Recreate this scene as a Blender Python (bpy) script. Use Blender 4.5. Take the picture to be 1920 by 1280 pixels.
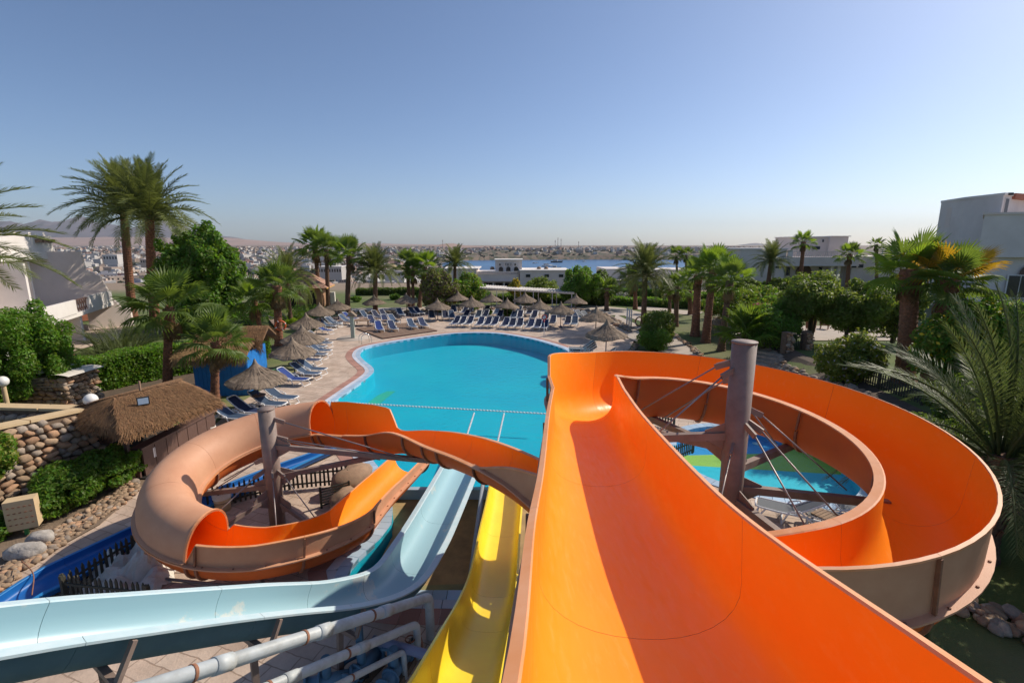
import bpy, bmesh, math, random
import numpy as np
from math import sin, cos, pi, radians as R
from mathutils import Vector, Matrix, noise
from mathutils.geometry import delaunay_2d_cdt
S = bpy.context.scene
for o in list(bpy.data.objects): bpy.data.objects.remove(o)
col = S.collection
random.seed(7); rng = np.random.default_rng(7)

# ------------------------------------------------------------ camera, sky, sun, exposure
CH = 7.7                                   # camera height above the pool deck
FPX = 910.0                                # focal length in photograph pixels (1920 wide)
PITCH = math.atan(180/FPX)
cd = bpy.data.cameras.new('camera'); cam = bpy.data.objects.new('camera', cd); col.objects.link(cam)
cam.location = (0, 0, CH); cam.rotation_euler = (pi/2-PITCH, 0, 0)
cd.sensor_width = 36; cd.lens = 36*FPX/1920; cd.clip_start = .05; cd.clip_end = 60000
S.camera = cam
SUN_AZ, SUN_EL = R(61), R(39)              # azimuth clockwise from +Y
w = bpy.data.worlds.new("World"); S.world = w; w.use_nodes = True
nt = w.node_tree; bg = nt.nodes['Background']
sky = nt.nodes.new('ShaderNodeTexSky'); sky.sky_type = 'NISHITA'; sky.sun_disc = False
sky.sun_elevation = SUN_EL; sky.sun_rotation = SUN_AZ; sky.altitude = 50
sky.air_density = .75; sky.dust_density = .95; sky.ozone_density = 4.0
nt.links.new(sky.outputs[0], bg.inputs[0]); bg.inputs[1].default_value = .116
sl = bpy.data.lights.new('sun', 'SUN'); sl.energy = 4.1; sl.angle = R(.5); sl.color = (1, .905, .765)
so = bpy.data.objects.new('sun', sl); col.objects.link(so)
sdir = Vector((sin(SUN_AZ)*cos(SUN_EL), cos(SUN_AZ)*cos(SUN_EL), sin(SUN_EL)))
so.rotation_euler = sdir.to_track_quat('Z', 'Y').to_euler(); so.location = sdir*60
S.view_settings.view_transform = 'Standard'; S.view_settings.look = 'None'
S.view_settings.exposure = 0.18; S.view_settings.gamma = 1
S.render.engine = 'CYCLES'
try:
    S.cycles.transparent_max_bounces = 12; S.cycles.max_bounces = 6
except Exception: pass

# ------------------------------------------------------------ helpers
CY, SY = cos(PITCH), sin(PITCH)
def ray(px, py):
    u, v = px-960, 640-py
    return u, FPX*CY+v*SY, -FPX*SY+v*CY
def gp(px, py, z=0.0):                     # the point of the level z seen at a photograph pixel
    u, y, d = ray(px, py); t = (z-CH)/d
    return Vector((u*t, y*t, z))
def zat(y, py):                            # height that shows at row py when standing y metres away
    _, Y, d = ray(960, py); return CH+y/Y*d
def xat(y, px, py):
    u, Y, _ = ray(px, py); return y/Y*u
def tag(o, label=None, cat=None, group=None, kind=None):
    if label: o['label'] = label
    if cat: o['category'] = cat
    if group: o['group'] = group
    if kind: o['kind'] = kind
    return o
def link(name, me, parent=None, loc=None, rot=None, sc=None):
    o = bpy.data.objects.new(name, me); col.objects.link(o)
    if parent: o.parent = parent
    if loc is not None: o.location = loc
    if rot is not None: o.rotation_euler = rot
    if sc is not None: o.scale = sc if hasattr(sc, '__len__') else (sc,)*3
    return o
def empty(name, loc=(0,0,0), rz=0, label=None, cat=None, group=None, sc=None):
    o = link(name, None, loc=loc, rot=(0,0,rz), sc=sc); o.empty_display_size = .2
    return tag(o, label, cat, group)
def copy_tree(o, parent=None):
    c = o.copy(); col.objects.link(c)
    if parent is not None: c.parent = parent
    for ch in list(o.children): copy_tree(ch, c)
    return c
class MB:
    def __init__(s): s.v=[]; s.f=[]; s.m=[]; s.sm=[]
    def add(s, vs, fs, mi=0, smooth=False):
        b=len(s.v); s.v += [tuple(p) for p in vs]
        for f in fs: s.f.append(tuple(i+b for i in f)); s.m.append(mi); s.sm.append(smooth)
        return s
    def box(s, c, d, rz=0, mi=0, M=None):
        x,y,z=(k/2 for k in d)
        vs=[Vector((a*x,b*y,e*z)) for e in(-1,1) for b in(-1,1) for a in(-1,1)]
        if M is not None: vs=[M@p+Vector(c) for p in vs]
        else: vs=[Matrix.Rotation(rz,3,'Z')@p+Vector(c) for p in vs]
        return s.add(vs,[(0,2,3,1),(4,5,7,6),(0,1,5,4),(2,6,7,3),(0,4,6,2),(1,3,7,5)],mi)
    def bar(s, a, b, w, h=None, mi=0, up=Vector((0,0,1))):
        a=Vector(a);b=Vector(b);d=b-a;L=d.length
        if L<1e-6: return s
        d/=L; h=h or w
        x=d.cross(up)
        if x.length<1e-3: x=d.cross(Vector((0,1,0)))
        x.normalize(); z=x.cross(d)
        M=Matrix((x,d,z)).transposed()
        return s.box((a+b)/2,(w,L,h),M=M,mi=mi)
    def tube(s, pts, r, n=8, mi=0, cap=True, closed=False, smooth=True):
        pts=[Vector(p) for p in pts]; k=len(pts); rs=r if hasattr(r,'__len__') else [r]*k
        b=len(s.v); pn=None
        for i,p in enumerate(pts):
            a=pts[(i-1)%k] if (closed or i>0) else p; c=pts[(i+1)%k] if (closed or i<k-1) else p
            d=(c-a).normalized()
            if pn is None:
                x=d.cross(Vector((0,0,1)));
                if x.length<.05: x=d.cross(Vector((1,0,0)))
            else: x=pn-d*pn.dot(d)
            x.normalize(); pn=x; y=d.cross(x)
            for j in range(n):
                q=2*pi*j/n; s.v.append(tuple(p+(x*cos(q)+y*sin(q))*rs[i]))
        for i in range(k if closed else k-1):
            for j in range(n):
                i2=(i+1)%k
                s.f.append((b+i*n+j,b+i*n+(j+1)%n,b+i2*n+(j+1)%n,b+i2*n+j)); s.m.append(mi); s.sm.append(smooth)
        if cap and not closed:
            s.f.append(tuple(b+j for j in range(n))[::-1]); s.m.append(mi); s.sm.append(False)
            s.f.append(tuple(b+(k-1)*n+j for j in range(n))); s.m.append(mi); s.sm.append(False)
        return s
    def lathe(s, prof, n=16, c=(0,0,0), mi=0, smooth=True, jit=0):
        b=len(s.v)
        for r,z in prof:
            for j in range(n):
                q=2*pi*j/n; rr=r*(1+random.uniform(-jit,jit))
                s.v.append((c[0]+rr*cos(q),c[1]+rr*sin(q),c[2]+z))
        for i in range(len(prof)-1):
            for j in range(n):
                s.f.append((b+i*n+j,b+i*n+(j+1)%n,b+(i+1)*n+(j+1)%n,b+(i+1)*n+j)); s.m.append(mi); s.sm.append(smooth)
        return s
    def prism(s, poly, z0, z1, mi=0):       # vertical prism over a plan polygon (CCW)
        n=len(poly); vs=[(p[0],p[1],z0) for p in poly]+[(p[0],p[1],z1) for p in poly]
        fs=[tuple(range(n))[::-1],tuple(range(n,2*n))]+[(i,(i+1)%n,n+(i+1)%n,n+i) for i in range(n)]
        return s.add(vs,fs,mi)
    def mesh(s, name, mats):
        me=bpy.data.meshes.new(name); me.from_pydata(s.v,[],s.f)
        for m in (mats if isinstance(mats,(list,tuple)) else [mats]): me.materials.append(m)
        me.polygons.foreach_set('material_index',s.m); me.polygons.foreach_set('use_smooth',s.sm)
        me.update(); return me
    def build(s, name, mats, parent=None, **k): return link(name, s.mesh(name,mats), parent, **k)
def npmesh(name, V, F, mats, mi=None, smooth=False):
    V=np.asarray(V,np.float32); F=np.asarray(F,np.int32); k=F.shape[1]
    me=bpy.data.meshes.new(name); me.vertices.add(len(V)); me.vertices.foreach_set('co',V.ravel())
    me.loops.add(F.size); me.loops.foreach_set('vertex_index',F.ravel())
    me.polygons.add(len(F)); me.polygons.foreach_set('loop_start',np.arange(0,F.size,k,dtype=np.int32))
    try: me.polygons.foreach_set('loop_total',np.full(len(F),k,np.int32))
    except Exception: pass
    for m in (mats if isinstance(mats,(list,tuple)) else [mats]): me.materials.append(m)
    if mi is not None: me.polygons.foreach_set('material_index',np.asarray(mi,np.int32))
    me.polygons.foreach_set('use_smooth',np.full(len(F),smooth))
    me.update(calc_edges=True); me.validate(); return me
def catmull(P, n=8):
    P=[Vector(p) for p in P]; out=[]
    for i in range(len(P)-1):
        p0=P[i-1] if i>0 else P[0]*2-P[1]; p1,p2=P[i],P[i+1]; p3=P[i+2] if i+2<len(P) else P[-1]*2-P[-2]
        for j in range(n):
            t=j/n; out.append(.5*((2*p1)+(p2-p0)*t+(2*p0-5*p1+4*p2-p3)*t*t+(3*p1-p0-3*p2+p3)*t**3))
    out.append(P[-1]); return out
def closed_spline(P, n=6):
    P=[Vector(p) for p in P]; k=len(P); out=[]
    for i in range(k):
        p0,p1,p2,p3=P[i-1],P[i],P[(i+1)%k],P[(i+2)%k]
        for j in range(n):
            t=j/n; out.append(.5*((2*p1)+(p2-p0)*t+(2*p0-5*p1+4*p2-p3)*t*t+(3*p1-p0-3*p2+p3)*t**3))
    return out
def inside(x,y,poly):
    c=False; j=len(poly)-1
    for i in range(len(poly)):
        xi,yi=poly[i][0],poly[i][1]; xj,yj=poly[j][0],poly[j][1]
        if (yi>y)!=(yj>y) and x<(xj-xi)*(y-yi)/(yj-yi)+xi: c=not c
        j=i
    return c
def offset_poly(P, d):                     # outward for CCW
    n=len(P); out=[]
    for i in range(n):
        a,b=Vector(P[i-1][:2]),Vector(P[(i+1)%n][:2]); t=(b-a).normalized()
        out.append(Vector((P[i][0]+t.y*d,P[i][1]-t.x*d)))
    return out
def sheet_mesh(name, outer, holes, zf, mats, step=None):
    pts=[Vector((p[0],p[1])) for p in outer]; loops=[list(range(len(outer)))]
    for h in holes:
        b=len(pts); pts+=[Vector((p[0],p[1])) for p in h]; loops.append(list(range(b,b+len(h))))
    edges=[(l[i],l[(i+1)%len(l)]) for l in loops for i in range(len(l))]
    if step:
        xs=[p[0] for p in outer]; ys=[p[1] for p in outer]; x=min(xs)+step/2
        while x<max(xs):
            y=min(ys)+step/2
            while y<max(ys):
                if inside(x,y,outer) and not any(inside(x,y,h) for h in holes): pts.append(Vector((x+random.uniform(-.1,.1)*step,y)))
                y+=step
            x+=step
    v,e,f,*_=delaunay_2d_cdt(pts,edges,[],0,1e-5)
    V=[(p.x,p.y,zf(p.x,p.y) if callable(zf) else zf) for p in v]; F=[]
    for t in f:
        cx=sum(v[i].x for i in t)/len(t); cy=sum(v[i].y for i in t)/len(t)
        if inside(cx,cy,outer) and not any(inside(cx,cy,h) for h in holes): F.append(tuple(t))
    G=[]
    for t in F:
        a=sum(v[t[i]].x*v[t[(i+1)%len(t)]].y-v[t[(i+1)%len(t)]].x*v[t[i]].y for i in range(len(t)))
        G.append(t if a>0 else t[::-1])
    m=MB(); m.add(V,G); return m.mesh(name,mats)

# ------------------------------------------------------------ materials
def mat(name, c, rough=.7, metal=0, spec=.5, c2=None, ns=6, nd=6, bump=0, bs=20, mixlo=.35, mixhi=.65, rand=0, transl=0, tint=None, obj=False, coat=0, stretch=None):
    m=bpy.data.materials.new(name); m.use_nodes=True; n=m.node_tree; L=n.links; N=n.nodes
    b=N['Principled BSDF']; b.inputs['Roughness'].default_value=rough; b.inputs['Metallic'].default_value=metal
    b.inputs['Specular IOR Level'].default_value=spec
    if coat: b.inputs['Coat Weight'].default_value=coat; b.inputs['Coat Roughness'].default_value=.12
    tc=N.new('ShaderNodeTexCoord'); src=tc.outputs['Object']
    if not obj:
        g=N.new('ShaderNodeNewGeometry'); src=g.outputs['Position']
    if stretch:
        mp=N.new('ShaderNodeMapping'); mp.inputs['Scale'].default_value=stretch; L.new(src,mp.inputs['Vector']); src=mp.outputs[0]
    out=None
    if c2:
        t=N.new('ShaderNodeTexNoise'); t.inputs['Scale'].default_value=ns; t.inputs['Detail'].default_value=nd; t.inputs['Roughness'].default_value=.65; L.new(src,t.inputs['Vector'])
        r=N.new('ShaderNodeValToRGB'); r.color_ramp.elements[0].position=mixlo; r.color_ramp.elements[1].position=mixhi
        r.color_ramp.elements[0].color=(*c,1); r.color_ramp.elements[1].color=(*c2,1); L.new(t.outputs[0],r.inputs[0]); out=r.outputs[0]
    if rand:
        oi=N.new('ShaderNodeObjectInfo'); h=N.new('ShaderNodeHueSaturation')
        a=N.new('ShaderNodeMapRange'); a.inputs[3].default_value=1-rand; a.inputs[4].default_value=1+rand; L.new(oi.outputs['Random'],a.inputs[0]); L.new(a.outputs[0],h.inputs['Value'])
        if out: L.new(out,h.inputs['Color'])
        else: h.inputs['Color'].default_value=(*c,1)
        out=h.outputs[0]
    if out: L.new(out,b.inputs['Base Color'])
    else: b.inputs['Base Color'].default_value=(*c,1)
    if bump:
        t2=N.new('ShaderNodeTexNoise'); t2.inputs['Scale'].default_value=bs; t2.inputs['Detail'].default_value=5; L.new(src,t2.inputs['Vector'])
        bp=N.new('ShaderNodeBump'); bp.inputs['Strength'].default_value=min(1,bump); bp.inputs['Distance'].default_value=.02*max(1,bump); L.new(t2.outputs[0],bp.inputs['Height']); L.new(bp.outputs[0],b.inputs['Normal'])
    if transl:
        tr=N.new('ShaderNodeBsdfTranslucent'); mx=N.new('ShaderNodeMixShader'); mx.inputs[0].default_value=transl
        if out and not tint: L.new(out,tr.inputs[0])
        else: tr.inputs[0].default_value=(*(tint or c),1)
        L.new(b.outputs[0],mx.inputs[1]); L.new(tr.outputs[0],mx.inputs[2]); L.new(mx.outputs[0],N['Material Output'].inputs[0])
    return m
M={}
def orange_mat():
    m=mat('orange_gelcoat',(.97,.31,.022),rough=.3,c2=(.96,.27,.014),ns=.55,nd=3,mixlo=.3,mixhi=.75,spec=.18)
    n=m.node_tree;N=n.nodes;L=n.links;b=N['Principled BSDF']
    # scratches and water marks: long thin noise that lightens the colour and changes the gloss
    g=N.new('ShaderNodeNewGeometry');mp=N.new('ShaderNodeMapping');mp.inputs['Scale'].default_value=(9,1.2,3);L.new(g.outputs['Position'],mp.inputs['Vector'])
    t=N.new('ShaderNodeTexNoise');t.inputs['Scale'].default_value=3;t.inputs['Detail'].default_value=8;L.new(mp.outputs[0],t.inputs['Vector'])
    r=N.new('ShaderNodeMapRange');r.inputs[1].default_value=.35;r.inputs[2].default_value=.75;r.inputs[3].default_value=.33;r.inputs[4].default_value=.52;L.new(t.outputs[0],r.inputs[0]);L.new(r.outputs[0],b.inputs['Roughness'])
    t2=N.new('ShaderNodeTexNoise');t2.inputs['Scale'].default_value=2.2;t2.inputs['Detail'].default_value=9;t2.inputs['Roughness'].default_value=.75;L.new(mp.outputs[0],t2.inputs['Vector'])
    r2=N.new('ShaderNodeMapRange');r2.inputs[1].default_value=.53;r2.inputs[2].default_value=.72;r2.inputs[3].default_value=0;r2.inputs[4].default_value=.38;L.new(t2.outputs[0],r2.inputs[0])
    mx=N.new('ShaderNodeMixRGB');mx.inputs[2].default_value=(.95,.42,.12,1);L.new(r2.outputs[0],mx.inputs[0])
    src=b.inputs['Base Color'].links[0].from_socket;L.new(src,mx.inputs[1]);L.new(mx.outputs[0],b.inputs['Base Color'])
    return m
M['orange']=orange_mat()
M['rim']=mat('faded_orange_rim',(.80,.33,.13),rough=.55,c2=(.86,.42,.22),ns=2.5,transl=.1)
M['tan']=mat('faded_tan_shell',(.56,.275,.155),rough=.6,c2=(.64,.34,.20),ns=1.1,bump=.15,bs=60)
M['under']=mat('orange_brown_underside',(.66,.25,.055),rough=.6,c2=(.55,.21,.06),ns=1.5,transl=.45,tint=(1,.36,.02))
M['rib']=mat('brown_joint_rib',(.34,.15,.08),rough=.7,c2=(.22,.1,.06),ns=8)
M['steel']=mat('brown_grey_painted_steel',(.215,.155,.13),rough=.6,c2=(.29,.215,.18),ns=3,bump=.1,bs=50)
M['cable']=mat('galvanised_rod',(.30,.26,.25),rough=.4,metal=.4)
def peel(name,c,c2,pos):
    return mat(name,c,rough=.35,c2=c2,ns=1.1,nd=9,mixlo=pos,mixhi=pos+.03,spec=.5)
M['aqua']=peel('pale_blue_gelcoat',(.33,.52,.58),(.52,.58,.56),.60)
M['aqua_rim']=mat('chalky_blue_rim',(.46,.62,.67),rough=.6,c2=(.56,.67,.70),ns=4)
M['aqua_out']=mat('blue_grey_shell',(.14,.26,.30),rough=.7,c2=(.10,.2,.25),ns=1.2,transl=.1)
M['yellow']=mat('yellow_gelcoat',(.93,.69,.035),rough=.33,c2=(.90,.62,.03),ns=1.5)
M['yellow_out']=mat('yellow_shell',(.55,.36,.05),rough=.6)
M['blue']=mat('deep_blue_paint',(.008,.13,.42),rough=.45,c2=(.006,.10,.36),ns=2,bump=.05)
M['pipe']=mat('white_plastic_pipe',(.54,.58,.59),rough=.5,c2=(.36,.37,.35),ns=3,nd=9,mixlo=.45,mixhi=.75)
M['bluepipe']=mat('blue_painted_pipe',(.10,.2,.3),rough=.5)
M['white']=mat('white_render',(.76,.71,.67),rough=.85,c2=(.70,.65,.61),ns=.8,bump=.1,bs=40)
M['whitep']=mat('white_plastic',(.78,.78,.78),rough=.4)
M['cream']=mat('cream_stone_coping',(.62,.46,.27),rough=.8,c2=(.55,.4,.23),ns=3,bump=.1)
M['wood']=mat('dark_stained_wood',(.085,.045,.035),rough=.6,c2=(.14,.075,.055),ns=12,stretch=(1,1,8),bump=.3,bs=30)
M['slat']=mat('dark_green_wood',(.035,.04,.03),rough=.7,c2=(.06,.05,.035),ns=9)
M['lightwood']=mat('weathered_wood',(.33,.22,.14),rough=.8,c2=(.24,.15,.1),ns=8)
M['thatch']=mat('dry_thatch',(.34,.2,.09),rough=.95,c2=(.22,.12,.055),ns=5,rand=.1)
M['thatch2']=mat('pale_thatch',(.46,.31,.16),rough=.95,c2=(.28,.17,.08),ns=6)
M['reed']=mat('umbrella_reed',(.31,.235,.17),rough=.95,c2=(.19,.14,.10),ns=9,obj=True,bump=.6,bs=60)
M['post']=mat('navy_post',(.02,.035,.12),rough=.5)
M['postwood']=mat('umbrella_post_wood',(.16,.1,.07),rough=.8)
M['navy']=mat('navy_sling',(.012,.024,.075),rough=.8,rand=.35)
M['royal']=mat('royal_blue_sling',(.012,.04,.2),rough=.8)
M['greysling']=mat('grey_sling',(.13,.14,.15),rough=.8)
M['navy2']=mat('faded_blue_sling',(.04,.075,.14),rough=.85,rand=.25)
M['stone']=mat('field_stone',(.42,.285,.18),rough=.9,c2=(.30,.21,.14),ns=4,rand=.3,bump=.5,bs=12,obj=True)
M['mortar']=mat('dark_brown_mortar',(.19,.13,.09),rough=.95,c2=(.13,.09,.06),ns=8,bump=.5)  # dark brown mortar for joints, wall cores and bedding
M['boulder']=mat('smooth_boulder',(.36,.24,.15),rough=.85,c2=(.26,.17,.11),ns=4,bump=.3)
M['terracotta']=mat('terracotta',(.42,.15,.09),rough=.8,c2=(.35,.12,.07),ns=5)
M['pinkpave']=mat('pink_border_paver',(.42,.22,.17),rough=.85,rand=.15)
M['coping']=mat('white_coping_tile',(.60,.62,.68),rough=.5,rand=.1)
M['bluetile']=mat('pale_blue_tile',(.42,.55,.68),rough=.35,rand=.12)
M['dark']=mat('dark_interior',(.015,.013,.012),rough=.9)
M['glass']=mat('dark_glass',(.03,.035,.04),rough=.08,spec=.6)
M['black']=mat('black_iron',(.02,.02,.022),rough=.5)
M['green']=mat('green_painted_metal',(.03,.22,.06),rough=.5)
M['greenp']=mat('green_patch',(.28,.5,.12),rough=.5)
M['red']=mat('red_paint',(.6,.04,.03),rough=.5)
M['orangebuoy']=mat('orange_lifebuoy',(.7,.12,.03),rough=.5)
M['canvas']=mat('crumpled_white_canvas',(.74,.68,.61),rough=.9,c2=(.6,.55,.48),ns=5)
M['palerock']=mat('pale_grey_rock',(.46,.42,.38),rough=.95,c2=(.3,.27,.24),ns=7,bump=1,bs=14)
M['steelrail']=mat('polished_rail',(.6,.6,.6),rough=.2,metal=1)
M['bark']=mat('palm_bark',(.20,.115,.07),rough=.95,c2=(.10,.055,.035),ns=14,obj=True,bump=1,bs=30,rand=.15)
M['barkred']=mat('reddish_palm_bark',(.30,.13,.07),rough=.95,c2=(.13,.06,.035),ns=10,obj=True,bump=1,bs=25)
M['treebark']=mat('grey_brown_bark',(.12,.09,.06),rough=.95,bump=.5)
def leafm(name,c,c2,tr=.35,tint=None,rand=.18,ns=1.6): return mat(name,c,rough=.5,c2=c2,ns=ns,nd=3,rand=rand,transl=tr,tint=tint,spec=.35)
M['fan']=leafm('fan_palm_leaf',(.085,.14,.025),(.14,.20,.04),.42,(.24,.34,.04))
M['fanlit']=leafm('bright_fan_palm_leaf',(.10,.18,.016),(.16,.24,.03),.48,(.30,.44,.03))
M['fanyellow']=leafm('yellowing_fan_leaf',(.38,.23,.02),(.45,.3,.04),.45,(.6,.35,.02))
M['date']=leafm('date_palm_leaf',(.10,.125,.035),(.16,.18,.055),.32,(.22,.26,.05))
M['dategrey']=leafm('grey_green_date_leaf',(.07,.10,.03),(.12,.14,.05),.35,(.17,.22,.05))
M['deadfan']=leafm('dry_fan_leaf',(.26,.17,.08),(.18,.11,.05),.2)
M['leaf']=leafm('mid_green_leaf',(.08,.14,.018),(.14,.20,.03),.45,(.24,.36,.03),ns=2.5)
M['leafbright']=leafm('bright_green_leaf',(.08,.20,.018),(.15,.29,.035),.48,(.24,.48,.035),ns=2.5)
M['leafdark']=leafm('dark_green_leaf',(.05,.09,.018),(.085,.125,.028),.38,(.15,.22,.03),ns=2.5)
M['leafolive']=leafm('olive_green_leaf',(.12,.16,.035),(.19,.23,.055),.45,(.32,.38,.05),ns=2.5)
M['leafyellow']=leafm('yellow_green_leaf',(.2,.24,.03),(.28,.3,.05),.4,(.35,.38,.04))
M['petalpink']=leafm('pink_petal',(.5,.05,.12),(.6,.12,.18),.3)
M['petalwhite']=leafm('white_petal',(.75,.7,.68),(.7,.6,.6),.3)
M['petalyellow']=leafm('yellow_petal',(.75,.5,.02),(.8,.6,.05),.3)
M['farleaf']=mat('distant_green',(.05,.06,.035),rough=.9,c2=(.09,.09,.05),ns=.05)
# ------------------------------------------------------------ terrain
def smooth(a,b,x):
    t=max(0,min(1,(x-a)/(b-a))); return t*t*(3-2*t)
def tb(y):                                  # plan line where the right-hand garden terrace begins
    if y<14: return 14.5
    if y<30: return 14.5+(y-14)*.19
    if y<47: return 17.6+(y-30)*.14
    return 20+(y-47)*1.0
def th(x,y):
    b=tb(y); z=1.2*smooth(b-2.2,b,x)
    z+=1.2*smooth(45,70,y)*smooth(b,b+12,x)
    z+=.6*smooth(-23,-27,x)*(1-smooth(52,62,y))
    z-=30*smooth(95,330,y)
    z-=.4*smooth(70,95,y)
    return z
deck_px=[(560,665),(560,640),(583,614),(640,593),(700,586),(800,585),(900,588),(1060,590),(1112,586),(1165,594),(1200,626),(1168,645)]
deck=[Vector((-3,2.2)),Vector((3,2.2)),Vector((7.4,7.0)),Vector((9.2,10)),Vector((11.6,12.4)),Vector((12.6,14.5)),Vector((12.8,18)),Vector((12,22)),Vector((12.3,27)),Vector((12.6,31))]
deck+= [gp(*p).to_2d() for p in [(1290,690),(1235,662),(1180,655),(1190,636),(1200,622),(1165,600),(1110,588),(1060,590),(900,588),(800,586),(700,588),(640,596),(595,612),(575,640),(552,668)]]
deck+= [Vector(p) for p in [(-13.3,30.5),(-13.6,27),(-13.6,23.5),(-13.0,20),(-12.2,15.4),(-11.6,12.4),(-12.2,9.4),(-14,6),(-9,2.2)]]
pool_px=[(617,770),(625,755),(645,740),(670,722),(690,708),(701,697),(698,688),(684,677),(675,665),(685,653),(715,645.5),(765,637),(815,630),(865,625),(925,625),(975,632),(1012,640),(1050,652),(1067,661)]
pool=[gp(*p).to_2d() for p in pool_px]
pool+= [Vector(p) for p in [(4.6,30),(4.0,24),(3.4,18),(3.2,13),(2.6,10.2),(-3.6,9.9),(-3.4,12.4),(-4.2,15.0),(-5.9,17.8)]]
if sum(pool[i-1].x*pool[i].y-pool[i].x*pool[i-1].y for i in range(len(pool)))<0: pool=pool[::-1]
def densify(P,sharp,n=4):
    Q=closed_spline([(p.x,p.y,0) for p in P],n); return [q.to_2d() for q in Q]
pool_s=densify(pool,None)
kid_px=[(1283,810),(1332,800),(1416,803),(1491,818),(1546,842),(1586,870),(1613,905),(1602,932),(1559,944),(1451,930),(1397,918),(1332,897),(1296,877),(1278,853),(1268,830)]
kid=[gp(*p).to_2d() for p in kid_px]
if sum(kid[i-1].x*kid[i].y-kid[i].x*kid[i-1].y for i in range(len(kid)))<0: kid=kid[::-1]
kid_s=densify(kid,None)
pc=offset_poly(pool_s,.55); kc=offset_poly(kid_s,.4)
# ground: one grid out to the brow of the hill
def ground_material():
    m=mat('garden_ground',(.075,.115,.025),rough=.95,c2=(.12,.15,.035),ns=.5,nd=8,bump=.8,bs=25)
    n=m.node_tree;N=n.nodes;L=n.links;b=N['Principled BSDF'];g=N.new('ShaderNodeNewGeometry')
    sx=N.new('ShaderNodeSeparateXYZ');L.new(g.outputs['Position'],sx.inputs[0])
    t=N.new('ShaderNodeTexNoise');t.inputs['Scale'].default_value=.12;t.inputs['Detail'].default_value=7;L.new(g.outputs['Position'],t.inputs['Vector'])
    r=N.new('ShaderNodeMapRange');r.inputs[1].default_value=.47;r.inputs[2].default_value=.56;L.new(t.outputs[0],r.inputs[0])
    far=N.new('ShaderNodeMapRange');far.inputs[1].default_value=78;far.inputs[2].default_value=92;L.new(sx.outputs['Y'],far.inputs[0])
    mx0=N.new('ShaderNodeMath');mx0.operation='MAXIMUM';
    mu=N.new('ShaderNodeMath');mu.operation='MULTIPLY';mu.inputs[1].default_value=.3;L.new(r.outputs[0],mu.inputs[0])
    L.new(mu.outputs[0],mx0.inputs[0]);L.new(far.outputs[0],mx0.inputs[1])
    mx=N.new('ShaderNodeMixRGB');mx.inputs[2].default_value=(.27,.2,.14,1);L.new(mx0.outputs[0],mx.inputs[0])
    src=b.inputs['Base Color'].links[0].from_socket;L.new(src,mx.inputs[1]);L.new(mx.outputs[0],b.inputs['Base Color'])
    return m
M['ground']=ground_material()
xs=np.concatenate([np.arange(-400,-60,20),np.arange(-60,60,1.5),np.arange(60,401,20)]); ys=np.concatenate([np.arange(-40,0,8),np.arange(0,80,1.5),np.arange(80,340,12)])
V=[];F=[]
dk_in=offset_poly(deck,-.7)
for y in ys:
    for x in xs:
        z=th(x,y)
        if inside(x,y,deck) : z=-2.6 if inside(x,y,dk_in) else -.02
        V.append((x,y,z))
nx=len(xs)
for j in range(len(ys)-1):
    for i in range(nx-1): F.append((j*nx+i,j*nx+i+1,(j+1)*nx+i+1,(j+1)*nx+i))
g=link('ground',npmesh('ground',V,F,M['ground'],smooth=True)); tag(g,kind='structure')
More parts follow.
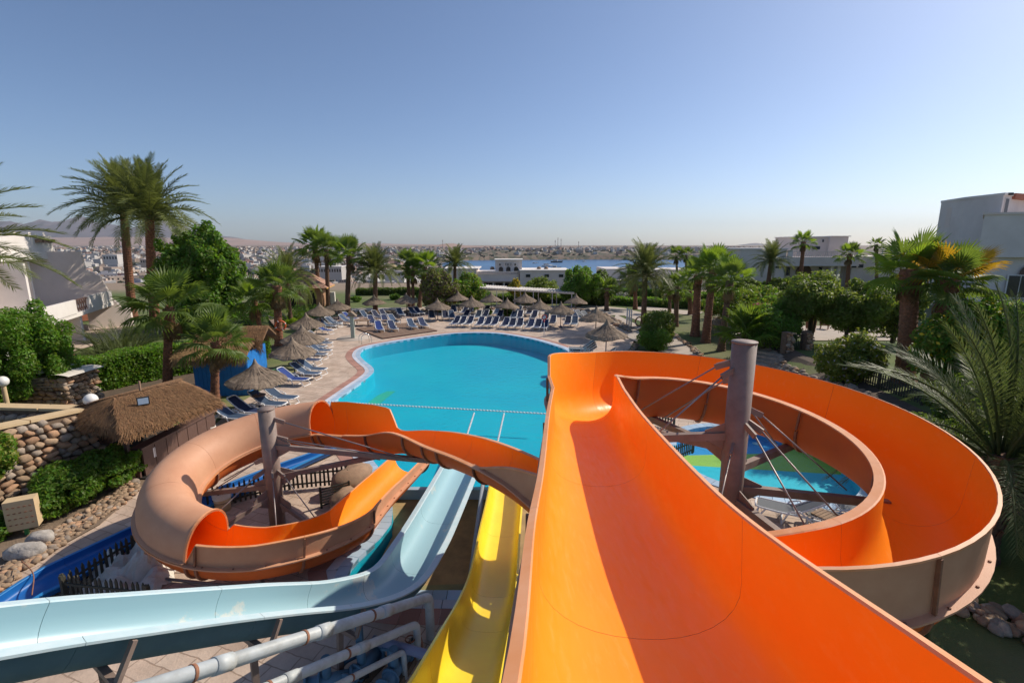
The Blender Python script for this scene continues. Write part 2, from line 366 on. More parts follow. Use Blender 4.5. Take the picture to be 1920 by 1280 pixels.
# deck: stamped concrete slabs
def deck_material():
    m=mat('stamped_concrete_deck',(.60,.46,.36),rough=.9,c2=(.68,.54,.43),ns=.7,nd=9)
    n=m.node_tree;N=n.nodes;L=n.links;b=N['Principled BSDF'];g=N.new('ShaderNodeNewGeometry')
    mp=N.new('ShaderNodeMapping');mp.inputs['Rotation'].default_value=(0,0,.35);L.new(g.outputs['Position'],mp.inputs['Vector'])
    # warp so that the joints wander
    nw=N.new('ShaderNodeTexNoise');nw.inputs['Scale'].default_value=2.5;nw.inputs['Detail'].default_value=3;L.new(mp.outputs[0],nw.inputs['Vector'])
    vm=N.new('ShaderNodeVectorMath');vm.operation='SCALE';vm.inputs['Scale'].default_value=.10;L.new(nw.outputs['Color'],vm.inputs[0])
    va=N.new('ShaderNodeVectorMath');L.new(mp.outputs[0],va.inputs[0]);L.new(vm.outputs[0],va.inputs[1])
    br=N.new('ShaderNodeTexBrick');br.inputs['Scale'].default_value=1;br.inputs['Brick Width'].default_value=.62;br.inputs['Row Height'].default_value=.36;br.inputs['Mortar Size'].default_value=.012
    br.inputs['Color1'].default_value=(1,1,1,1);br.inputs['Color2'].default_value=(.86,.82,.8,1);br.inputs['Mortar'].default_value=(.6,.55,.52,1);br.offset=.37;L.new(va.outputs[0],br.inputs['Vector'])
    mu=N.new('ShaderNodeMixRGB');mu.blend_type='MULTIPLY';mu.inputs[0].default_value=1
    src=b.inputs['Base Color'].links[0].from_socket;L.new(src,mu.inputs[1]);L.new(br.outputs['Color'],mu.inputs[2])
    st=N.new('ShaderNodeTexNoise');st.inputs['Scale'].default_value=.9;st.inputs['Detail'].default_value=10;st.inputs['Roughness'].default_value=.7;L.new(g.outputs['Position'],st.inputs['Vector'])
    sr=N.new('ShaderNodeMapRange');sr.inputs[1].default_value=.35;sr.inputs[2].default_value=.7;sr.inputs[3].default_value=.72;sr.inputs[4].default_value=1.1;L.new(st.outputs[0],sr.inputs[0])
    m2=N.new('ShaderNodeMixRGB');m2.blend_type='MULTIPLY';m2.inputs[0].default_value=1;L.new(mu.outputs[0],m2.inputs[1]);L.new(sr.outputs[0],m2.inputs[2]);L.new(m2.outputs[0],b.inputs['Base Color'])
    bp=N.new('ShaderNodeBump');bp.inputs['Distance'].default_value=.012;bp.inputs['Strength'].default_value=.8
    ad=N.new('ShaderNodeMath');ad.inputs[1].default_value=0;L.new(br.outputs['Fac'],ad.inputs[0]);iv=N.new('ShaderNodeMath');iv.operation='SUBTRACT';iv.inputs[0].default_value=1;L.new(ad.outputs[0],iv.inputs[1])
    ns=N.new('ShaderNodeTexNoise');ns.inputs['Scale'].default_value=18;ns.inputs['Detail'].default_value=6;L.new(g.outputs['Position'],ns.inputs['Vector'])
    a2=N.new('ShaderNodeMath');a2.operation='ADD';L.new(iv.outputs[0],a2.inputs[0]);L.new(ns.outputs[0],a2.inputs[1]);L.new(a2.outputs[0],bp.inputs['Height']);L.new(bp.outputs[0],b.inputs['Normal'])
    return m
M['deck']=deck_material()
d=link('pool_deck',sheet_mesh('pool_deck',deck,[pc,kc],.0,M['deck'])); tag(d,kind='structure')
def path_sheet(name,px,z=.012,m=None,pts=None):
    P=pts or [gp(*p).to_2d() for p in px]
    if sum(P[i-1].x*P[i].y-P[i].x*P[i-1].y for i in range(len(P)))<0: P=P[::-1]
    zf=lambda x,y:th(x,y)+z+.02
    o=link(name,sheet_mesh(name,P,[],zf,m or M['path'],step=1.2)); tag(o,kind='structure'); return o
M['path']=mat('paving_path',(.40,.28,.23),rough=.9,c2=(.34,.24,.2),ns=1.5,bump=.3)
M['palepath']=mat('pale_stone_path',(.5,.42,.36),rough=.9,c2=(.42,.36,.3),ns=1.2,bump=.2)
M['lawn']=mat('mown_lawn',(.085,.13,.022),rough=.95,c2=(.13,.15,.035),ns=.7,nd=8,bump=1,bs=60)

def pool_floor_material():
    m=mat('painted_pool_floor',(.001,.40,.55),rough=.6,c2=(.001,.47,.58),ns=.16,nd=3); return m
M['poolfloor']=pool_floor_material()
M['deepfloor']=mat('blue_deep_floor',(.01,.40,.62),rough=.6)
def water_material(name,tint,rough=.03,bs=3.0,bd=.02):
    m=bpy.data.materials.new(name);m.use_nodes=True;n=m.node_tree;N=n.nodes;L=n.links
    N.remove(N['Principled BSDF'])
    tr=N.new('ShaderNodeBsdfTransparent');tr.inputs[0].default_value=(*tint,1)
    gl=N.new('ShaderNodeBsdfGlossy');gl.inputs['Roughness'].default_value=rough
    g=N.new('ShaderNodeNewGeometry');t=N.new('ShaderNodeTexNoise');t.inputs['Scale'].default_value=bs;t.inputs['Detail'].default_value=4;L.new(g.outputs['Position'],t.inputs['Vector'])
    bp=N.new('ShaderNodeBump');bp.inputs['Distance'].default_value=bd;bp.inputs['Strength'].default_value=1;L.new(t.outputs[0],bp.inputs['Height']);L.new(bp.outputs[0],gl.inputs['Normal'])
    # Schlick reflectance, the same from both sides (the bundled Fresnel node reflects totally from below)
    dt=N.new('ShaderNodeVectorMath');dt.operation='DOT_PRODUCT';L.new(g.outputs['Incoming'],dt.inputs[0]);L.new(bp.outputs[0],dt.inputs[1])
    ab=N.new('ShaderNodeMath');ab.operation='ABSOLUTE';L.new(dt.outputs['Value'],ab.inputs[0])
    om=N.new('ShaderNodeMath');om.operation='SUBTRACT';om.inputs[0].default_value=1;om.use_clamp=True;L.new(ab.outputs[0],om.inputs[1])
    pw=N.new('ShaderNodeMath');pw.operation='POWER';pw.inputs[1].default_value=5;L.new(om.outputs[0],pw.inputs[0])
    fr=N.new('ShaderNodeMath');fr.operation='MULTIPLY_ADD';fr.inputs[1].default_value=.34;fr.inputs[2].default_value=.012;L.new(pw.outputs[0],fr.inputs[0])
    mx=N.new('ShaderNodeMixShader');L.new(fr.outputs[0],mx.inputs[0]);L.new(tr.outputs[0],mx.inputs[1]);L.new(gl.outputs[0],mx.inputs[2]);L.new(mx.outputs[0],N['Material Output'].inputs[0])
    return m
M['water']=water_material('pool_water',(.72,.96,.98),rough=.05,bs=3.2,bd=.10)
def make_pool(P,PC,depth,name,label,cat,fm,wm,tiles,seg):
    root=empty(name,(0,0,0),label=label,cat=cat)
    n=len(P)
    fl=link('pool_floor',sheet_mesh('pool_floor',P,[],-depth,fm),root)
    wl=MB()
    for i in range(n):
        a,b=P[i],P[(i+1)%n]; wl.add([(a.x,a.y,-depth),(b.x,b.y,-depth),(b.x,b.y,.0),(a.x,a.y,.0)],[(0,1,2,3)],0,True)
    wl.build('pool_wall',fm,root)
    # coping in individual tiles: walk the outline in steps
    L=[0]
    for i in range(n): L.append(L[-1]+(P[(i+1)%n]-P[i]).length)
    def at(s,Q):
        s%=L[-1]
        k=max(0,np.searchsorted(L,s,side='right')-1); k=min(k,n-1); t=(s-L[k])/(L[k+1]-L[k]); return Q[k].lerp(Q[(k+1)%n],t)
    for w0,w1,mm,nm,ln,zt in tiles:
        Q0=offset_poly(P,w0); Q1=offset_poly(P,w1); k=int(L[-1]/ln); k=min(k,seg)
        for i in range(k):
            a=(i+.02)*L[-1]/k; b=(i+.98)*L[-1]/k
            pts=[at(a,Q0),at(b,Q0),at(b,Q1),at(a,Q1)]
            mb=MB().prism([pts[0],pts[3],pts[2],pts[1]],-.12,zt); mb.build(nm,mm,root)
    return root
# a bed under the coping, 1 cm below its tiles
bed=MB()
def ring(P,a,b,z,m,name):
    A=offset_poly(P,a);B=offset_poly(P,b);mb=MB();n=len(P)
    for i in range(n): mb.add([(A[i].x,A[i].y,z),(A[(i+1)%n].x,A[(i+1)%n].y,z),(B[(i+1)%n].x,B[(i+1)%n].y,z),(B[i].x,B[i].y,z)],[(0,1,2,3)])
    return mb.build(name,m)
pr=make_pool(pool_s,pc,1.0,'swimming_pool','large freeform turquoise swimming pool with white coping beyond the slides','swimming pool',M['poolfloor'],M['water'],
    [(.0,.3,M['bluetile'],'edge_tile',.33,.03),(.3,.55,M['coping'],'coping_tile',.4,.025),(.55,1.0,M['pinkpave'],'border_paver',.4,.012)],290)
o=ring(pool_s,.0,1.0,-.03,M['mortar'],'bedding');o.parent=pr
bs=[Vector((-3.52,9.95)),Vector((2.55,10.28)),Vector((3.16,13.2)),Vector((3.26,14.5)),Vector((-4.0,14.4)),Vector((-3.38,12.4))]
wt=link('pool_water',sheet_mesh('pool_water',pool_s,[bs],-.09,M['water']),pr)
MB().box((-.37,14.5,-.5),(7.3,.2,.98)).build('basin_wall',M['bluetile'],pr)
M['stripe']=mat('green_floor_stripe',(.05,.46,.30),rough=.6)
# green stripe painted on the floor
st=[gp(px,py,-.98).to_2d() for px,py in [(652,812),(664,780),(688,756),(708,741),(726,733),(742,733),(726,745),(706,762),(690,782),(682,814)]]
if sum(st[i-1].x*st[i].y-st[i].x*st[i-1].y for i in range(len(st)))<0: st=st[::-1]
o=link('floor_stripe',sheet_mesh('floor_stripe',st,[],-.98,M['stripe']),pr)
# shallow brown basin at the near end, as a step in the floor
M['basin']=mat('silted_basin',(.50,.33,.15),rough=.8,c2=(.26,.19,.09),ns=1.3,nd=9)
o=link('silted_shallow_step',sheet_mesh('silted_step',bs,[],-.35,M['basin']),pr)
def kid_material():
    m=mat('kids_pool_floor',(.03,.50,.62),rough=.6); n=m.node_tree;N=n.nodes;L=n.links;b=N['Principled BSDF']
    g=N.new('ShaderNodeNewGeometry');s=N.new('ShaderNodeSeparateXYZ');L.new(g.outputs['Position'],s.inputs[0])
    def line(a,b_,c,sz=.03):          # step of a*x+b*y+c
        m1=N.new('ShaderNodeMath');m1.operation='MULTIPLY';m1.inputs[1].default_value=a;L.new(s.outputs[0],m1.inputs[0])
        m2=N.new('ShaderNodeMath');m2.operation='MULTIPLY_ADD';m2.inputs[1].default_value=b_;L.new(s.outputs[1],m2.inputs[0]);L.new(m1.outputs[0],m2.inputs[2])
        m3=N.new('ShaderNodeMapRange');m3.inputs[1].default_value=-c-sz;m3.inputs[2].default_value=-c+sz;L.new(m2.outputs[0],m3.inputs[0]);return m3.outputs[0]
    def two(p,q): # line through two photo pixels, positive on the far side
        P=gp(*p,-.5);Q=gp(*q,-.5);a=-(Q.y-P.y);b_=(Q.x-P.x);return a,b_,-(a*P.x+b_*P.y)
    f1=line(*two((1290,872),(1590,890))); f2=line(*two((1290,853),(1440,850)));f3=line(*two((1440,850),(1500,812)))
    mn=N.new('ShaderNodeMath');mn.operation='MULTIPLY';L.new(f2,mn.inputs[0]);L.new(f3,mn.inputs[1])
    c1=N.new('ShaderNodeMixRGB');c1.inputs[1].default_value=(.02,.50,.62,1);c1.inputs[2].default_value=(.50,.53,.05,1);L.new(f1,c1.inputs[0])
    c2=N.new('ShaderNodeMixRGB');c2.inputs[2].default_value=(.03,.28,.62,1);L.new(mn.outputs[0],c2.inputs[0]);L.new(c1.outputs[0],c2.inputs[1]);L.new(c2.outputs[0],b.inputs['Base Color']);return m
M['kidfloor']=kid_material()
M['kidwall']=mat('kids_pool_wall',(.02,.35,.5),rough=.6)
kr=make_pool(kid_s,kc,.5,'paddling_pool','small round paddling pool with green and blue painted floor inside the big slide curve','swimming pool',M['kidfloor'],M['water'],[(.0,.4,M['bluetile'],'edge_tile',.33,.03)],200)
kr.children[1].data.materials[0]=M['kidwall']
o=ring(kid_s,.0,.4,-.03,M['mortar'],'bedding');o.parent=kr
link('pool_water',sheet_mesh('kids_water',kid_s,[],-.07,M['water']),kr)
dr=MB();pt=gp(1418,831,-.49);dr.lathe([(0,.0),(.16,0),(.16,-.005)],12,pt);dr.build('drain_cover',M['whitep'],kr)

# paths and lawns beyond the deck
path_sheet('garden_path',[(520,620),(700,600),(820,592),(820,585),(700,588),(560,600),(500,600)],m=M['path'])
path_sheet('back_path',[(820,588),(1110,590),(1170,592),(1250,620),(1260,600),(1170,578),(1120,573),(900,574),(760,576),(600,580),(600,586),(760,586)],m=M['palepath'],z=.02)
path_sheet('winding_path',[(1155,590),(1200,612),(1255,626),(1290,650),(1330,690),(1260,690),(1230,655),(1190,640),(1170,630),(1200,620),(1150,600)],m=M['palepath'],z=.035)
path_sheet('upper_path',[(1190,580),(1300,592),(1320,586),(1200,574)],m=M['palepath'],z=.03)
path_sheet('building_terrace',[(60,700),(165,668),(225,650),(232,628),(215,612),(60,640),(-40,700)],m=mat('cream_terrace_tiles',(.55,.44,.35),rough=.7,c2=(.5,.4,.31),ns=1),z=.03)
path_sheet('patio_paving',None,m=M['palepath'],z=.03,pts=[Vector(p) for p in [(20.5,33),(31,33),(33,38.5),(21.5,39.5)]])
path_sheet('planting_bed',[(60,800),(300,760),(420,700),(545,660),(575,640),(540,636),(400,690),(250,715),(60,770)],m=mat('bare_soil',(.13,.09,.06),rough=.95,c2=(.09,.06,.04),ns=3,bump=1),z=.02)
path_sheet('rubble_slope',None,m=mat('dark_soil_bank',(.12,.085,.06),rough=.95,c2=(.07,.05,.035),ns=3,bump=1),z=.03,pts=[Vector(p) for p in [(12.7,7),(15,7),(16.6,20),(17.8,30),(20.5,44),(18.5,44),(15.6,31),(14.1,22),(13.3,14)]])  # dark brown soil under the rubble of the bank
path_sheet('gravel_bed',None,m=mat('dry_rubble_soil',(.24,.17,.12),rough=.95,c2=(.17,.12,.08),ns=4,bump=1),z=.02,pts=[Vector(p) for p in [(-18,3),(-13.9,3),(-13.8,6),(-12.1,9.4),(-11.55,12.4),(-12.1,15.4),(-14.2,15.2),(-15.2,12),(-18,9)]])
# ------------------------------------------------------------ slides
def frames(C):
    n=len(C);T=[]
    for i in range(n):
        a=C[max(0,i-1)];b=C[min(n-1,i+1)];t=(b-a);t.z*=1;T.append(t.normalized())
    N=[Vector((t.y,-t.x,0)).normalized() for t in T]; U=[N[i].cross(T[i]) for i in range(n)]
    return T,N,U
def lerp(a,b,t): return a+(b-a)*t
def profile(w,d,hL,hR,ex=2.2,K=16):
    P=[]
    if hL>.005: P+=[(-w-.02*hL,hL),(-w-.01*hL,hL*.5)]
    for k in range(K+1):
        q=pi*k/K; c,s_=cos(q),sin(q)
        P.append((-w*math.copysign(abs(c)**(2/ex),c),-d*abs(s_)**(2/ex)))
    if hR>.005: P+=[(w+.01*hR,hR*.5),(w+.02*hR,hR)]
    return P
def loft(mb,rows,mi,flip=False,smooth=True):
    k=len(rows[0]);b=len(mb.v); mf=mi if callable(mi) else (lambda j:mi)
    for r in rows: mb.v+=[tuple(p) for p in r]
    for i in range(len(rows)-1):
        for j in range(k-1):
            f=(b+i*k+j,b+i*k+j+1,b+(i+1)*k+j+1,b+(i+1)*k+j)
            mb.f.append(f[::-1] if flip else f);mb.m.append(mf(j));mb.sm.append(smooth)
class Chute:
    def __init__(s,st,name,label,cat,mats,lip=.11,ex=2.2,th_=.018):
        # st rows: (x,y,z, w,d,hL,hR)
        s.C=[Vector(r[:3]) for r in st]; s.P=[tuple(r[3:7]) for r in st]; s.T,s.N,s.U=frames(s.C)
        for i,r in enumerate(st):
            if len(r)>7 and r[7]:
                n_,u_=s.N[i],s.U[i]; b_=r[7]; s.N[i]=n_*cos(b_)-u_*sin(b_); s.U[i]=u_*cos(b_)+n_*sin(b_)
        s.mats=mats; s.lip=lip; s.ex=ex; s.t=th_; s.root=empty(name,(s.C[len(st)//2].x,s.C[len(st)//2].y,0),label=label,cat=cat); s.off=-s.root.location
        s.len=[0]
        for i in range(1,len(st)): s.len.append(s.len[-1]+(s.C[i]-s.C[i-1]).length)
    def pt(s,i,x,y): return s.C[i]+s.N[i]*x+s.U[i]*y+s.off
    def section(s,i0,i1,cut=.0025,name='chute_section',plainR=False):
        I=range(i0,i1+1); mb=MB(); inn=[];out=[];rows=[]
        nL=max(s.P[i][2] for i in I)>.005; nR=max(s.P[i][3] for i in I)>.005
        for i in I:
            w,d,hL,hR=s.P[i]
            if nL: hL=max(hL,.012)
            if nR: hR=max(hR,.012)
            p=profile(w,d,hL,hR,s.ex); inn.append([s.pt(i,*q) for q in p])
            po=profile(w+s.t,d+s.t,hL,hR,s.ex); out.append([s.pt(i,*q) for q in po])
        for i,r in ((i0,inn),(i0,out)): pass
        sh=lambda rows_,k,dirn:[p+s.T[k]*dirn*cut for p in rows_]
        inn[0]=sh(inn[0],i0,1);out[0]=sh(out[0],i0,1);inn[-1]=sh(inn[-1],i1,-1);out[-1]=sh(out[-1],i1,-1)
        kk=len(out[0]); lo=2 if nL else 0; hi=kk-1-(2 if nR and not plainR else 0)
        loft(mb,inn,0,flip=False); loft(mb,out,lambda j:(3 if lo<=j<hi else 2),flip=True)
        # top lips
        def lip(side,rows_in,rows_out,wd):
            a=[];
            for k,i in enumerate(I):
                e=rows_in[k]; o_=rows_out[k]; n_=s.N[i]*side
                a.append([e,e+n_*wd*.15+s.U[i]*.012,e+n_*wd,e+n_*wd-s.U[i]*.03,o_+s.U[i]*-.03])
            loft(mb,a,1,flip=(side<0),smooth=False)
        wl=.055 if nL else s.lip; wr=.055 if (nR and not plainR) else s.lip*(1.5 if plainR else 1)
        lip(-1,[r[0] for r in inn],[r[0] for r in out],wl); lip(1,[r[-1] for r in inn],[r[-1] for r in out],wr)
        # flange where a raised wall is bolted on the half pipe
        for side,has in ((-1,nL),(1,nR and not plainR)):
            if not has: continue
            a=[]
            for i in I:
                w=s.P[i][0]+s.t; a.append([s.pt(i,side*(w-.01),.014),s.pt(i,side*(w+s.lip),.008),s.pt(i,side*(w+s.lip),-.022),s.pt(i,side*(w-.01),-.03)])
            loft(mb,a,2,flip=(side<0),smooth=False)
        # end caps
        for k,fl in ((0,False),(-1,True)):
            m=len(inn[k]); b=len(mb.v); mb.v+=[tuple(p) for p in inn[k]]+[tuple(p) for p in out[k]]
            for j in range(m-1):
                f=(b+j,b+m+j,b+m+j+1,b+j+1); mb.f.append(f if fl else f[::-1]); mb.m.append(2); mb.sm.append(False)
        o=mb.build(name,s.mats,s.root)
        # bolts along flanges
        return o
    def rib(s,i,name='joint_rib',m=None):
        w,d,hL,hR=s.P[i]; mb=MB(); A=profile(w+s.t,d+s.t,0,0,s.ex); B=profile(w+s.t+.05,d+s.t+.05,0,0,s.ex)
        for dd in (-.03,.03):
            pass
        r1=[[s.pt(i,*q)+s.T[i]*e for q in A] for e in(-.025,.025)]; r2=[[s.pt(i,q[0],min(q[1],-.03))+s.T[i]*e for q in B] for e in(-.025,.025)]
        loft(mb,r2,0,flip=True,smooth=False)
        loft(mb,[r1[0],r2[0]],0,flip=True,smooth=False);loft(mb,[r1[1],r2[1]],0,flip=False,smooth=False)
        for side,h in ((-1,hL),(1,hR)):
            if h>.15: 
                a=s.pt(i,side*(w+s.t+.045),.02);b=s.pt(i,side*(w+s.t+.05),h-.04); mb.bar(a,b,.05,.035,up=s.T[i])
        return mb.build(name,m or M['rib'],s.root)
    def bolts(s,side,step=.45,i0=0,i1=None,m=None):
        mb=MB();i1=i1 or len(s.C)-1;nx=s.len[i0];k=i0
        while k<i1:
            while nx<s.len[k+1]:
                t=(nx-s.len[k])/(s.len[k+1]-s.len[k]); w=s.P[k][0]+s.t
                p=s.pt(k,side*(w+s.lip*.45),.02).lerp(s.pt(k+1,side*(w+s.lip*.45),.02),t)
                mb.box(p,(.03,.03,.02)); nx+=step
            k+=1
        o=mb.build('flange_bolts',m or M['rib'],s.root); o['kind']='stuff'; return o
    def run(s,secs,ribs=True,**k):
        for a,b in zip(secs[:-1],secs[1:]): s.section(a,b,**k)
        if ribs:
            for a in secs: s.rib(a)
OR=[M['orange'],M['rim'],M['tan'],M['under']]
# --- main orange chute and big right-hand loop ---
RC=Vector((4.37,8.94)); RR=3.0
st=[]
# straight part: left and right rim points read off the place (x,y,z)
keys=[(-1.4,(-.36,.0),(1.3,.0),7.15),(0.0,None,None,6.85)]
L_=catmull([(-.40,-1.8,7.35),(-.22,.0,6.78),(-.06,1.2,6.41),(.06,2.64,5.98),(.22,4.0,5.72),(.47,6.4,5.42),(.70,8.2,5.20)],5)
R_=catmull([(1.22,-1.8,7.35),(1.40,.0,6.78),(1.49,1.2,6.42),(1.58,2.6,6.03),(1.68,4.0,5.72),(1.84,6.4,5.38),(1.98,8.2,5.27)],5)
nm=len(L_)
for i,(a,b) in enumerate(zip(L_,R_)):
    c=(a+b)/2; wd=(b-a).length/2; f=i/(nm-1); w_=wd-.12*(1-f)-.06*f
    hh=lerp(.32,.5,f); dd=lerp(.40,.40,f)
    st.append((c.x,c.y,c.z-hh,w_,dd,hh,hh))
mainN=len(st)
NA=64; A0,A1=.02,5.45
for k in range(NA+1):
    A=lerp(A0,A1,k/NA); f=smooth(0,.55,A)
    z=lerp(4.745,4.52,smooth(0,.7,A))-.324*A+.0
    z=4.50-.324*A+.21*(1-smooth(0,.9,A))
    st.append((RC.x-RR*cos(A),RC.y+RR*sin(A),z,.62,lerp(.42,.62,smooth(.05,.6,A)),lerp(.50,.88,smooth(0,.12,A)),.52 if A<4.6 else lerp(.52,.40,smooth(4.6,5.2,A))))
loopN=len(st)-1
mk=[(*st[-1][:3],.0),(1.35,8.15,2.80,.0),(.38,9.62,2.90,0),(-.72,10.85,2.88,.0),(-1.72,11.75,2.80,.06),(-2.75,12.52,2.72,.26),(-3.70,13.22,2.40,.20),(-4.62,13.90,2.24,.04)]
mid=catmull([k[:3] for k in mk],7)[1:]; tl=catmull([(k[3],0,0) for k in mk],7)[1:]
nmid=len(mid)
for i,p in enumerate(mid):
    hL=.88 if p.x>1.3 else (.88*(p.x+.25)/1.55 if p.x>-.25 else 0); hR=max(0,.40*(p.x-1.2)/1.1) if p.x>0 else .6*smooth(-3.75,-4.15,p.x)
    if p.x>.0: hL=max(.02,hL)
    st.append((p.x,p.y,p.z,.60,.58,hL,hR,tl[i].x))
LC=Vector((-6.48,12.2)); LR=2.38; LA0=-.38; LA1=4.42; NL=60
left0=len(st)
for k in range(NL+1):
    A=lerp(LA0,LA1,k/NL)
    z=max(2.0-.324*A,.60) if A<3.4 else lerp(2.0-.324*3.4,.60,smooth(3.4,4.8,A))
    z=2.0-.324*A if A<3.4 else .898-.30*smooth(3.2,4.9,A)
    tube=-.2<=A<=3.0
    if A<-.2: hL,hR=.0,.62
    elif tube: hL,hR=.0,.0
    else: hL,hR=.20,lerp(.52,.40,smooth(3.6,4.4,A))
    st.append((LC.x-LR*sin(A),LC.y+LR*cos(A),z,.60,.56,hL,hR))
left1=len(st)-1
ex_=catmull([st[-1][:3],(-4.02,12.9,.60),(-3.72,14.3,.55),(-3.46,15.6,.50)],5)[1:]
for k,p in enumerate(ex_): st.append((p.x,p.y,p.z,.60,lerp(.56,.5,k/len(ex_)),lerp(.20,.12,min(1,k/4)),lerp(.40,.30,min(1,k/6))))
c=Chute(st,'orange_water_slide','long open orange water slide curling from the foreground round two steel masts','water slide',OR)
slide=c
# sections: straight, big loop, crossing, left loop, run-out
secs=[0,8,16,24,mainN-1]
c.run(secs)
c.section(mainN-1,mainN,cut=.0)
def idx(A): return mainN+int(round((A-A0)/(A1-A0)*NA))
c.run([mainN]+[idx(a) for a in (.85,1.7,2.6,3.5,4.4)]+[loopN],plainR=True)
m0=loopN; q=nmid
kx=m0+1+min(i for i,p in enumerate(mid) if p.x<-.25)
ky=m0+min(i for i,p in enumerate(mid) if p.x<-3.75)
c.run([m0,m0+8,kx]); c.run([kx,kx+7,kx+14,ky]); c.run([ky,left0])
for e in (kx+10,): c.rib(min(e,ky))
def lix(A): return left0+int(round((A-LA0)/(LA1-LA0)*NL))
ia,ib=lix(-.2),lix(3.0)
# part before the tube
c.section(left0,ia)
tubes=[ia,lix(.62),lix(1.4),lix(2.2),ib]
c.run(tubes,ribs=True)
def dome(ch,i0,i1,H=.80,name='tube_roof'):
    mb=MB();inn=[];out=[]
    for i in range(i0,i1+1):
        w=ch.P[i][0]
        def pr(w,H): return [(-w*math.copysign(abs(cos(pi*k/18))**.9,cos(pi*k/18)),.012+H*sin(pi*k/18)**.9) for k in range(19)]
        sh=ch.T[i]*(.0025 if i==i0 else (-.0025 if i==i1 else 0))
        inn.append([ch.pt(i,*p)+sh for p in pr(w,H)]);out.append([ch.pt(i,*p)+sh for p in pr(w+.02,H+.02)])
    loft(mb,inn,0,flip=True);loft(mb,out,2)
    for k,i in ((0,i0),(-1,i1)):
        sg=-1 if k==0 else 1
        if i in (ia,ib):
            w=ch.P[i][0]; big=[ch.pt(i,*p) for p in pr(w+.045,H+.045)]; sm=[ch.pt(i,*p) for p in pr(w-.004,H-.004)]
            loft(mb,[big,sm],1,flip=(k!=0),smooth=False); bk=[p-ch.T[i]*sg*.05 for p in big]; loft(mb,[bk,big],1,flip=(k==0),smooth=False)
            loft(mb,[big,sm],1,flip=(k==0),smooth=False)
        else: loft(mb,[out[k],inn[k]],2,flip=(k==0),smooth=False)
    a=[];
    for side in(-1,1):
        a=[]
        for i in range(i0,i1+1):
            w=ch.P[i][0]; a.append([ch.pt(i,side*(w+.0),.05),ch.pt(i,side*(w+.035),.045),ch.pt(i,side*(w+.095),.030),ch.pt(i,side*(w+.095),.016)])
        loft(mb,a,2,flip=(side<0),smooth=False)
    return mb.build(name,OR,ch.root)
for a,b in zip(tubes[:-1],tubes[1:]): dome(c,a,b)
c.run([ib+1,lix(3.75),left1,len(st)-1])
c.section(ib,ib+1,cut=0)
c.bolts(1,.5,ia,len(st)-1); c.bolts(-1,.5,ia,ib); c.bolts(-1,.6,mainN+2,loopN)

# --- pale blue slide on the left ---
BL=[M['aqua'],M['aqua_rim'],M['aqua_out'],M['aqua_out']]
L_=[(-7.1,2.0,5.3),(-5.65,4.42,3.95),(-4.9,5.6,3.2),(-4.12,6.89,2.25),(-3.4,8.1,1.42),(-2.9,9.15,.98),(-2.7,10.3,.84),(-2.5,12,.74),(-2.28,14.3,.62),(-2.1,16.2,.52)]
R_=[(-6.25,1.5,5.4),(-4.80,3.9,4.0),(-4.05,5.12,3.2),(-3.3,6.35,2.42),(-2.5,7.62,1.52),(-1.92,8.75,.98),(-1.62,10.2,.84),(-1.42,12,.74),(-1.20,14.3,.62),(-1.02,16.2,.52)]
st=[]
for a,b in zip(catmull(L_,6),catmull(R_,6)):
    m_=(a+b)/2; st.append((m_.x,m_.y,m_.z-.22,(a-b).length/2-.03,.22,.22,.22))
b_=Chute(st,'pale_blue_water_slide','wide pale blue water slide sloping across the lower left and bending towards the pool','water slide',BL,lip=.13,ex=3.2)
def blipsec(ch,i0,i1): return ch.section(i0,i1)
# its rim lips are broad: plain half pipe without bolted wall
st2=[(x,y,z+.22,w_,.46,0,0) for x,y,z,w_,d_,h1,h2 in st]
bpy.data.objects.remove(b_.root)
b_=Chute(st2,'pale_blue_water_slide','wide pale blue water slide sloping across the lower left and bending towards the pool','water slide',BL,lip=.15,ex=3.0)
b_.run([0,8,16,22,28,34,42,54],ribs=False)
for i,(dx) in ((10,0),(17,0),(23,0)):
    p=b_.pt(i,.2,-.48); mb=MB(); mb.bar(p,(p.x-.1,p.y+.1,0),.09,.09); mb.build('support_post',M['steel'],b_.root)
    mb=MB(); mb.bar(b_.pt(i,-.6,-.5),b_.pt(i,.62,-.5),.08,.08); mb.bar(b_.pt(i,.62,-.5),b_.pt(i,.60,-.05),.07,.05);mb.build('support_frame',M['steel'],b_.root)
# --- yellow slide ---
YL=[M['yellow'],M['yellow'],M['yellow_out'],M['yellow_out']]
Y_=catmull([(-.70,2.2,4.25,.46),(-.62,4.5,3.0,.46),(-.53,6.1,2.22,.46),(-.45,7.6,1.5,.46),(-.38,9.05,.98,.46),(-.30,10.9,.80,.46),(-.2,12.8,.66,.46),(-.12,15.5,.52,.46)][0:0] or [(-.70,2.2,4.25),(-.62,4.5,3.0),(-.53,6.1,2.22),(-.45,7.6,1.5),(-.38,9.05,.98),(-.30,10.9,.80),(-.2,12.8,.66),(-.12,15.5,.52)],6)
y=Chute([(p.x,p.y,p.z,.47,.52,0,0) for p in Y_],'yellow_water_slide','bright yellow straight water slide running down beneath the orange one','water slide',YL,lip=.05,ex=3.4)
k9=min(i for i,p in enumerate(Y_) if p.y>=8.9)
y.run([0,9,18,k9,k9+8,len(Y_)-1],ribs=False)
for i in (12,20):
    p=y.pt(i,0,-.62); MB().bar(p,(p.x,p.y,0),.1,.1).build('support_post',M['steel'],y.root)
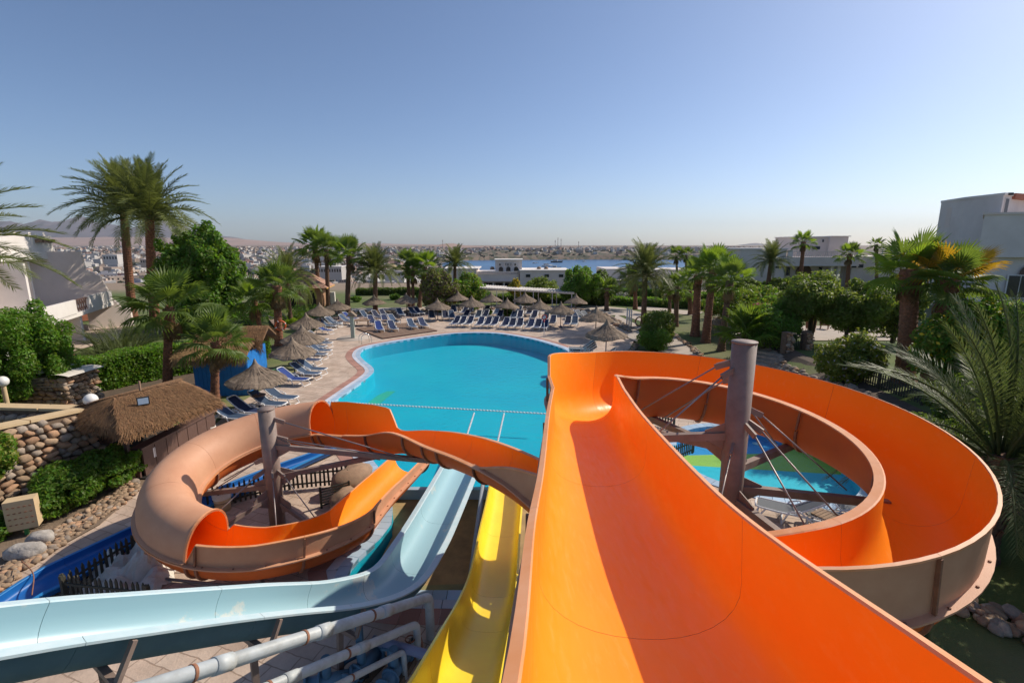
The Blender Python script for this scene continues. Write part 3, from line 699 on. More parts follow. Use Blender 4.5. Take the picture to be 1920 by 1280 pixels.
# --- third, hidden grey-orange edge is the outside of the orange slide; masts ---
def mast(name,x,y,h,label,arms,rods,r=.22):
    root=empty(name,(x,y,0),label=label,cat='steel mast')
    mb=MB(); mb.tube([(0,0,-.02),(0,0,h-.02)],r,24); mb.build('mast_tube',M['steel'],root)
    mb=MB(); mb.lathe([(0,h-.004),(r+.012,h-.004),(r+.012,h-.03),(r,h-.03)],24); mb.build('mast_cap',M['steel'],root)
    mb=MB(); mb.lathe([(r,.03),(r+.14,.03),(r+.14,0)],16); mb.build('base_plate',M['steel'],root)
    for (zz,tip,w_) in arms:
        t=Vector(tip)-Vector((x,y,0)); d=Vector((t.x,t.y,0)).normalized()
        mb=MB(); mb.bar(d*(r-.02)+Vector((0,0,zz)),t,w_,w_*1.15); mb.build('support_arm',M['steel'],root)
        mb=MB(); q=Vector((-d.y,d.x,0))
        mb.add([d*r+Vector((0,0,zz+.22)),d*(r+.34)+Vector((0,0,zz+.06)),d*(r+.34)+Vector((0,0,zz-.06)),d*r+Vector((0,0,zz-.28))],[(0,1,2,3)])
        vs=[p+q*.012 for p in [d*(r-.02)+Vector((0,0,zz+.26)),d*(r+.36)+Vector((0,0,zz+.09)),d*(r+.36)+Vector((0,0,zz-.09)),d*(r-.02)+Vector((0,0,zz-.3))]]
        mb=MB(); mb.add(vs+[v-q*.024 for v in vs],[(0,1,2,3),(7,6,5,4),(0,4,5,1),(1,5,6,2),(2,6,7,3)]); mb.build('gusset_plate',M['steel'],root)
    for (zz,tip,off) in rods:
        t=Vector(tip)-Vector((x,y,0)); d=Vector((t.x,t.y,0)).normalized(); q=Vector((-d.y,d.x,0))*off
        a=d*(r+.16)+q+Vector((0,0,zz)); mb=MB(); mb.tube([a,t+q],.016,6); mb.build('tension_rod',M['cable'],root)
        mb=MB(); mb.bar(d*(r-.02)+q+Vector((0,0,zz+.05)),a+(t-a).normalized()*.12,.05,.11); mb.build('rod_clevis',M['steel'],root)
    return root
def rp(A,r=None,dz=0):
    r=r or RR; return (RC.x-r*cos(A),RC.y+r*sin(A),4.50-.324*A-.66+dz)
arms=[(4.05,rp(.15,2.75),.13),(3.75,rp(.75,2.9),.13),(3.62,rp(1.25,2.9),.13),(3.3,rp(2.45,2.95),.13),(2.95,rp(3.25,2.95),.13),(2.75,rp(4.35,2.8),.13)]
rods=[(5.45,rp(.62,2.5,.1),.05),(5.45,rp(.7,2.5,.1),-.05),(5.35,rp(-.35,2.3,.1),0),(5.1,rp(1.3,2.5,.1),0),(4.6,rp(2.4,2.4,.1),0),(4.55,rp(3.15,2.3,.1),0),(4.35,rp(3.95,2.35,.1),0),(4.3,rp(4.4,2.35,.1),0),(3.9,rp(5.3,2.2,.1),0)]
mast('slide_mast',RC.x,RC.y,5.94,'tall brown steel mast in the centre of the right slide loop above the paddling pool',arms,rods)
def lp(A,r=LR,dz=0): return (LC.x-r*sin(A),LC.y+r*cos(A),2.0-.324*A-.62+dz)
mp=[Vector(s_[:3]) for s_ in slide.C[loopN+18:loopN+19]]
hump=slide.C[loopN+31]; hump2=slide.C[loopN+42]
arms=[(2.42,(hump.x,hump.y-.1,hump.z-.66),.11),(1.55,(hump2.x-.1,hump2.y-.1,hump2.z-.66),.11),(1.25,lp(1.45,2.2),.11),(1.0,lp(2.5,2.1),.09),(.8,lp(4.3,2.0,.15),.09),(1.9,lp(.6,2.2),.11)]
rods=[(3.15,(hump.x-.3,hump.y-.3,hump.z-.6),0),(2.62,(hump.x-.6,hump.y-.2,hump.z-.6),.05),(2.55,(hump2.x,hump2.y-.5,hump2.z-.6),0),(1.75,lp(2.4,2.0,.1),0),(1.75,lp(3.6,1.8,.3),0),(1.7,lp(4.3,1.8,.3),0),(2.0,lp(1.5,1.9,.1),0),(2.0,lp(1.2,1.9,.1),0)]
mast('slide_mast',LC.x,LC.y,3.5,'grey brown steel mast in the centre of the left slide loop',arms,rods,r=.205)
# short supports under the left loop
mb=MB();p=lp(3.4,LR,.02);mb.bar(p,(p[0]+.1,p[1],0),.12,.12);sf_=mb.build('slide_foot',M['steel'],slide.root);sf_.location=-slide.root.location
# --- pipes beside the blue slide ---
def pipe(name,pts,r,label,m=None,clamps=(),n=14):
    o=Vector((pts[0][0],pts[0][1],0)); root=empty(name,o,label=label,cat='pipe')
    P=[Vector(p)-o for p in pts]
    MB().tube(P,r,n).build('pipe_run',m or M['pipe'],root)
    for f in clamps:
        a=P[0].lerp(P[1],f) if f<=1 else P[1].lerp(P[2],f-1); d=(P[1]-P[0]).normalized() if f<=1 else (P[2]-P[1]).normalized()
        MB().tube([a-d*.02,a+d*.02],r*1.1,n).build('pipe_clamp',M['rib'],root)
        if r>.06: MB().tube([a+d*.25,a+d*.48],r*1.16,n).build('pipe_socket',m or M['pipe'],root)
    return root
def elbow(a,b,c_,r=.12,n=5):
    a,b,c_=map(Vector,(a,b,c_)); p=b+(a-b).normalized()*r;q=b+(c_-b).normalized()*r
    return [a,p]+[((1-t)**2)*p+2*t*(1-t)*b+t*t*q for t in [i/n for i in range(1,n)]]+[q,c_]
pipe('water_pipe',elbow((-4.9,1.9,4.52),(-1.62,8.32,.98),(-1.62,8.34,.05)),.088,'thick white pipe running beside the pale blue slide, uppermost of three',clamps=(.42,.62,.80))
pipe('water_pipe',elbow((-4.5,1.8,4.15),(-1.78,7.85,.78),(-1.78,7.87,.05)),.07,'white pipe below the uppermost one beside the pale blue slide, middle of three',clamps=(.55,.75))
pipe('water_pipe',elbow((-4.3,2.0,3.6),(-1.93,7.4,.62),(-1.93,7.42,.05)),.05,'thinnest and lowest of the three white pipes beside the pale blue slide',clamps=(.8,))
pipe('water_pipe',[(-.95,6.9,.32),(-.92,9,.4),(-.90,14.6,.42)],.07,'long grey pipe lying between the pale blue and the yellow slides',m=mat('grey_pipe',(.3,.32,.35),rough=.5),clamps=(.5,))
pipe('water_pipe',[(-2.55,7.68,.6),(-1.95,7.5,.6),(-1.3,7.28,.6)],.085,'bluish grey pipe crossing to the yellow slide',m=mat('violet_grey_pipe',(.22,.24,.36),rough=.5))
def pump(x,y,rz,label,s_=1):
    root=empty('pump',(x,y,0),rz,label=label,cat='pump',sc=s_)
    MB().tube([(0,0,.28),(.75,0,.28)],.12,16).build('pump_body',M['bluepipe'],root)
    MB().tube([(.75,0,.28),(1.05,0,.28)],.09,14).build('motor',M['black'],root)
    for x_ in(0,.22,.75): MB().tube([(x_-.02,0,.28),(x_+.02,0,.28)],.17,18).build('flange',M['bluepipe'],root)
    MB().tube([(.35,0,.3),(.35,0,.75)],.08,12).build('riser_pipe',M['bluepipe'],root)
    MB().box((.4,0,.08),(.9,.3,.14)).build('plinth',M['mortar'],root)
pump(-3.55,7.05,.25,'blue flanged pump on the ground at the bottom edge, leftmost')
pump(-2.85,7.1,1.1,'blue flanged pump under the white pipes, between two others')
pump(-2.2,7.0,1.25,'dark pump fitting nearest the yellow slide')
for k,(x_,y_,h_) in enumerate([(-2.75,7.55,1.15),(-2.2,7.55,.55)]):
    r_=empty('pipe_stand',(x_,y_,0),label=['tall blue grey steel stand under the white pipes','short blue steel stand beneath the crossing pipe'][k],cat='stand')
    MB().box((0,0,h_/2),(.11,.11,h_)).build('upright',M['bluepipe'],r_); MB().box((0,0,.015),(.25,.25,.03)).build('foot_plate',M['bluepipe'],r_); MB().box((0,0,h_+.02),(.3,.14,.04)).build('saddle_plate',M['bluepipe'],r_)
# --- blue painted run-out channel on the ground ---
o_px=[(-140,1215),(0,1113),(85,1060),(160,1025),(248,985),(330,950),(400,918),(470,888),(540,862),(592,843),(640,822)]
i_px=[(-60,1240),(62,1136),(140,1095),(205,1052),(290,1005),(350,975),(410,948),(475,918),(545,885),(605,858),(655,835)]
a=catmull([gp(*p,.35) for p in o_px],4);b=catmull([gp(*p,.12) for p in i_px],4)
st=[]
for p,q in zip(a,b):
    m_=(p+q)/2; st.append((m_.x,m_.y,.30,(Vector((p.x,p.y))-Vector((q.x,q.y))).length/2,.22,0,0))
BB=[M['blue'],mat('blue_painted_rim',(.02,.2,.5),rough=.5),M['blue'],M['blue']]
bc=Chute(st,'blue_runout_channel','deep blue painted water channel curving along the ground beneath the left loop','water channel',BB,lip=.10,ex=5)
bc.run([0,10,20,30,len(st)-1],ribs=False)

# valves and small fittings among the pumps, and stains: short cross pipes
for k,(x_,y_,l_) in enumerate([(-2.05,7.75,'short rusty fitting on the ground between the pumps and the yellow slide'),(-3.1,7.5,'small flanged elbow on the ground behind the pumps')]):
    r_=empty('pipe_fitting',(x_,y_,0),.4,l_,'pipe fitting')
    MB().tube(catmull([(0,0,.02),(0,0,.22),(.12,0,.32),(.36,.05,.32)],4),.06,10).build('elbow',M['pipe'] if k==0 else M['bluepipe'],r_)
    MB().tube([(0,0,.0),(0,0,.04)],.11,12).build('flange',M['rib'],r_);MB().tube([(.34,.05,.32),(.38,.055,.32)],.11,12).build('flange',M['rib'],r_)
    MB().tube([(.16,0,.32),(.16,0,.5)],.018,6).build('valve_stem',M['steel'],r_);MB().tube([(.16+.09*cos(a),.09*sin(a),.5) for a in [2*pi*q/10 for q in range(10)]],.014,5,closed=True).build('hand_wheel',M['rib'],r_)
# ------------------------------------------------------------ palms
def fan_mesh(name,mt,nseg=22,pet=.95,R_=.95,droop=.35,spread=125,seed=0,solid=.55):
    rd=random.Random(seed); mb=MB()
    # petiole, slightly arched
    P=[Vector((0,0,0)),Vector((pet*.5,0,.05)),Vector((pet,0,.0))]
    mb.tube(P,[.022,.016,.012],4,mi=0,cap=False)
    hub=P[-1]
    for k in range(nseg):
        a=R(-spread+2*spread*(k+.5)/nseg)+rd.uniform(-.02,.02); L=R_*(1-.22*abs(a/R(spread))**2)*rd.uniform(.9,1.06)
        d=Vector((cos(a),sin(a)*.92,0)); side=Vector((-d.y,d.x,0)); wd=L*.62*R(spread)/nseg*1.9
        lift=.10*abs(sin(a)); 
        def pt(r,s_,z): 
            dr=-droop*(r/R_)**2.4*(.5+.7*abs(sin(a))); return hub+d*(r*(1-.12*droop*(r/R_)**2))+side*s_+Vector((0,0,z+dr+lift*r))
        v=[hub,pt(L*solid,-wd*.5,-.012),pt(L*solid,0,.022),pt(L*solid,wd*.5,-.012),pt(L*.85,-wd*.17,-.01),pt(L*.85,wd*.17,-.01)]
        tip=pt(L,0,-rd.uniform(.02,.16)*R_*2*droop); v.append(tip)
        mb.add(v,[(0,1,2),(0,2,3),(1,4,2),(2,5,3),(4,6,2),(2,6,5)],0)
    return mb.mesh(name,mt)
def feather_mesh(name,mt,L=3.2,n=34,arch=1.0,seed=0,ll=.5,wide=.028,vee=.5,seg=2,splay=0):
    rd=random.Random(seed); mb=MB(); K=9; P=[]
    for i in range(K+1):
        t=i/K; P.append(Vector((L*(t-.10*arch*t**3),0,arch*L*(.12*sin(pi*t*.7)-.42*t**2.3)+.0)))
    mb.tube(P,[.035*(1-.85*i/K)+.003 for i in range(K+1)],4,mi=0,cap=False)
    def at(t):
        x=t*K;i=min(K-1,int(x));return P[i].lerp(P[i+1],x-i),(P[i+1]-P[i]).normalized()
    for s_ in(-1,1):
        for k in range(n):
            t=.16+.84*(k+.5)/n; p,d=at(t); up=Vector((0,1,0)).cross(d)*-1
            up=d.cross(Vector((0,1,0)))*-1
            if up.z<0: up=-up
            env=min(1,.45+2.2*(t-.16))*(1-.6*max(0,t-.6)/.4)
            l=ll*env*rd.uniform(.85,1.1); an=R(58+splay-32*t+rd.uniform(-7,7)); v=vee+rd.uniform(-.25,.25)
            side=Vector((0,s_,0))*cos(v)+up*sin(v)
            dr=d*cos(an)+side*sin(an); w_=d.cross(dr).cross(dr).normalized()*wide*.5
            w_=d*wide*.5
            m_=p+dr*l*.55+Vector((0,0,-.02*l)); e=p+dr*l+Vector((0,0,-.16*l))
            mb.add([p-w_*.6,p+w_*.6,m_+w_,m_-w_,e],[(0,1,2,3),(3,2,4)],0)
    return mb.mesh(name,mt)
FAN={}
for key,mt in (('fan','fan'),('lit','fanlit'),('yellow','fanyellow'),('dead','deadfan')):
    FAN[key]=[fan_mesh('fan_frond',M[mt],droop=d_,seed=i*7+3,nseg=22) for i,d_ in enumerate((.12,.3,.5))]
FAN['big']=[fan_mesh('fan_frond',M['fan'],nseg=30,droop=d_,seed=i+40,pet=.8,R_=1.15,solid=.64) for i,d_ in enumerate((.12,.3,.5))]
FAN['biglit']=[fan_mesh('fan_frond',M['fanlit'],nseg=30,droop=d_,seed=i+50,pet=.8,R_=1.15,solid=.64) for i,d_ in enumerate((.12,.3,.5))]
FAN['bigyellow']=[fan_mesh('fan_frond',M['fanyellow'],nseg=30,droop=d_,seed=i+60,pet=.8,R_=1.15,solid=.64) for i,d_ in enumerate((.12,.3,.5))]
FEA={'date':[feather_mesh('feather_frond',M['date'],arch=a,seed=i+1,n=40,wide=.034) for i,a in enumerate((.45,.85,1.2))],
     'tall':[feather_mesh('feather_frond',M['date'],arch=a,seed=i+71,n=44,wide=.06,ll=.60,vee=.25,splay=16) for i,a in enumerate((.5,.9,1.25))],
     'near':[feather_mesh('feather_frond',M['date'],arch=a,seed=i+11,n=80,wide=.04,ll=.66,vee=.3,splay=10) for i,a in enumerate((.45,.8,1.1))],
     'grey':[feather_mesh('feather_frond',M['dategrey'],arch=a,seed=i+21,n=80,wide=.022,ll=.52,vee=.35) for i,a in enumerate((.35,.7,1.0))],
     'bush':[feather_mesh('feather_frond',M['dategrey'],arch=a,seed=i+31,n=26,wide=.04,ll=.5) for i,a in enumerate((.5,.8,1.1))]}
def trunk_mesh(h,r0,r1,lean,rough,mt,seed=0,n=14,boots=False,flare=1.35):
    rd=random.Random(seed); mb=MB(); rings=int(max(10,h/.11)); rings=min(rings,90); b=len(mb.v)
    for i in range(rings+1):
        t=i/rings; rr=(r0+(r1-r0)*t)*(1+(flare-1)*math.exp(-t*h/.35)) 
        if boots: rr*=1+.35*smooth(.80,.93,t)*(1-smooth(.97,1.0,t)*.6)
        cx=lean[0]*t**1.3; cy=lean[1]*t**1.3
        for j in range(n):
            a=2*pi*j/n; k=1+rough*((1 if i%2 else -1)*.5+rd.uniform(-.6,.6)); mb.v.append((cx+rr*k*cos(a),cy+rr*k*sin(a),h*t-(.15 if i==0 else 0)))
    for i in range(rings):
        for j in range(n): mb.f.append((b+i*n+j,b+i*n+(j+1)%n,b+(i+1)*n+(j+1)%n,b+(i+1)*n+j)); mb.m.append(0); mb.sm.append(False)
    mb.f.append(tuple(b+rings*n+j for j in range(n))); mb.m.append(0); mb.sm.append(False)
    return mb.mesh('trunk',mt)
def boot_mesh():
    mb=MB(); mb.add([(0,-.07,0),(0,.07,0),(.05,.05,.22),(.05,-.05,.22),(-.03,0,.02),(.0,0,.25)],[(0,1,2,3),(1,4,5,2),(4,0,3,5)],0); return mb.mesh('leaf_base',M['barkred'])
BOOT=boot_mesh()
def palm(kind,base,top,cr,label,n=30,tr=(.17,.13),bark='bark',fr='date',el=(80,-42),group='palm trees round the pool',dead=5,seed=None,name=None,boots=0,mix=None,flare=1.35):
    if kind=='fan' and el[1]<0: n=int(n*.74); el=(80,-24); cr*=.80
    """base/top world points (top = foot of the crown); cr = crown radius in metres"""
    seed=seed if seed is not None else int(abs(base.x*31+base.y*17))%9999
    rd=random.Random(seed); h=top.z-base.z
    root=empty(name or ('fan_palm' if kind=='fan' else 'date_palm'),base,0,label,'palm tree',group)
    lean=(top.x-base.x,top.y-base.y)
    if h>.3: link('trunk',trunk_mesh(h,tr[0],tr[1],lean,.06,M[bark],seed,boots=(kind=='fan'),flare=flare),root)
    T=top-base
    nomR=1.85 if kind=='fan' else 3.0; s0=cr/nomR
    F=(FAN if kind=='fan' else FEA)[fr if not (kind=='fan' and fr=='date') else 'fan']
    for i in range(n):
        t=(i+.5)/n; az=i*2.39996+rd.uniform(-.2,.2); e=el[0]+(el[1]-el[0])*t**1.1+rd.uniform(-7,7)
        v=0 if t<.3 else (1 if t<.65 else 2); me=F[v]
        if mix and rd.random()<mix[1]: me=(FAN if kind=='fan' else FEA)[mix[0]][v]
        o=link('frond',me,root,(T.x+cos(az)*tr[1]*.5,T.y+sin(az)*tr[1]*.5,T.z-.28*t*s0),(rd.uniform(-.35,.35),-R(e),az),s0*rd.uniform(.85,1.08))
    if kind=='fan' and dead:
        for i in range(dead):
            az=rd.uniform(0,2*pi); link('dry_frond',FAN['dead'][2],root,(T.x,T.y,T.z-.35*s0),(0,R(rd.uniform(62,80)),az),s0*rd.uniform(.5,.75))
    for i in range(boots):
        zz=h-(boots-i)*.045; az=i*2.4; q=max(0,zz/h)**1.3
        link('leaf_base',BOOT,root,(lean[0]*q+cos(az)*tr[1]*1.05,lean[1]*q+sin(az)*tr[1]*1.05,zz-.1),(0,.25,az),rd.uniform(.8,1.3))
    return root
def PB(px,py,z=None):
    p=gp(px,py,0)
    for _ in range(6): p=gp(px,py,th(p.x,p.y) if z is None else z)
    return p
def ppalm(kind,bpx,tpx,rpx,label,**k):
    """base pixel, pixel of the crown's foot, crown radius in pixels"""
    z=k.pop('bz',None); b=PB(*bpx,z); y=b.y; t=Vector((xat(y,*tpx),y,zat(y,tpx[1])))
    return palm(kind,b,t,rpx*y/905,label,**k)
F_='fan'; D_='date'
ppalm(D_,(250,597),(232,396),90,'tall date palm left of its twin, above the white balcony house',n=66,fr='tall',tr=(.38,.33),bark='barkred',el=(88,4))
ppalm(D_,(292,612),(280,404),98,'tall date palm right of its twin, leafiest on the skyline at left',n=72,fr='tall',tr=(.40,.34),bark='barkred',el=(88,-14),boots=10)
palm(D_,Vector((-19.6,16.4,0)),Vector((-19.7,16.4,7.2)),4.1,'near date palm at the left edge with only its right-hand fronds showing',fr='near',n=42,tr=(.25,.22),el=(84,4))
ppalm(D_,(546,608),(537,520),62,'date palm with a dark crown behind the fan palm carrying the lifebuoy',n=50,fr='tall',tr=(.2,.17))
ppalm(D_,(704,588),(704,508),50,'date palm with a round crown standing alone between two palm groups',n=60,fr='tall',el=(85,-15),tr=(.28,.24),bark='bark')
ppalm(D_,(853,556),(853,496),38,'date palm by the left end of the white pergola',n=50,fr='tall',el=(85,-15),tr=(.28,.24))
ppalm(D_,(1206,612),(1210,512),62,'large date palm right of the bay with a brown trunk',n=64,fr='tall',el=(86,-25),tr=(.27,.22))
ppalm(D_,(1437,557),(1446,490),40,'date palm leaning right in front of the long white house',n=50,fr='tall',bz=2.0,el=(86,-25),tr=(.26,.2))
ppalm(F_,(316,742),(318,575),105,'large fan palm in front of the left hedge with a thick ringed trunk',n=34,tr=(.24,.17),bark='barkred',fr='fan',el=(75,-55),mix=('fan',.3),boots=24,group='palm trees round the pool')
ppalm(F_,(404,762),(405,640),88,'fan palm growing against the blue hut',n=32,tr=(.20,.16),bark='barkred',fr='fan',boots=20)
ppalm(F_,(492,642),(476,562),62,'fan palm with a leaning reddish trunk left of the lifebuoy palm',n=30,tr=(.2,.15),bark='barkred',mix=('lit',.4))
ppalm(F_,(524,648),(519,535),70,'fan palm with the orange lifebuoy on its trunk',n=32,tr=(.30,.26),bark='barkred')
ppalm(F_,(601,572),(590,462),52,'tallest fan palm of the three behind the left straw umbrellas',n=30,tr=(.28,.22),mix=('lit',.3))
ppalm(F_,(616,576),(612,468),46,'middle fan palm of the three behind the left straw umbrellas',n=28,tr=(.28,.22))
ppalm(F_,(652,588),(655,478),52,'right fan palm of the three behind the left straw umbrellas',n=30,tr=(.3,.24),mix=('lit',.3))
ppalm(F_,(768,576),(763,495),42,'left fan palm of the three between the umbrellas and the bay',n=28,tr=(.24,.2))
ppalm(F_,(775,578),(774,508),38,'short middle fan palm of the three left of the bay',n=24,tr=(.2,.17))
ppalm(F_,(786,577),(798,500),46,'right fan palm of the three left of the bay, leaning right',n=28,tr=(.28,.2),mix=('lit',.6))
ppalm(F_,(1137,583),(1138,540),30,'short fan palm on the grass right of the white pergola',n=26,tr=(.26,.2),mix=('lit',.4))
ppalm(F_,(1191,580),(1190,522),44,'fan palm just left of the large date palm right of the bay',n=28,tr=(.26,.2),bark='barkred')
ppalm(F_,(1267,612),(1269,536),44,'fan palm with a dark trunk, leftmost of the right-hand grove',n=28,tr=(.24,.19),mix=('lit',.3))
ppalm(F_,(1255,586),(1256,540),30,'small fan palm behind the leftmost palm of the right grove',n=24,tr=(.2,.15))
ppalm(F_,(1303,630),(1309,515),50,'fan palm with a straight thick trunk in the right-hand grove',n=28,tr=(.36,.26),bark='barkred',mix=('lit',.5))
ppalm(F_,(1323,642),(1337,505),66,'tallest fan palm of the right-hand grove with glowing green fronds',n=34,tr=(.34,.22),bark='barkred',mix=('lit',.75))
ppalm(F_,(1337,596),(1338,500),44,'fan palm with its trunk hidden close behind the tallest of the right grove',n=26,tr=(.26,.2),bark='barkred')
ppalm(F_,(1352,658),(1369,525),62,'fan palm at the right end of the grove with drooping fronds',n=32,tr=(.26,.19),mix=('lit',.45))
ppalm(F_,(1294,590),(1293,545),30,'small fan palm seen between two thick trunks of the right grove',n=24,tr=(.24,.2),bark='barkred')
ppalm(F_,(1270,560),(1268,478),26,'distant fan palm rising behind the right-hand grove, left one',n=22,tr=(.2,.15))
ppalm(F_,(1287,560),(1286,478),24,'distant fan palm rising behind the right-hand grove, right one',n=22,tr=(.2,.15))
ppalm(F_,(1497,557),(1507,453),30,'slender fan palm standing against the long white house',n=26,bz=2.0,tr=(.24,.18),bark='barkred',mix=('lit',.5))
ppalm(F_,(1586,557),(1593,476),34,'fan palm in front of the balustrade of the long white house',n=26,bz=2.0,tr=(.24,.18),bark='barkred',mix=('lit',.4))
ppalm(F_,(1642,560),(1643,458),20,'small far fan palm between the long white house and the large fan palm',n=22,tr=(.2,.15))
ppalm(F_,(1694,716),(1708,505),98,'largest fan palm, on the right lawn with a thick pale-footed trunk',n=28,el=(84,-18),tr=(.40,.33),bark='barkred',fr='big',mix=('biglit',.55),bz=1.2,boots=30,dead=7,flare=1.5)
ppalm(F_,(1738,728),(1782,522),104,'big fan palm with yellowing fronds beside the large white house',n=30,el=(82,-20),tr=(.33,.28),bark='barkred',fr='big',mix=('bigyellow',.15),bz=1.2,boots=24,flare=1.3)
palm(D_,Vector((11.75,11.0,0)),Vector((11.9,11.0,2.75)),3.9,'near grey-green date palm at the right edge arching over the slide',fr='grey',n=46,tr=(.34,.30),bark='bark',el=(84,-8),boots=46)
ppalm(F_,(1402,652),(1400,628),66,'low stemless fan palm among shrubs on the bank behind the slide mast',n=30,mix=('lit',.6),dead=0,tr=(.1,.1),bz=.9,el=(85,5))
def bush_palm(px,py,rpx,label,fr='bush',n=60,**k):
    b=PB(px,py); r=rpx*b.y/905; root=empty('palm_bush',b,0,label,'palm bush'); rd=random.Random(px)
    for i in range(n):
        az=rd.uniform(0,2*pi); e=rd.uniform(10,85); q=rd.random()**.5*r*.45
        link('frond',FEA[fr][rd.randrange(3)] if fr in FEA else FAN[fr][rd.randrange(3)],root,(cos(az)*q,sin(az)*q,.02),(rd.uniform(-.3,.3),-R(e),az),r/3.0*rd.uniform(.6,.9)*(1 if fr in FEA else 1.3))
    return root
bush_palm(228,668,88,'wide feathery palm bush behind the hedge and terracotta jar','bush',90)
bush_palm(432,592,40,'small fan-leaved palm bush left of the leaning red trunk palm','fan',26)
bush_palm(550,610,34,'bright fan palm bush on the lawn beside the lifebuoy palm','lit',34)
bush_palm(360,628,45,'palm bush in the shade behind the hedge and tree','fan',36)
bush_palm(1770,690,60,'palm seedling under the yellow-flowering bush','bush',30)
# ------------------------------------------------------------ broadleaf plants
def leaf_cloud(name,blobs,n,size,mats,up=.35,seed=0,shell=.55,mprob=None,asp=.55):
    g=np.random.default_rng(seed); B=np.array([(b[0],b[1],b[2],b[3],b[4],b[5]) for b in blobs],float)
    vol=(B[:,3]*B[:,4]+B[:,5]*B[:,3]+B[:,4]*B[:,5]); pick=g.choice(len(B),n,p=vol/vol.sum()); b=B[pick]
    d=g.normal(size=(n,3)); d/=np.linalg.norm(d,axis=1)[:,None]
    r=shell+(1-shell)*g.random(n)**.6; r*=1+.10*g.normal(size=n)
    P=b[:,:3]+d*b[:,3:6]*r[:,None]
    nrm=d+g.normal(size=(n,3))*.7; nrm[:,2]+=up; nrm/=np.linalg.norm(nrm,axis=1)[:,None]
    a=np.cross(nrm,g.normal(size=(n,3))); a/=np.linalg.norm(a,axis=1)[:,None]; c=np.cross(nrm,a)
    s=(size*(.6+.8*g.random(n)))[:,None]
    V=np.stack([P-a*s,P+c*s*asp+nrm*s*.12,P+a*s,P-c*s*asp+nrm*s*.12],1).reshape(-1,3); F=np.arange(4*n).reshape(n,4)
    mi=g.choice(len(mats),n,p=mprob) if len(mats)>1 else None
    return npmesh(name,V,F,mats,mi)
def clumps(rx,ry,rz,k,seed,cz=0,sub=.42,flat=1,out=.72):
    rd=random.Random(seed); B=[]
    for i in range(k):
        z=1-2*(i+.5)/k; q=math.sqrt(1-z*z); a=i*2.39996+rd.uniform(-.5,.5); s_=rd.uniform(.55,1.15)*sub; o_=out*rd.uniform(.72,1.12)
        B.append((cos(a)*q*rx*o_,sin(a)*q*ry*o_,cz+z*rz*o_,rx*s_,ry*s_,rz*s_*flat*rd.uniform(.8,1.3)))
    for i in range(k):   # small outlying sprays break the outline
        z=rd.uniform(-.5,1);q=math.sqrt(1-z*z);a=rd.uniform(0,6.28);s_=sub*rd.uniform(.35,.6);o_=rd.uniform(.78,.98)
        B.append((cos(a)*q*rx*o_,sin(a)*q*ry*o_,cz+z*rz*o_,rx*s_,ry*s_,rz*s_*1.2))
    B.append((0,0,cz,rx*.5,ry*.5,rz*.5)); return B
def tree(px,py,top,rpx,label,mats,n=9000,size=.09,trunk=.12,name='tree',cat='tree',bz=None,k=16,group=None,base=None,rx=None,rz=None,stems=1,mprob=None,sub=.42,seed=None,hang=.0):
    b=base if base is not None else PB(px,py,bz); seed=seed or int(px+py)
    zt=zat(b.y,top) if base is None or top>20 else b.z+top
    rx=rx or rpx*b.y/905; H=zt-b.z; rz=rz or min(H*.5,rx*1.1); cz=H-rz
    root=empty(name,b,0,label,cat,group)
    link('crown',leaf_cloud('crown',clumps(rx,rx,rz,k,seed,cz,sub),n,size,mats,seed=seed,mprob=mprob),root)
    mb=MB(); rd=random.Random(seed)
    for s_ in range(stems):
        a=rd.uniform(0,6.28); q=.0 if stems==1 else .25
        p0=Vector((cos(a)*q*.3,sin(a)*q*.3,-.1)); p1=Vector((cos(a)*q,sin(a)*q,cz*.6)); top_=Vector((cos(a)*rx*.2,sin(a)*rx*.2,cz+rz*.2))
        mb.tube([p0,p1,top_],[trunk,trunk*.75,trunk*.4],8)
        for i in range(5 if stems<3 else 2):
            aa=rd.uniform(0,6.28); mb.tube([p1.lerp(top_,rd.uniform(0,.7)),Vector((cos(aa)*rx*.55,sin(aa)*rx*.55,cz+rz*rd.uniform(-.3,.5)))],[trunk*.45,trunk*.12],5)
    mb.build('trunk',M['treebark'],root); return root
def LM(*k): return [M[q] for q in k]
tree(0,0,5.3,0,'leafy bright green tree in front of the white balcony house at left edge',LM('leaf','leafbright'),n=42000,size=.068,base=Vector((-21.6,20.6,0)),rx=2.0,rz=2.3,name='leafy_tree',k=30,sub=.30)
t=tree(388,620,416,80,'dense bright green tree with upright plumes left of centre',LM('leafbright','leaf'),n=34000,size=.16,k=34,sub=.26,trunk=.2,rz=4.6)
tree(1088,575,498,36,'round bright green tree in front of the white house by the bay',LM('leafbright','leaf'),n=12000,size=.15,k=14)
tree(1122,572,505,30,'darker green tree touching the round one by the bay',LM('leafdark','leaf'),n=8000,size=.16)
tree(1518,640,515,62,'umbrella-shaped olive tree on the terrace, left of two',LM('leafolive','leaf'),n=20000,size=.10,stems=4,trunk=.09,bz=1.2,rz=1.7,k=20)
tree(1588,648,530,58,'umbrella-shaped olive tree on the terrace, right of two',LM('leafolive','leaf'),n=20000,size=.10,stems=4,trunk=.09,bz=1.2,rz=1.6,k=20)
tree(1672,640,520,48,'dark olive tree behind the largest fan palm',LM('leafdark','leafolive'),n=12000,size=.10,stems=3,trunk=.12,bz=1.4,rz=1.9)
tree(1232,650,582,36,'small spreading tree above the clipped round shrub',LM('leafolive','leaf'),n=7000,size=.09,stems=3,trunk=.05,bz=0)
tree(824,585,508,36,'dry reddish-brown leaved tree left of the pergola',[M['leafolive'],mat('russet_leaf',(.16,.11,.06),rough=.8)],n=9000,size=.14,k=14)
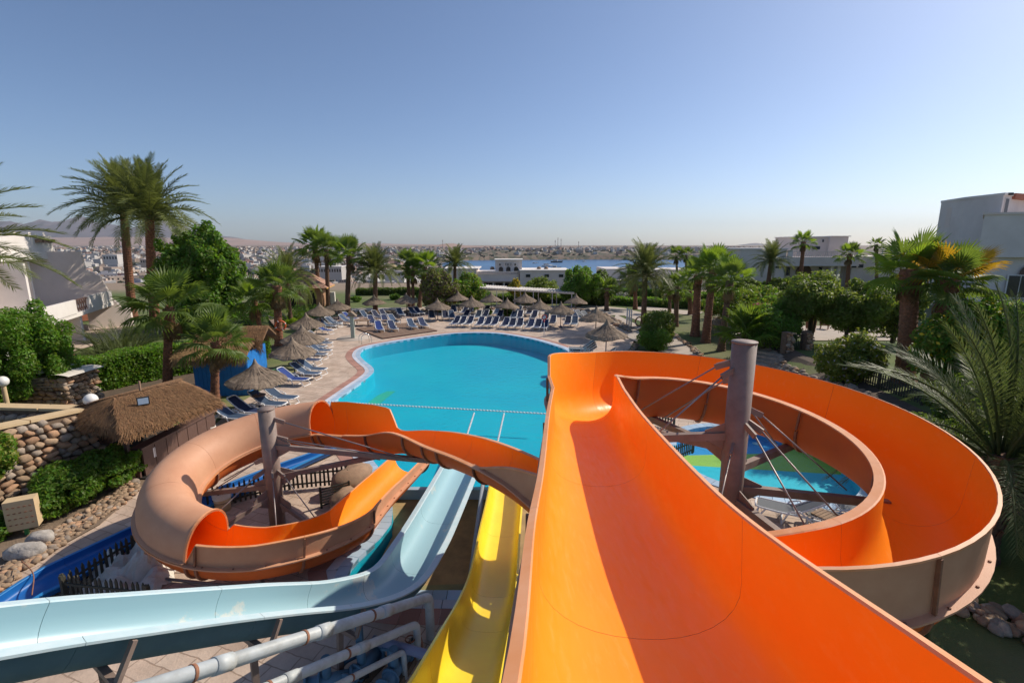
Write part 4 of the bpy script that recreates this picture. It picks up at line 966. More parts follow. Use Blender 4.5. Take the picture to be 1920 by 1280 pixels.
tree(880,572,512,30,'yellow-green shrub before the curved white parapet',LM('leafyellow','leafbright'),n=6000,size=.16)
tree(965,570,524,14,'small yellow-flowering shrub behind the pergola',LM('leafyellow','petalyellow'),n=3000,size=.12)
tree(1012,568,520,34,'grey-green tree against the white house left of the round tree',LM('leafolive','leaf'),n=6000,size=.15)
def shrub(px,py,wpx,hpx,label,mats,n=6000,size=.07,name='shrub',bz=None,base=None,rx=None,ry=None,h=None,k=14,mprob=None,seed=None,sub=.45,group=None):
    b=base if base is not None else PB(px,py,bz); rx=rx or wpx*b.y/905/2; ry=ry or rx*.8; h=h or hpx*b.y/905; seed=seed or int(px*3+py)
    root=empty(name,b,0,label,'shrub',group)
    link('foliage',leaf_cloud('foliage',clumps(rx,ry,h*.5,k,seed,h*.5,sub),n,size,mats,seed=seed,mprob=mprob,shell=.5),root)
    mb=MB();rd=random.Random(seed)
    for i in range(7):
        a=rd.uniform(0,6.28);q=rd.uniform(.3,.8);mb.tube([(0,0,-.05),(cos(a)*rx*q*.6,sin(a)*ry*q*.6,h*.4),(cos(a)*rx*q,sin(a)*ry*q,h*.8)],[.025,.018,.008],4,cap=False)
    mb.build('stems',M['treebark'],root); return root
shrub(1590,716,122,92,'pale flowering shrub beside the picket fence on the right bank',LM('leaf','leafyellow','petalwhite'),n=16000,size=.075,bz=1.1,mprob=[.3,.67,.03],k=22)
shrub(1226,658,60,40,'clipped round green shrub at the edge of the slide',LM('leafbright','leaf'),n=12000,size=.05,sub=.5)
shrub(1440,650,110,80,'green shrub mass on the bank left of the iron gate',LM('leaf','leafbright'),n=14000,size=.085,bz=1.0,k=20)
shrub(1400,600,150,62,'sprawling bright shrub with pink blossom above the bank',LM('leafbright','leafyellow','leaf'),n=18000,size=.11,bz=1.3,k=24)
shrub(1428,585,40,16,'cluster of pink blossom on the shrub behind the slide mast',LM('petalpink','leaf'),n=1500,size=.08,bz=2.6,mprob=[.8,.2])
shrub(1113,556,14,9,'red bougainvillea bush right of the pergola',LM('petalpink','leafdark'),n=900,size=.12,bz=.4)
shrub(1167,560,22,12,'white-flowering bush in front of the far hedge',LM('petalwhite','leaf'),n=1200,size=.12,bz=.4,mprob=[.7,.3])
shrub(1251,562,14,12,'pale pink flowering bush at the right end of the far hedge',LM('petalpink','petalwhite','leaf'),n=900,size=.12,bz=.4,mprob=[.3,.4,.3])
shrub(1280,575,60,26,'low green shrub behind the right palm grove',LM('leaf','leafdark'),n=4000,size=.12)
shrub(1480,560,100,40,'dark shrub row below the long white house, left part',LM('leafdark','leaf'),n=9000,size=.14,bz=1.8)
shrub(1390,552,70,34,'dark shrub below the left corner of the long white house',LM('leafdark','leaf'),n=6000,size=.14,bz=1.6)
shrub(1640,590,90,46,'dark shrub between the olive trees and the large fan palm',LM('leafdark','leaf'),n=7000,size=.13,bz=1.8)
# yellow trumpet bush on the right and dark thicket under it
shrub(0,0,0,0,'tall bush with yellow trumpet flowers in front of the large white house',LM('leafbright','leafyellow','leaf','petalyellow'),n=34000,size=.085,base=Vector((20.3,20.5,1.2)),rx=2.9,ry=1.6,h=4.4,k=34,mprob=[.4,.25,.315,.035],sub=.3)
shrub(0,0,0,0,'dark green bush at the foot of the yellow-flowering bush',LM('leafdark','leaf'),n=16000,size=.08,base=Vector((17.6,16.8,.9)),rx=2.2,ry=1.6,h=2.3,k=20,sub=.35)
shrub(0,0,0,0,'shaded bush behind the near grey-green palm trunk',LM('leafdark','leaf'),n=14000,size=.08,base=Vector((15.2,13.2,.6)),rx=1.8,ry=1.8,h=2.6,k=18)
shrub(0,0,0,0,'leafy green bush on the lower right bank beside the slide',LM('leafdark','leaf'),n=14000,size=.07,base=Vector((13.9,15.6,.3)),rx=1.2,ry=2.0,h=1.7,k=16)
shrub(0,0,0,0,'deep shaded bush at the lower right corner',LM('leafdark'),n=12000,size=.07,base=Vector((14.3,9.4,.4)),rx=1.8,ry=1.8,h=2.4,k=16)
# left side
shrub(0,0,0,0,'bright green shrub at the foot of the stone wall in the lower left',LM('leafbright','leaf'),n=26000,size=.06,base=Vector((-13.15,14.0,0)),rx=1.05,ry=1.85,h=1.35,k=30,sub=.32)
shrub(0,0,0,0,'yellow-green plant trailing over the stone wall at the left edge',LM('leafyellow','leafbright'),n=8000,size=.05,base=Vector((-14.75,12.9,1.2)),rx=.5,ry=.5,h=1.35,k=14)
shrub(0,0,0,0,'small green shrub by the stone wall at the left edge',LM('leafbright','leaf'),n=6000,size=.05,base=Vector((-13.85,11.6,0)),rx=.55,ry=.6,h=.8,k=10)
b=gp(98,735,0);mb=MB();rd=random.Random(4);root=empty('bare_bush',b,0,'leafless twiggy bush in front of the hedge above the globe lamp','bush')
for i in range(26):
    a=rd.uniform(0,6.28);q=rd.uniform(.1,.5);mb.tube([(0,0,0),(cos(a)*q*.6,sin(a)*q*.6,.7),(cos(a)*q,sin(a)*q,rd.uniform(1.1,1.7))],[.012,.008,.003],3,cap=False)
mb.build('twigs',M['lightwood'],root)
def hedge(a,b,w_,h,label,mats=None,n=20000,size=.07,z=None,group=None,name='hedge',cores=True,kind=None):
    a=Vector((a[0],a[1]));b=Vector((b[0],b[1]));d=b-a;L=d.length;c=(a+b)/2; z=th(c.x,c.y) if z is None else z
    root=empty(name,(c.x,c.y,z),math.atan2(d.y,d.x),label,'hedge',group)
    MB().box((0,0,h/2-.08),(L-.2,w_-.3,h-.2)).build('hedge_core',M['leafdark'],root)
    g=np.random.default_rng(int(L*10)); nn=n
    f=g.choice(5,nn,p=[.3,.25,.25,.1,.1]); P=np.stack([g.uniform(-L/2,L/2,nn),g.uniform(-w_/2,w_/2,nn),g.uniform(0,h,nn)],1)
    P[f==0,2]=h+g.normal(size=(f==0).sum())*.05; P[f==1,1]=-w_/2+g.normal(size=(f==1).sum())*.06; P[f==2,1]=w_/2+g.normal(size=(f==2).sum())*.06
    P[f==3,0]=-L/2+g.normal(size=(f==3).sum())*.06; P[f==4,0]=L/2+g.normal(size=(f==4).sum())*.06
    P+=(np.sin(P[:,:1]*3.1)*.05+np.sin(P[:,:1]*1.3+2)*.06)*np.array([[0,1,1]])
    nr=g.normal(size=(nn,3));nr[:,2]+=.6;nr/=np.linalg.norm(nr,axis=1)[:,None];aa=np.cross(nr,g.normal(size=(nn,3)));aa/=np.linalg.norm(aa,axis=1)[:,None];cc=np.cross(nr,aa);s_=(size*(.6+.8*g.random(nn)))[:,None]
    V=np.stack([P-aa*s_,P+cc*s_*.55,P+aa*s_,P-cc*s_*.55],1).reshape(-1,3)
    link('foliage',npmesh('foliage',V,np.arange(4*nn).reshape(nn,4),mats or LM('leafbright','leaf'),g.choice(2,nn)),root); return root
hedge((-24.6,22.6),(-17.6,33.5),1.7,1.75,'long clipped bright green hedge running behind the thatched bar',n=60000,size=.075)
hedge((-24.5,77),(-8,78.5),1.4,1.0,'low clipped hedge behind the lawn left of the pergola',LM('leaf','leafdark'),n=7000,size=.13,z=0)
hedge((-8,68.5),(7.5,66),1.4,.9,'low hedge under the white pergola',LM('leaf','leafdark'),n=7000,size=.12,z=0)
hedge((7.4,67),(28,58),1.8,1.0,'curving low hedge right of the pergola, front row',n=12000,size=.11,z=0)
hedge((13,73),(27,64),1.8,1.2,'low hedge right of the pergola, back row',n=9000,size=.12,z=.3)
for i,(px,py,wp,hp) in enumerate([(885,585,24,20),(917,590,14,12),(951,594,26,18),(998,559,12,12),(640,585,30,16),(575,600,70,30),(470,610,90,40),(1370,625,40,30),(1130,600,18,8)]):
    shrub(px,py,wp,hp,['small round bush behind the back loungers, under the second umbrella','low round bush in front of the rock border near the middle','round bush behind the loungers at the middle','clipped ball bush beside the pergola posts','low bush by the path behind the left umbrellas','bushy shrub on the lawn behind the lifebuoy palm','leafy shrub group left of the lifebuoy palm','shrub between the palm grove and the stone bank','tiny bush beside the short fan palm'][i],LM('leafbright','leaf'),n=3000,size=.07)
ORDN=['fourth','fifth','sixth','seventh','eighth','third','second','first']
for i,(px,py) in enumerate([(835,556),(872,557),(912,558),(955,559),(1035,559),(790,560),(740,562),(668,566)]):
    shrub(px,py,20,11,'clipped ball bush behind the rock border, '+ORDN[i]+' from the left',LM('leaf','leafbright'),n=900,size=.12,group='clipped ball bushes behind the rock border',name='ball_bush')

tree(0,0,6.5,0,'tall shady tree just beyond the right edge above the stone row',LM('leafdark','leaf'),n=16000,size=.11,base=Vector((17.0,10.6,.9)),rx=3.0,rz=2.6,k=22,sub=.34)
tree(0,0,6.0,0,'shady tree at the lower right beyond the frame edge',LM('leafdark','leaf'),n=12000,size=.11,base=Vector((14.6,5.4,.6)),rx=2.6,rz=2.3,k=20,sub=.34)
# ------------------------------------------------------------ straw umbrellas
def umbrella_parts(seed):
    rd=random.Random(seed); mb=MB(); n=36
    prof=[(.015,.92),(.06,.80),(.12,.66),(.24,.50),(.42,.35),(.66,.22),(.92,.09),(1.14,-.04),(1.30,-.15),(1.34,-.20)]
    wob=[rd.uniform(-.05,.05) for _ in range(n)]; b=0
    for k,(r,z) in enumerate(prof):
        for j in range(n):
            q=2*pi*j/n; t=k/9; mb.v.append((r*cos(q)*(1+rd.uniform(-.012,.012)),r*sin(q)*(1+rd.uniform(-.012,.012)),z+wob[j]*t*t+(.022 if k%2 else 0)+.05*t*sin(2*q+seed)+(rd.uniform(-.035,.02) if k==9 else 0)))
    for k in range(9):
        for j in range(n): mb.f.append((k*n+j,k*n+(j+1)%n,(k+1)*n+(j+1)%n,(k+1)*n+j)[::-1]);mb.m.append(0);mb.sm.append(False)
    mb.f.append(tuple(range(n)));mb.m.append(0);mb.sm.append(False)
    # under side
    o=len(mb.v)
    for k,(r,z) in enumerate(prof):
        for j in range(n): q=2*pi*j/n; v=mb.v[k*n+j]; mb.v.append((v[0]*.99,v[1]*.99,v[2]-.035))
    for k in range(9):
        for j in range(n): mb.f.append((o+k*n+j,o+k*n+(j+1)%n,o+(k+1)*n+(j+1)%n,o+(k+1)*n+j));mb.m.append(0);mb.sm.append(False)
    for j in range(n): mb.f.append((9*n+j,9*n+(j+1)%n,o+9*n+(j+1)%n,o+9*n+j)[::-1]);mb.m.append(0);mb.sm.append(False)
    # reed bundles radiating down, each a thin strip lying on the cone
    for j in range(260):
        q=rd.uniform(0,2*pi); k=rd.randrange(3,8); r0,z0=prof[k]; r1,z1=prof[k+2] if k+2<10 else prof[9]
        w=.012; c,s_=cos(q),sin(q); sd=Vector((-s_,c,0))*w; e=rd.uniform(.0,.05)
        a=Vector((r0*c,r0*s_,z0+.03+.05*(k/9)*sin(2*q+seed)));bq=Vector(((r1+e)*c,(r1+e)*s_,z1+.02+rd.uniform(-.03,.02)+.05*((k+2)/9)*sin(2*q+seed)))
        mb.add([a-sd,a+sd,bq+sd*1.6,bq-sd*1.6],[(0,1,2,3)])
    can=mb.mesh('canopy',M['reed'])
    rb=MB()
    for k in range(8):
        q=2*pi*k/8; rb.bar((.05*cos(q),.05*sin(q),.5),(1.22*cos(q),1.22*sin(q),-.16),.03,.03)
    rib=rb.mesh('rib_frame',M['postwood']); return can,rib
UM=[umbrella_parts(i) for i in range(3)]
def pole_mesh(h,m): mb=MB(); mb.tube([(0,0,-.05),(0,0,h)],.035,8); return mb.mesh('pole',m)
POLE={k:pole_mesh(2.25,M[k]) for k in ('post','postwood')}
tb_=MB(); tb_.tube([(0,0,.72),(0,0,.75)],.33,18,smooth=False); TABLE=tb_.mesh('table_ring',M['postwood'])
ft=MB(); ft.lathe([(.04,.25),(.06,.1),(.22,.04),(.24,0)],12); FOOT=ft.mesh('pole_foot',M['post'])
def umbrella(x,y,label,post='postwood',table=False,H=2.5,sc=1,tilt=(0,0),i=0):
    z=th(x,y); root=empty('straw_umbrella',(x,y,z),random.uniform(0,6),label,'umbrella','straw umbrellas on the pool deck',sc=sc)
    k=(H-.92)/1.0
    link('canopy',UM[i%3][0],root,(0,0,H-.92),(tilt[0],tilt[1],0)); link('rib_frame',UM[i%3][1],root,(0,0,H-.92),(tilt[0],tilt[1],0))
    link('pole',POLE[post],root,(0,0,0),None,(1,1,(H-.3)/2.25)); link('pole_foot',FOOT,root)
    if table: link('table_ring',TABLE,root)
ums=[((487,768),(471,672),'navy-posted straw umbrella beside the blue hut, nearest to the camera','post',True),
 ((553,703),(550,630),'straw umbrella with a round table on its navy post, second nearest in the left row','post',True),
 ((572,690),(566,607),'straw umbrella leaning over the left row, third nearest','post',True),
 ((578,650),(575,585),'straw umbrella in the left row right of the lifebuoy palm','post',False),
 ((602,617),(601,566),'straw umbrella at the far end of the left row by the lawn','postwood',False),
 ((635,599),(635,559),'straw umbrella on the grass between two tall palm trunks','postwood',False),
 ((703,590),(700,551),'straw umbrella in front of the round-crowned date palm','postwood',False),
 ((763,590),(763,548),'straw umbrella in front of the three palms left of the bay','postwood',False),
 ((821,600),(821,558),'lower straw umbrella with a shadow on the deck, left of the lounger rows','postwood',False),
 ((859,587),(860,544),'straw umbrella under the left end of the pergola','postwood',False),
 ((885,598),(885,553),'straw umbrella over the left end of the lounger rows','postwood',False),
 ((921,588),(922,546),'straw umbrella behind the loungers, third along the pergola','postwood',False),
 ((951,597),(951,557),'low straw umbrella above the middle of the lounger rows','postwood',False),
 ((984,592),(984,546),'pointed straw umbrella behind the middle loungers','postwood',False),
 ((1012,603),(1014,558),'straw umbrella above the right half of the front row','postwood',False),
 ((1051,613),(1052,564),'straw umbrella at the right end of the lounger rows','postwood',False),
 ((1079,590),(1080,549),'straw umbrella right of the pergola end','postwood',False)]
for i,(b,t,lab,post,tab) in enumerate(ums):
    p=gp(*b); H=zat(p.y,t[1]); umbrella(p.x,p.y,lab,post,tab,H=max(2.2,min(3.0,H)),i=i)
umbrella(7.0,40.0,'wide straw umbrella behind the stacked loungers right of the pool','postwood',False,H=zat(40,577)-0,sc=1.08,i=1)
umbrella(6.25,31.6,'wide drooping straw umbrella just behind the big slide wall','post',False,H=zat(31.6,602),sc=1.06,i=2)
# ------------------------------------------------------------ sun loungers
def lounger_meshes():
    D={}
    mb=MB()
    for s_ in(-1,1):
        mb.tube([(s_*.31,-.62,.36),(s_*.31,-.2,.37),(s_*.31,.4,.35),(s_*.30,.85,.36),(s_*.24,.98,.36)],.028,7)
    mb.tube([(-.24,.98,.36),(0,1.0,.36),(.24,.98,.36)],.028,7); mb.tube([(-.31,-.6,.36),(.31,-.6,.36)],.02,6)
    D['frame']=mb.mesh('side_frame',M['whitep'])
    mb=MB(); mb.tube([(-.29,.02,.36),(-.29,-.35,.62),(-.27,-.72,.90),(-.18,-.78,.94),(.18,-.78,.94),(.27,-.72,.90),(.29,-.35,.62),(.29,.02,.36)],.026,7); D['bframe']=mb.mesh('backrest_frame',M['whitep'])
    mb=MB()
    for s_ in(-1,1):
        mb.tube([(s_*.34,-.50,.0),(s_*.34,-.40,.30),(s_*.35,-.1,.52),(s_*.34,.15,.42),(s_*.33,.30,.02)],.026,7)
    mb.tube([(-.34,.30,.02),(.34,.30,.02)],.022,6)
    D['arm']=mb.mesh('curved_arm',M['whitep'])
    mb=MB(); mb.tube([(-.30,.72,.35),(-.31,.92,.02),(.31,.92,.02),(.30,.72,.35)],.024,6); D['leg']=mb.mesh('foot_leg',M['whitep'])
    for k in('navy','royal','greysling','navy2'):
        mb=MB(); mb.add([(-.28,.0,.375),(.28,.0,.375),(.28,.5,.36),(-.28,.5,.36),(.25,.95,.37),(-.25,.95,.37)],[(0,1,2,3),(3,2,4,5)]); mb.add([(-.28,.0,.36),(.28,.0,.36),(.28,.5,.345),(-.28,.5,.345),(.25,.95,.355),(-.25,.95,.355)],[(3,2,1,0),(5,4,2,3)]); D['seat'+k]=mb.mesh('seat_sling',M[k])
        mb=MB(); mb.add([(-.27,-.02,.375),(.27,-.02,.375),(.27,-.35,.61),(-.27,-.35,.61),(.25,-.74,.90),(-.25,-.74,.90)],[(1,0,3,2),(2,3,5,4)]); mb.add([(-.27,-.02,.36),(.27,-.02,.36),(.27,-.35,.595),(-.27,-.35,.595),(.25,-.74,.885),(-.25,-.74,.885)],[(2,3,0,1),(4,5,3,2)]); D['back'+k]=mb.mesh('backrest_sling',M[k])
    return D
LD=lounger_meshes(); LOUNGERS=[]
def lounger(px,py,ang,label,c='navy',p=None,z=None,sc=1,flat=False):
    p=p or gp(px,py,.3); zz=th(p.x,p.y)*0 if z is None else z
    root=empty('sun_lounger',(p.x,p.y,zz),R(ang)-pi/2,label,'sun lounger','sun loungers round the pool',sc=sc)
    for k in('frame','bframe','arm','leg'): link(LD[k].name.split('.')[0],LD[k],root)
    link('seat_sling',LD['seat'+c],root); link('backrest_sling',LD['back'+c],root); LOUNGERS.append(root); return root
def rows(lst,ang,pre,c='navy'):
    for i,(px,py) in enumerate(lst):
        cc=c if isinstance(c,str) else c[i%len(c)]
        lounger(px,py,ang+random.uniform(-4,4),pre[i] if isinstance(pre,(list,tuple)) else pre%ORD[i],cc)
ORD=['first','second','third','fourth','fifth','sixth','seventh','eighth','ninth','tenth','eleventh','twelfth','thirteenth','fourteenth','fifteenth','sixteenth','seventeenth']
# left column: feet towards the pool
lc=[(430,781),(462,770),(378,764),(499,757),(522,745),(548,711),(571,700),(583,692),(575,675),(588,664),(597,657),(588,650),(600,643),(594,636),(606,619),(612,611),(624,607)]
ll=['navy lounger nearest the camera beside the bar counter','navy lounger right behind the nearest one by the bar','lounger half hidden behind the edge of the thatched roof','pale blue lounger left of the nearest umbrella post','pale blue lounger right of the nearest umbrella post','dark blue lounger just behind the green frame','lounger by the second umbrella, nearer one of its pair','lounger by the second umbrella, farther one of its pair','navy lounger third up the left row','lounger fourth up the left row beside a navy post','lounger fifth up the left row with a pale back','lounger sixth up the left row under the third umbrella','lounger seventh up the left row','lounger eighth up the left row below the lifebuoy palm','lounger under the fourth umbrella, nearest the pool','lounger under the fourth umbrella, middle one','lounger under the fourth umbrella, farthest one']
for (px,py),l_,c_ in zip(lc,ll,['navy2','navy','navy2','navy2','navy2','royal','navy2','navy2','navy','navy2','navy2','navy2','navy2','navy2','royal','navy2','navy2']): lounger(px,py,-12 if py>640 else -20,l_,c_)
# loungers on the grass and platform, upper left
ul=[(625,605,-25),(649,602,-25),(656,597,-25),(686,594,-40),(707,594,-45),(720,591,-50),(751,589,-60),(775,587,-50),(785,586,-50),(698,604,-55),(723,603,-60),(738,602,-50),(711,616,-65),(736,615,-60),(772,611,-60),(793,609,-60),(810,594,-75),(835,594,-75),(847,594,-75),(851,583,-80)]
ull=['lounger at the left front of the grass group with a raised back','lounger behind the leftmost one of the grass group','navy lounger behind the shower post','lounger on the grass between two umbrella poles','lounger right of the round-crowned palm, left of a pair','lounger right of the round-crowned palm, right of a pair','lounger at the back near the three palms, single one','lounger of the back pair by the three palms, left','lounger of the back pair by the three palms, right','lounger beside the low wooden table on the brown platform','lounger in the middle of the brown platform','pale grey lounger at the back of the brown platform','bright royal blue lounger on the brown platform','grey green lounger right of the bright blue one','lounger on the right part of the platform, left of two','lounger on the right part of the platform, right of two','lounger left of the low umbrella pole','lounger right of the low umbrella pole, left of two','lounger right of the low umbrella pole, right of two','lounger alone behind the low umbrella']
for (px,py,a),l_ in zip(ul,ull): lounger(px,py,a,l_,'royal' if 'royal' in l_ or 'navy' in l_ else random.choice(['navy2','navy2','navy']))
fr=[(854,606),(866,606),(880,606),(900,607.5),(914,607.5),(927,607.5),(947,609),(960,610),(974,610),(994,611.5),(1008,612),(1021,612.5)]
rows(fr,-105,'navy lounger in the front row by the far pool edge, %s from left',['navy','navy','navy','navy'])
mr=[(873,592.5),(896,593.5),(909,593),(937,593),(963,594.5),(974,594),(1001,594.5),(1023,597),(1036,604),(1064,606),(1077,606)]
rows(mr,-105,'lounger in the middle row behind the front row, %s from the left',['navy','navy2','navy'])
br=[(871,585),(881,584),(911,584),(931,587),(945,585),(972,585),(992,587),(1005,586),(1068,592),(1079,594)]
rows(br,-105,'lounger in the back row below the rock border, %s from the left',['navy','navy2'])
for i,(px,py) in enumerate([(1090,595),(1101,596)]): lounger(px,py,-60,['grey lounger under the wide umbrella, left of two','grey lounger under the wide umbrella, right of two'][i],'greysling')
# stack of loungers
for k in range(4): lounger(0,0,170+k*3,['bottom','second','third','topmost'][k]+' pale grey lounger in the small stack behind the slide wall','greysling',p=Vector((5.05-.05*k,32.6+.03*k,0)),z=.14*k)
for k in range(3): lounger(0,0,160+k*4,['lowest','middle','upper'][k]+' white lounger of the low pile beside the drooping umbrella','greysling',p=Vector((5.9+.05*k,31.0,0)),z=.13*k)
# near the paddling pool
lounger(0,0,150,'grey lounger beside the paddling pool, seen through the big loop','greysling',p=gp(1490,960,.3))
lounger(0,0,150,'grey lounger right of the wooden side table by the paddling pool','greysling',p=gp(1590,978,.3))
lounger(0,0,170,'grey lounger partly hidden by the inner rim of the big loop','greysling',p=gp(1642,958,.3))
p=gp(1543,990,0);r_=empty('side_table',(p.x,p.y,0),.5,'square wooden side table between grey loungers by the paddling pool','table')
for k in range(5): MB().box((0,-.2+.1*k,.42),(.52,.088,.025)).build('slat',M['lightwood'],r_)
for a in(-1,1):
    for b_ in(-1,1): MB().box((a*.22,b_*.2,.2),(.05,.05,.4)).build('leg',M['greysling'],r_)
# ------------------------------------------------------------ stone walls
def stone_mesh(seed):
    rd=random.Random(seed); bm=bmesh.new(); bmesh.ops.create_icosphere(bm,subdivisions=2 if seed<3 else 1,radius=.5)
    for v in bm.verts:
        n_=noise.noise(v.co*2.1+Vector((seed*3.1,0,0))); v.co*=1+.42*n_+.10*noise.noise(v.co*5+Vector((0,seed,0))); v.co.z*=.9
        for ax in range(3): v.co[ax]=max(-.40,min(.40,v.co[ax]))
    me=bpy.data.meshes.new('stone'); bm.to_mesh(me); bm.free(); me.materials.append(M['stone'])
    me.polygons.foreach_set('use_smooth',[True]*len(me.polygons)); return me
STN=[stone_mesh(i) for i in range(6)]
M['stone2']=mat('warm_field_stone',(.46,.27,.155),rough=.9,c2=(.34,.205,.13),ns=4,rand=.25,bump=.5,bs=12,obj=True)
M['stone3']=mat('grey_field_stone',(.37,.295,.23),rough=.9,c2=(.26,.21,.17),ns=4,rand=.25,bump=.5,bs=12,obj=True)
STN2=[]
for mk in('stone','stone2','stone3'):
    for s_ in STN[:4]:
        c_=s_.copy(); c_.materials.clear(); c_.materials.append(M[mk]); STN2.append(c_)
def merge_stones(name,items,parent,m):
    V=[];F=[];o=0
    for me,mx in items:
        v=np.empty(len(me.vertices)*3,np.float32); me.vertices.foreach_get('co',v); v=v.reshape(-1,3); A=np.array(mx)
        V.append(v@A[:3,:3].T+A[:3,3]); f=np.empty(len(me.polygons)*3,np.int32); me.loops.foreach_get('vertex_index',f); F.append(f.reshape(-1,3)+o); o+=len(v)
    ob=link(name,npmesh(name,np.concatenate(V),np.concatenate(F),m,smooth=True),parent); ob['kind']='stuff'; return ob
def stone_face(root,P0,P1,h0,h1,size,lim=290,zbase=0,thick=.12,cnt=None,seed=1):
    """stones packed on the vertical face from P0 to P1 (plan points relative to root); h = height at both ends"""
    rd=random.Random(seed); a=Vector((P0[0],P0[1]));b=Vector((P1[0],P1[1]));d=(b-a);L=d.length;d/=L;nrm=Vector((d.y,-d.x)); az=math.atan2(d.y,d.x)
    placed=[]; items=[]; row=0; z=size*.4
    while z<max(h0,h1)+size*.1:
        x=rd.uniform(0,size*.5); zr=size*rd.uniform(.62,.8)
        while x<L:
            w_=size*rd.uniform(.7,1.55); hh=lerp(h0,h1,x/L)
            if z<hh-zr*.3: placed.append((x+w_/2,z+rd.uniform(-.12,.12)*size,w_,zr*rd.uniform(1.0,1.3)))
            x+=w_*.93
        z+=zr*.92; row+=1
    rest=[]
    for k,(x,z,w_,hz_) in enumerate(placed):
        p=a+d*x+nrm*rd.uniform(-.01,.05); me=STN2[rd.randrange(len(STN2))]
        loc=Vector((p.x,p.y,zbase+z)); rot=(rd.uniform(-.25,.25),rd.uniform(-.45,.45),az+rd.uniform(-.2,.2)); sc=(w_*1.08,size*.9,hz_*1.05)
        if k<lim if not cnt else rd.random()<cnt: link('stone',me,root,loc,rot,sc)
        else:
            from mathutils import Euler
            rest.append((me,Matrix.LocRotScale(loc,Euler(rot),Vector(sc))))
    if rest: merge_stones('small_stones',rest,root,M['stone'])
# big retaining wall at left with a cream cap
w0=Vector((-15.35,10.9)); w1=Vector((-14.15,15.45))
root=empty('stone_wall',(w0.x,w0.y,0),label='high field-stone retaining wall with sloping cream cap at the left edge',cat='stone wall')
e=w1-w0; zA=zat(12.3,800); zB=2.32
MB().add([(0,0,-.1),(e.x,e.y,-.1),(e.x,e.y,zB-.05),(0,0,2.75),(-.55,.15,-.1),(e.x-.55,e.y+.15,-.1),(e.x-.55,e.y+.15,zB-.05),(-.55,.15,2.75)],[(0,1,2,3),(5,4,7,6),(3,2,6,7),(1,5,6,2),(4,0,3,7)]).build('mortar_core',M['mortar'],root)
stone_face(root,(.02,0),(e.x+.02,e.y),2.72,zB-.04,.31,seed=5)
end=Vector((e.x-.9,e.y+1.2))
MB().add([(0,0,-.1),(e.x,e.y,-.1),(e.x,e.y,zB-.06),(end.x,end.y,zB-.06),(end.x,end.y,-.1)],[(1,4,3,2)]).build('mortar_end',M['mortar'],root)
def cap(root,pts,w_,t,name='cap_stone',m=None,seg=1.0):
    for a,b in zip(pts[:-1],pts[1:]):
        a=Vector(a);b=Vector(b);L=(b-a).length;k=max(1,int(L/seg))
        for i in range(k):
            MB().bar(a.lerp(b,i/k+.004),a.lerp(b,(i+1)/k-.004),w_,t).build(name,m or M['cream'],root)
cap(root,[(-.15,-.3,2.83),(e.x-.15,e.y+.1,zB+.02)],.45,.09,seg=1.6)
root2=empty('stone_wall',(-19.5,16.0,0),label='rear arm of the cream-capped stone wall running left behind the globe lamp',cat='stone wall')
pa=Vector((5.15,-.45));pb=Vector((-1.5,.1))
MB().add([(pb.x,pb.y,-.1),(pa.x,pa.y,-.1),(pa.x,pa.y,2.22),(pb.x,pb.y,2.22),(pb.x,pb.y+.4,-.1),(pa.x,pa.y+.4,-.1),(pa.x,pa.y+.4,2.22),(pb.x,pb.y+.4,2.22)],[(0,1,2,3),(5,4,7,6),(3,2,6,7),(1,5,6,2)]).build('mortar_core',M['mortar'],root2)
stone_face(root2,(1.0,-.02-.2),(pa.x,pa.y-.02),2.2,2.2,.30,seed=9)
cap(root2,[(pb.x,pb.y+.1,2.27),(pa.x+.05,pa.y+.15,2.27)],.45,.09,seg=1.6)
gl=empty('globe_lamp',(-14.25,15.72,2.32),label='white globe lamp on the corner of the cream wall cap',cat='lamp')
MB().lathe([(.09,0),(.07,.04),(.07,.06)],12).build('lamp_base',M['cream'],gl); mb=MB(); mb.lathe([(.21*sin(pi*k/12)+.0001,.26-.21*cos(pi*k/12)) for k in range(13)],20); mb.build('globe',mat('opal_globe',(.8,.78,.74),rough=.3),gl)
gl2=empty('globe_lamp',(gp(2,704,2.6).x,gp(2,704,2.6).y,2.1),label='second white globe lamp cut off by the left edge',cat='lamp'); mb=MB(); mb.lathe([(.21*sin(pi*k/12)+.0001,.26-.21*cos(pi*k/12)) for k in range(13)],20); mb.build('globe',mat('opal_globe_white',(.8,.78,.74),rough=.3),gl2); MB().lathe([(.09,-.9),(.08,.06)],10).build('lamp_base',M['cream'],gl2)
# rubble mound with a pale slab roof, upper left
b=gp(20,745,1.2); root=empty('stone_oven',(b.x+.3,b.y+1.2,0),label='low stone structure topped with curved white sheets behind the cream wall',cat='stone structure')
MB().box((0,0,1.0),(3.4,1.6,2.0)).build('mortar_core',M['mortar'],root); stone_face(root,(-1.7,-.84),(1.75,-.84),2.0,2.0,.3,seed=21,lim=120); stone_face(root,(1.74,-.8),(1.74,.8),2.0,2.0,.3,seed=22,lim=60)
for k in range(4): MB().box((1.0-.08*k,-.75,1.62+.12*k),(1.8,.5,.05),rz=.1*k).build('flat_stone',M['stone3'],root)
for k in range(3):
    mb=MB();n=8
    for i in range(n+1):
        a=-.55+1.1*i/n
        for yy in(-1.0,.9): mb.v.append((-1.5+1.25*k+1.2*i/n,yy,2.12+.28*cos(a*1.5)-.12*k))
    for i in range(n): mb.f.append((2*i,2*i+2,2*i+3,2*i+1)); mb.m.append(0); mb.sm.append(True)
    mb.build('curved_sheet',M['canvas'],root)
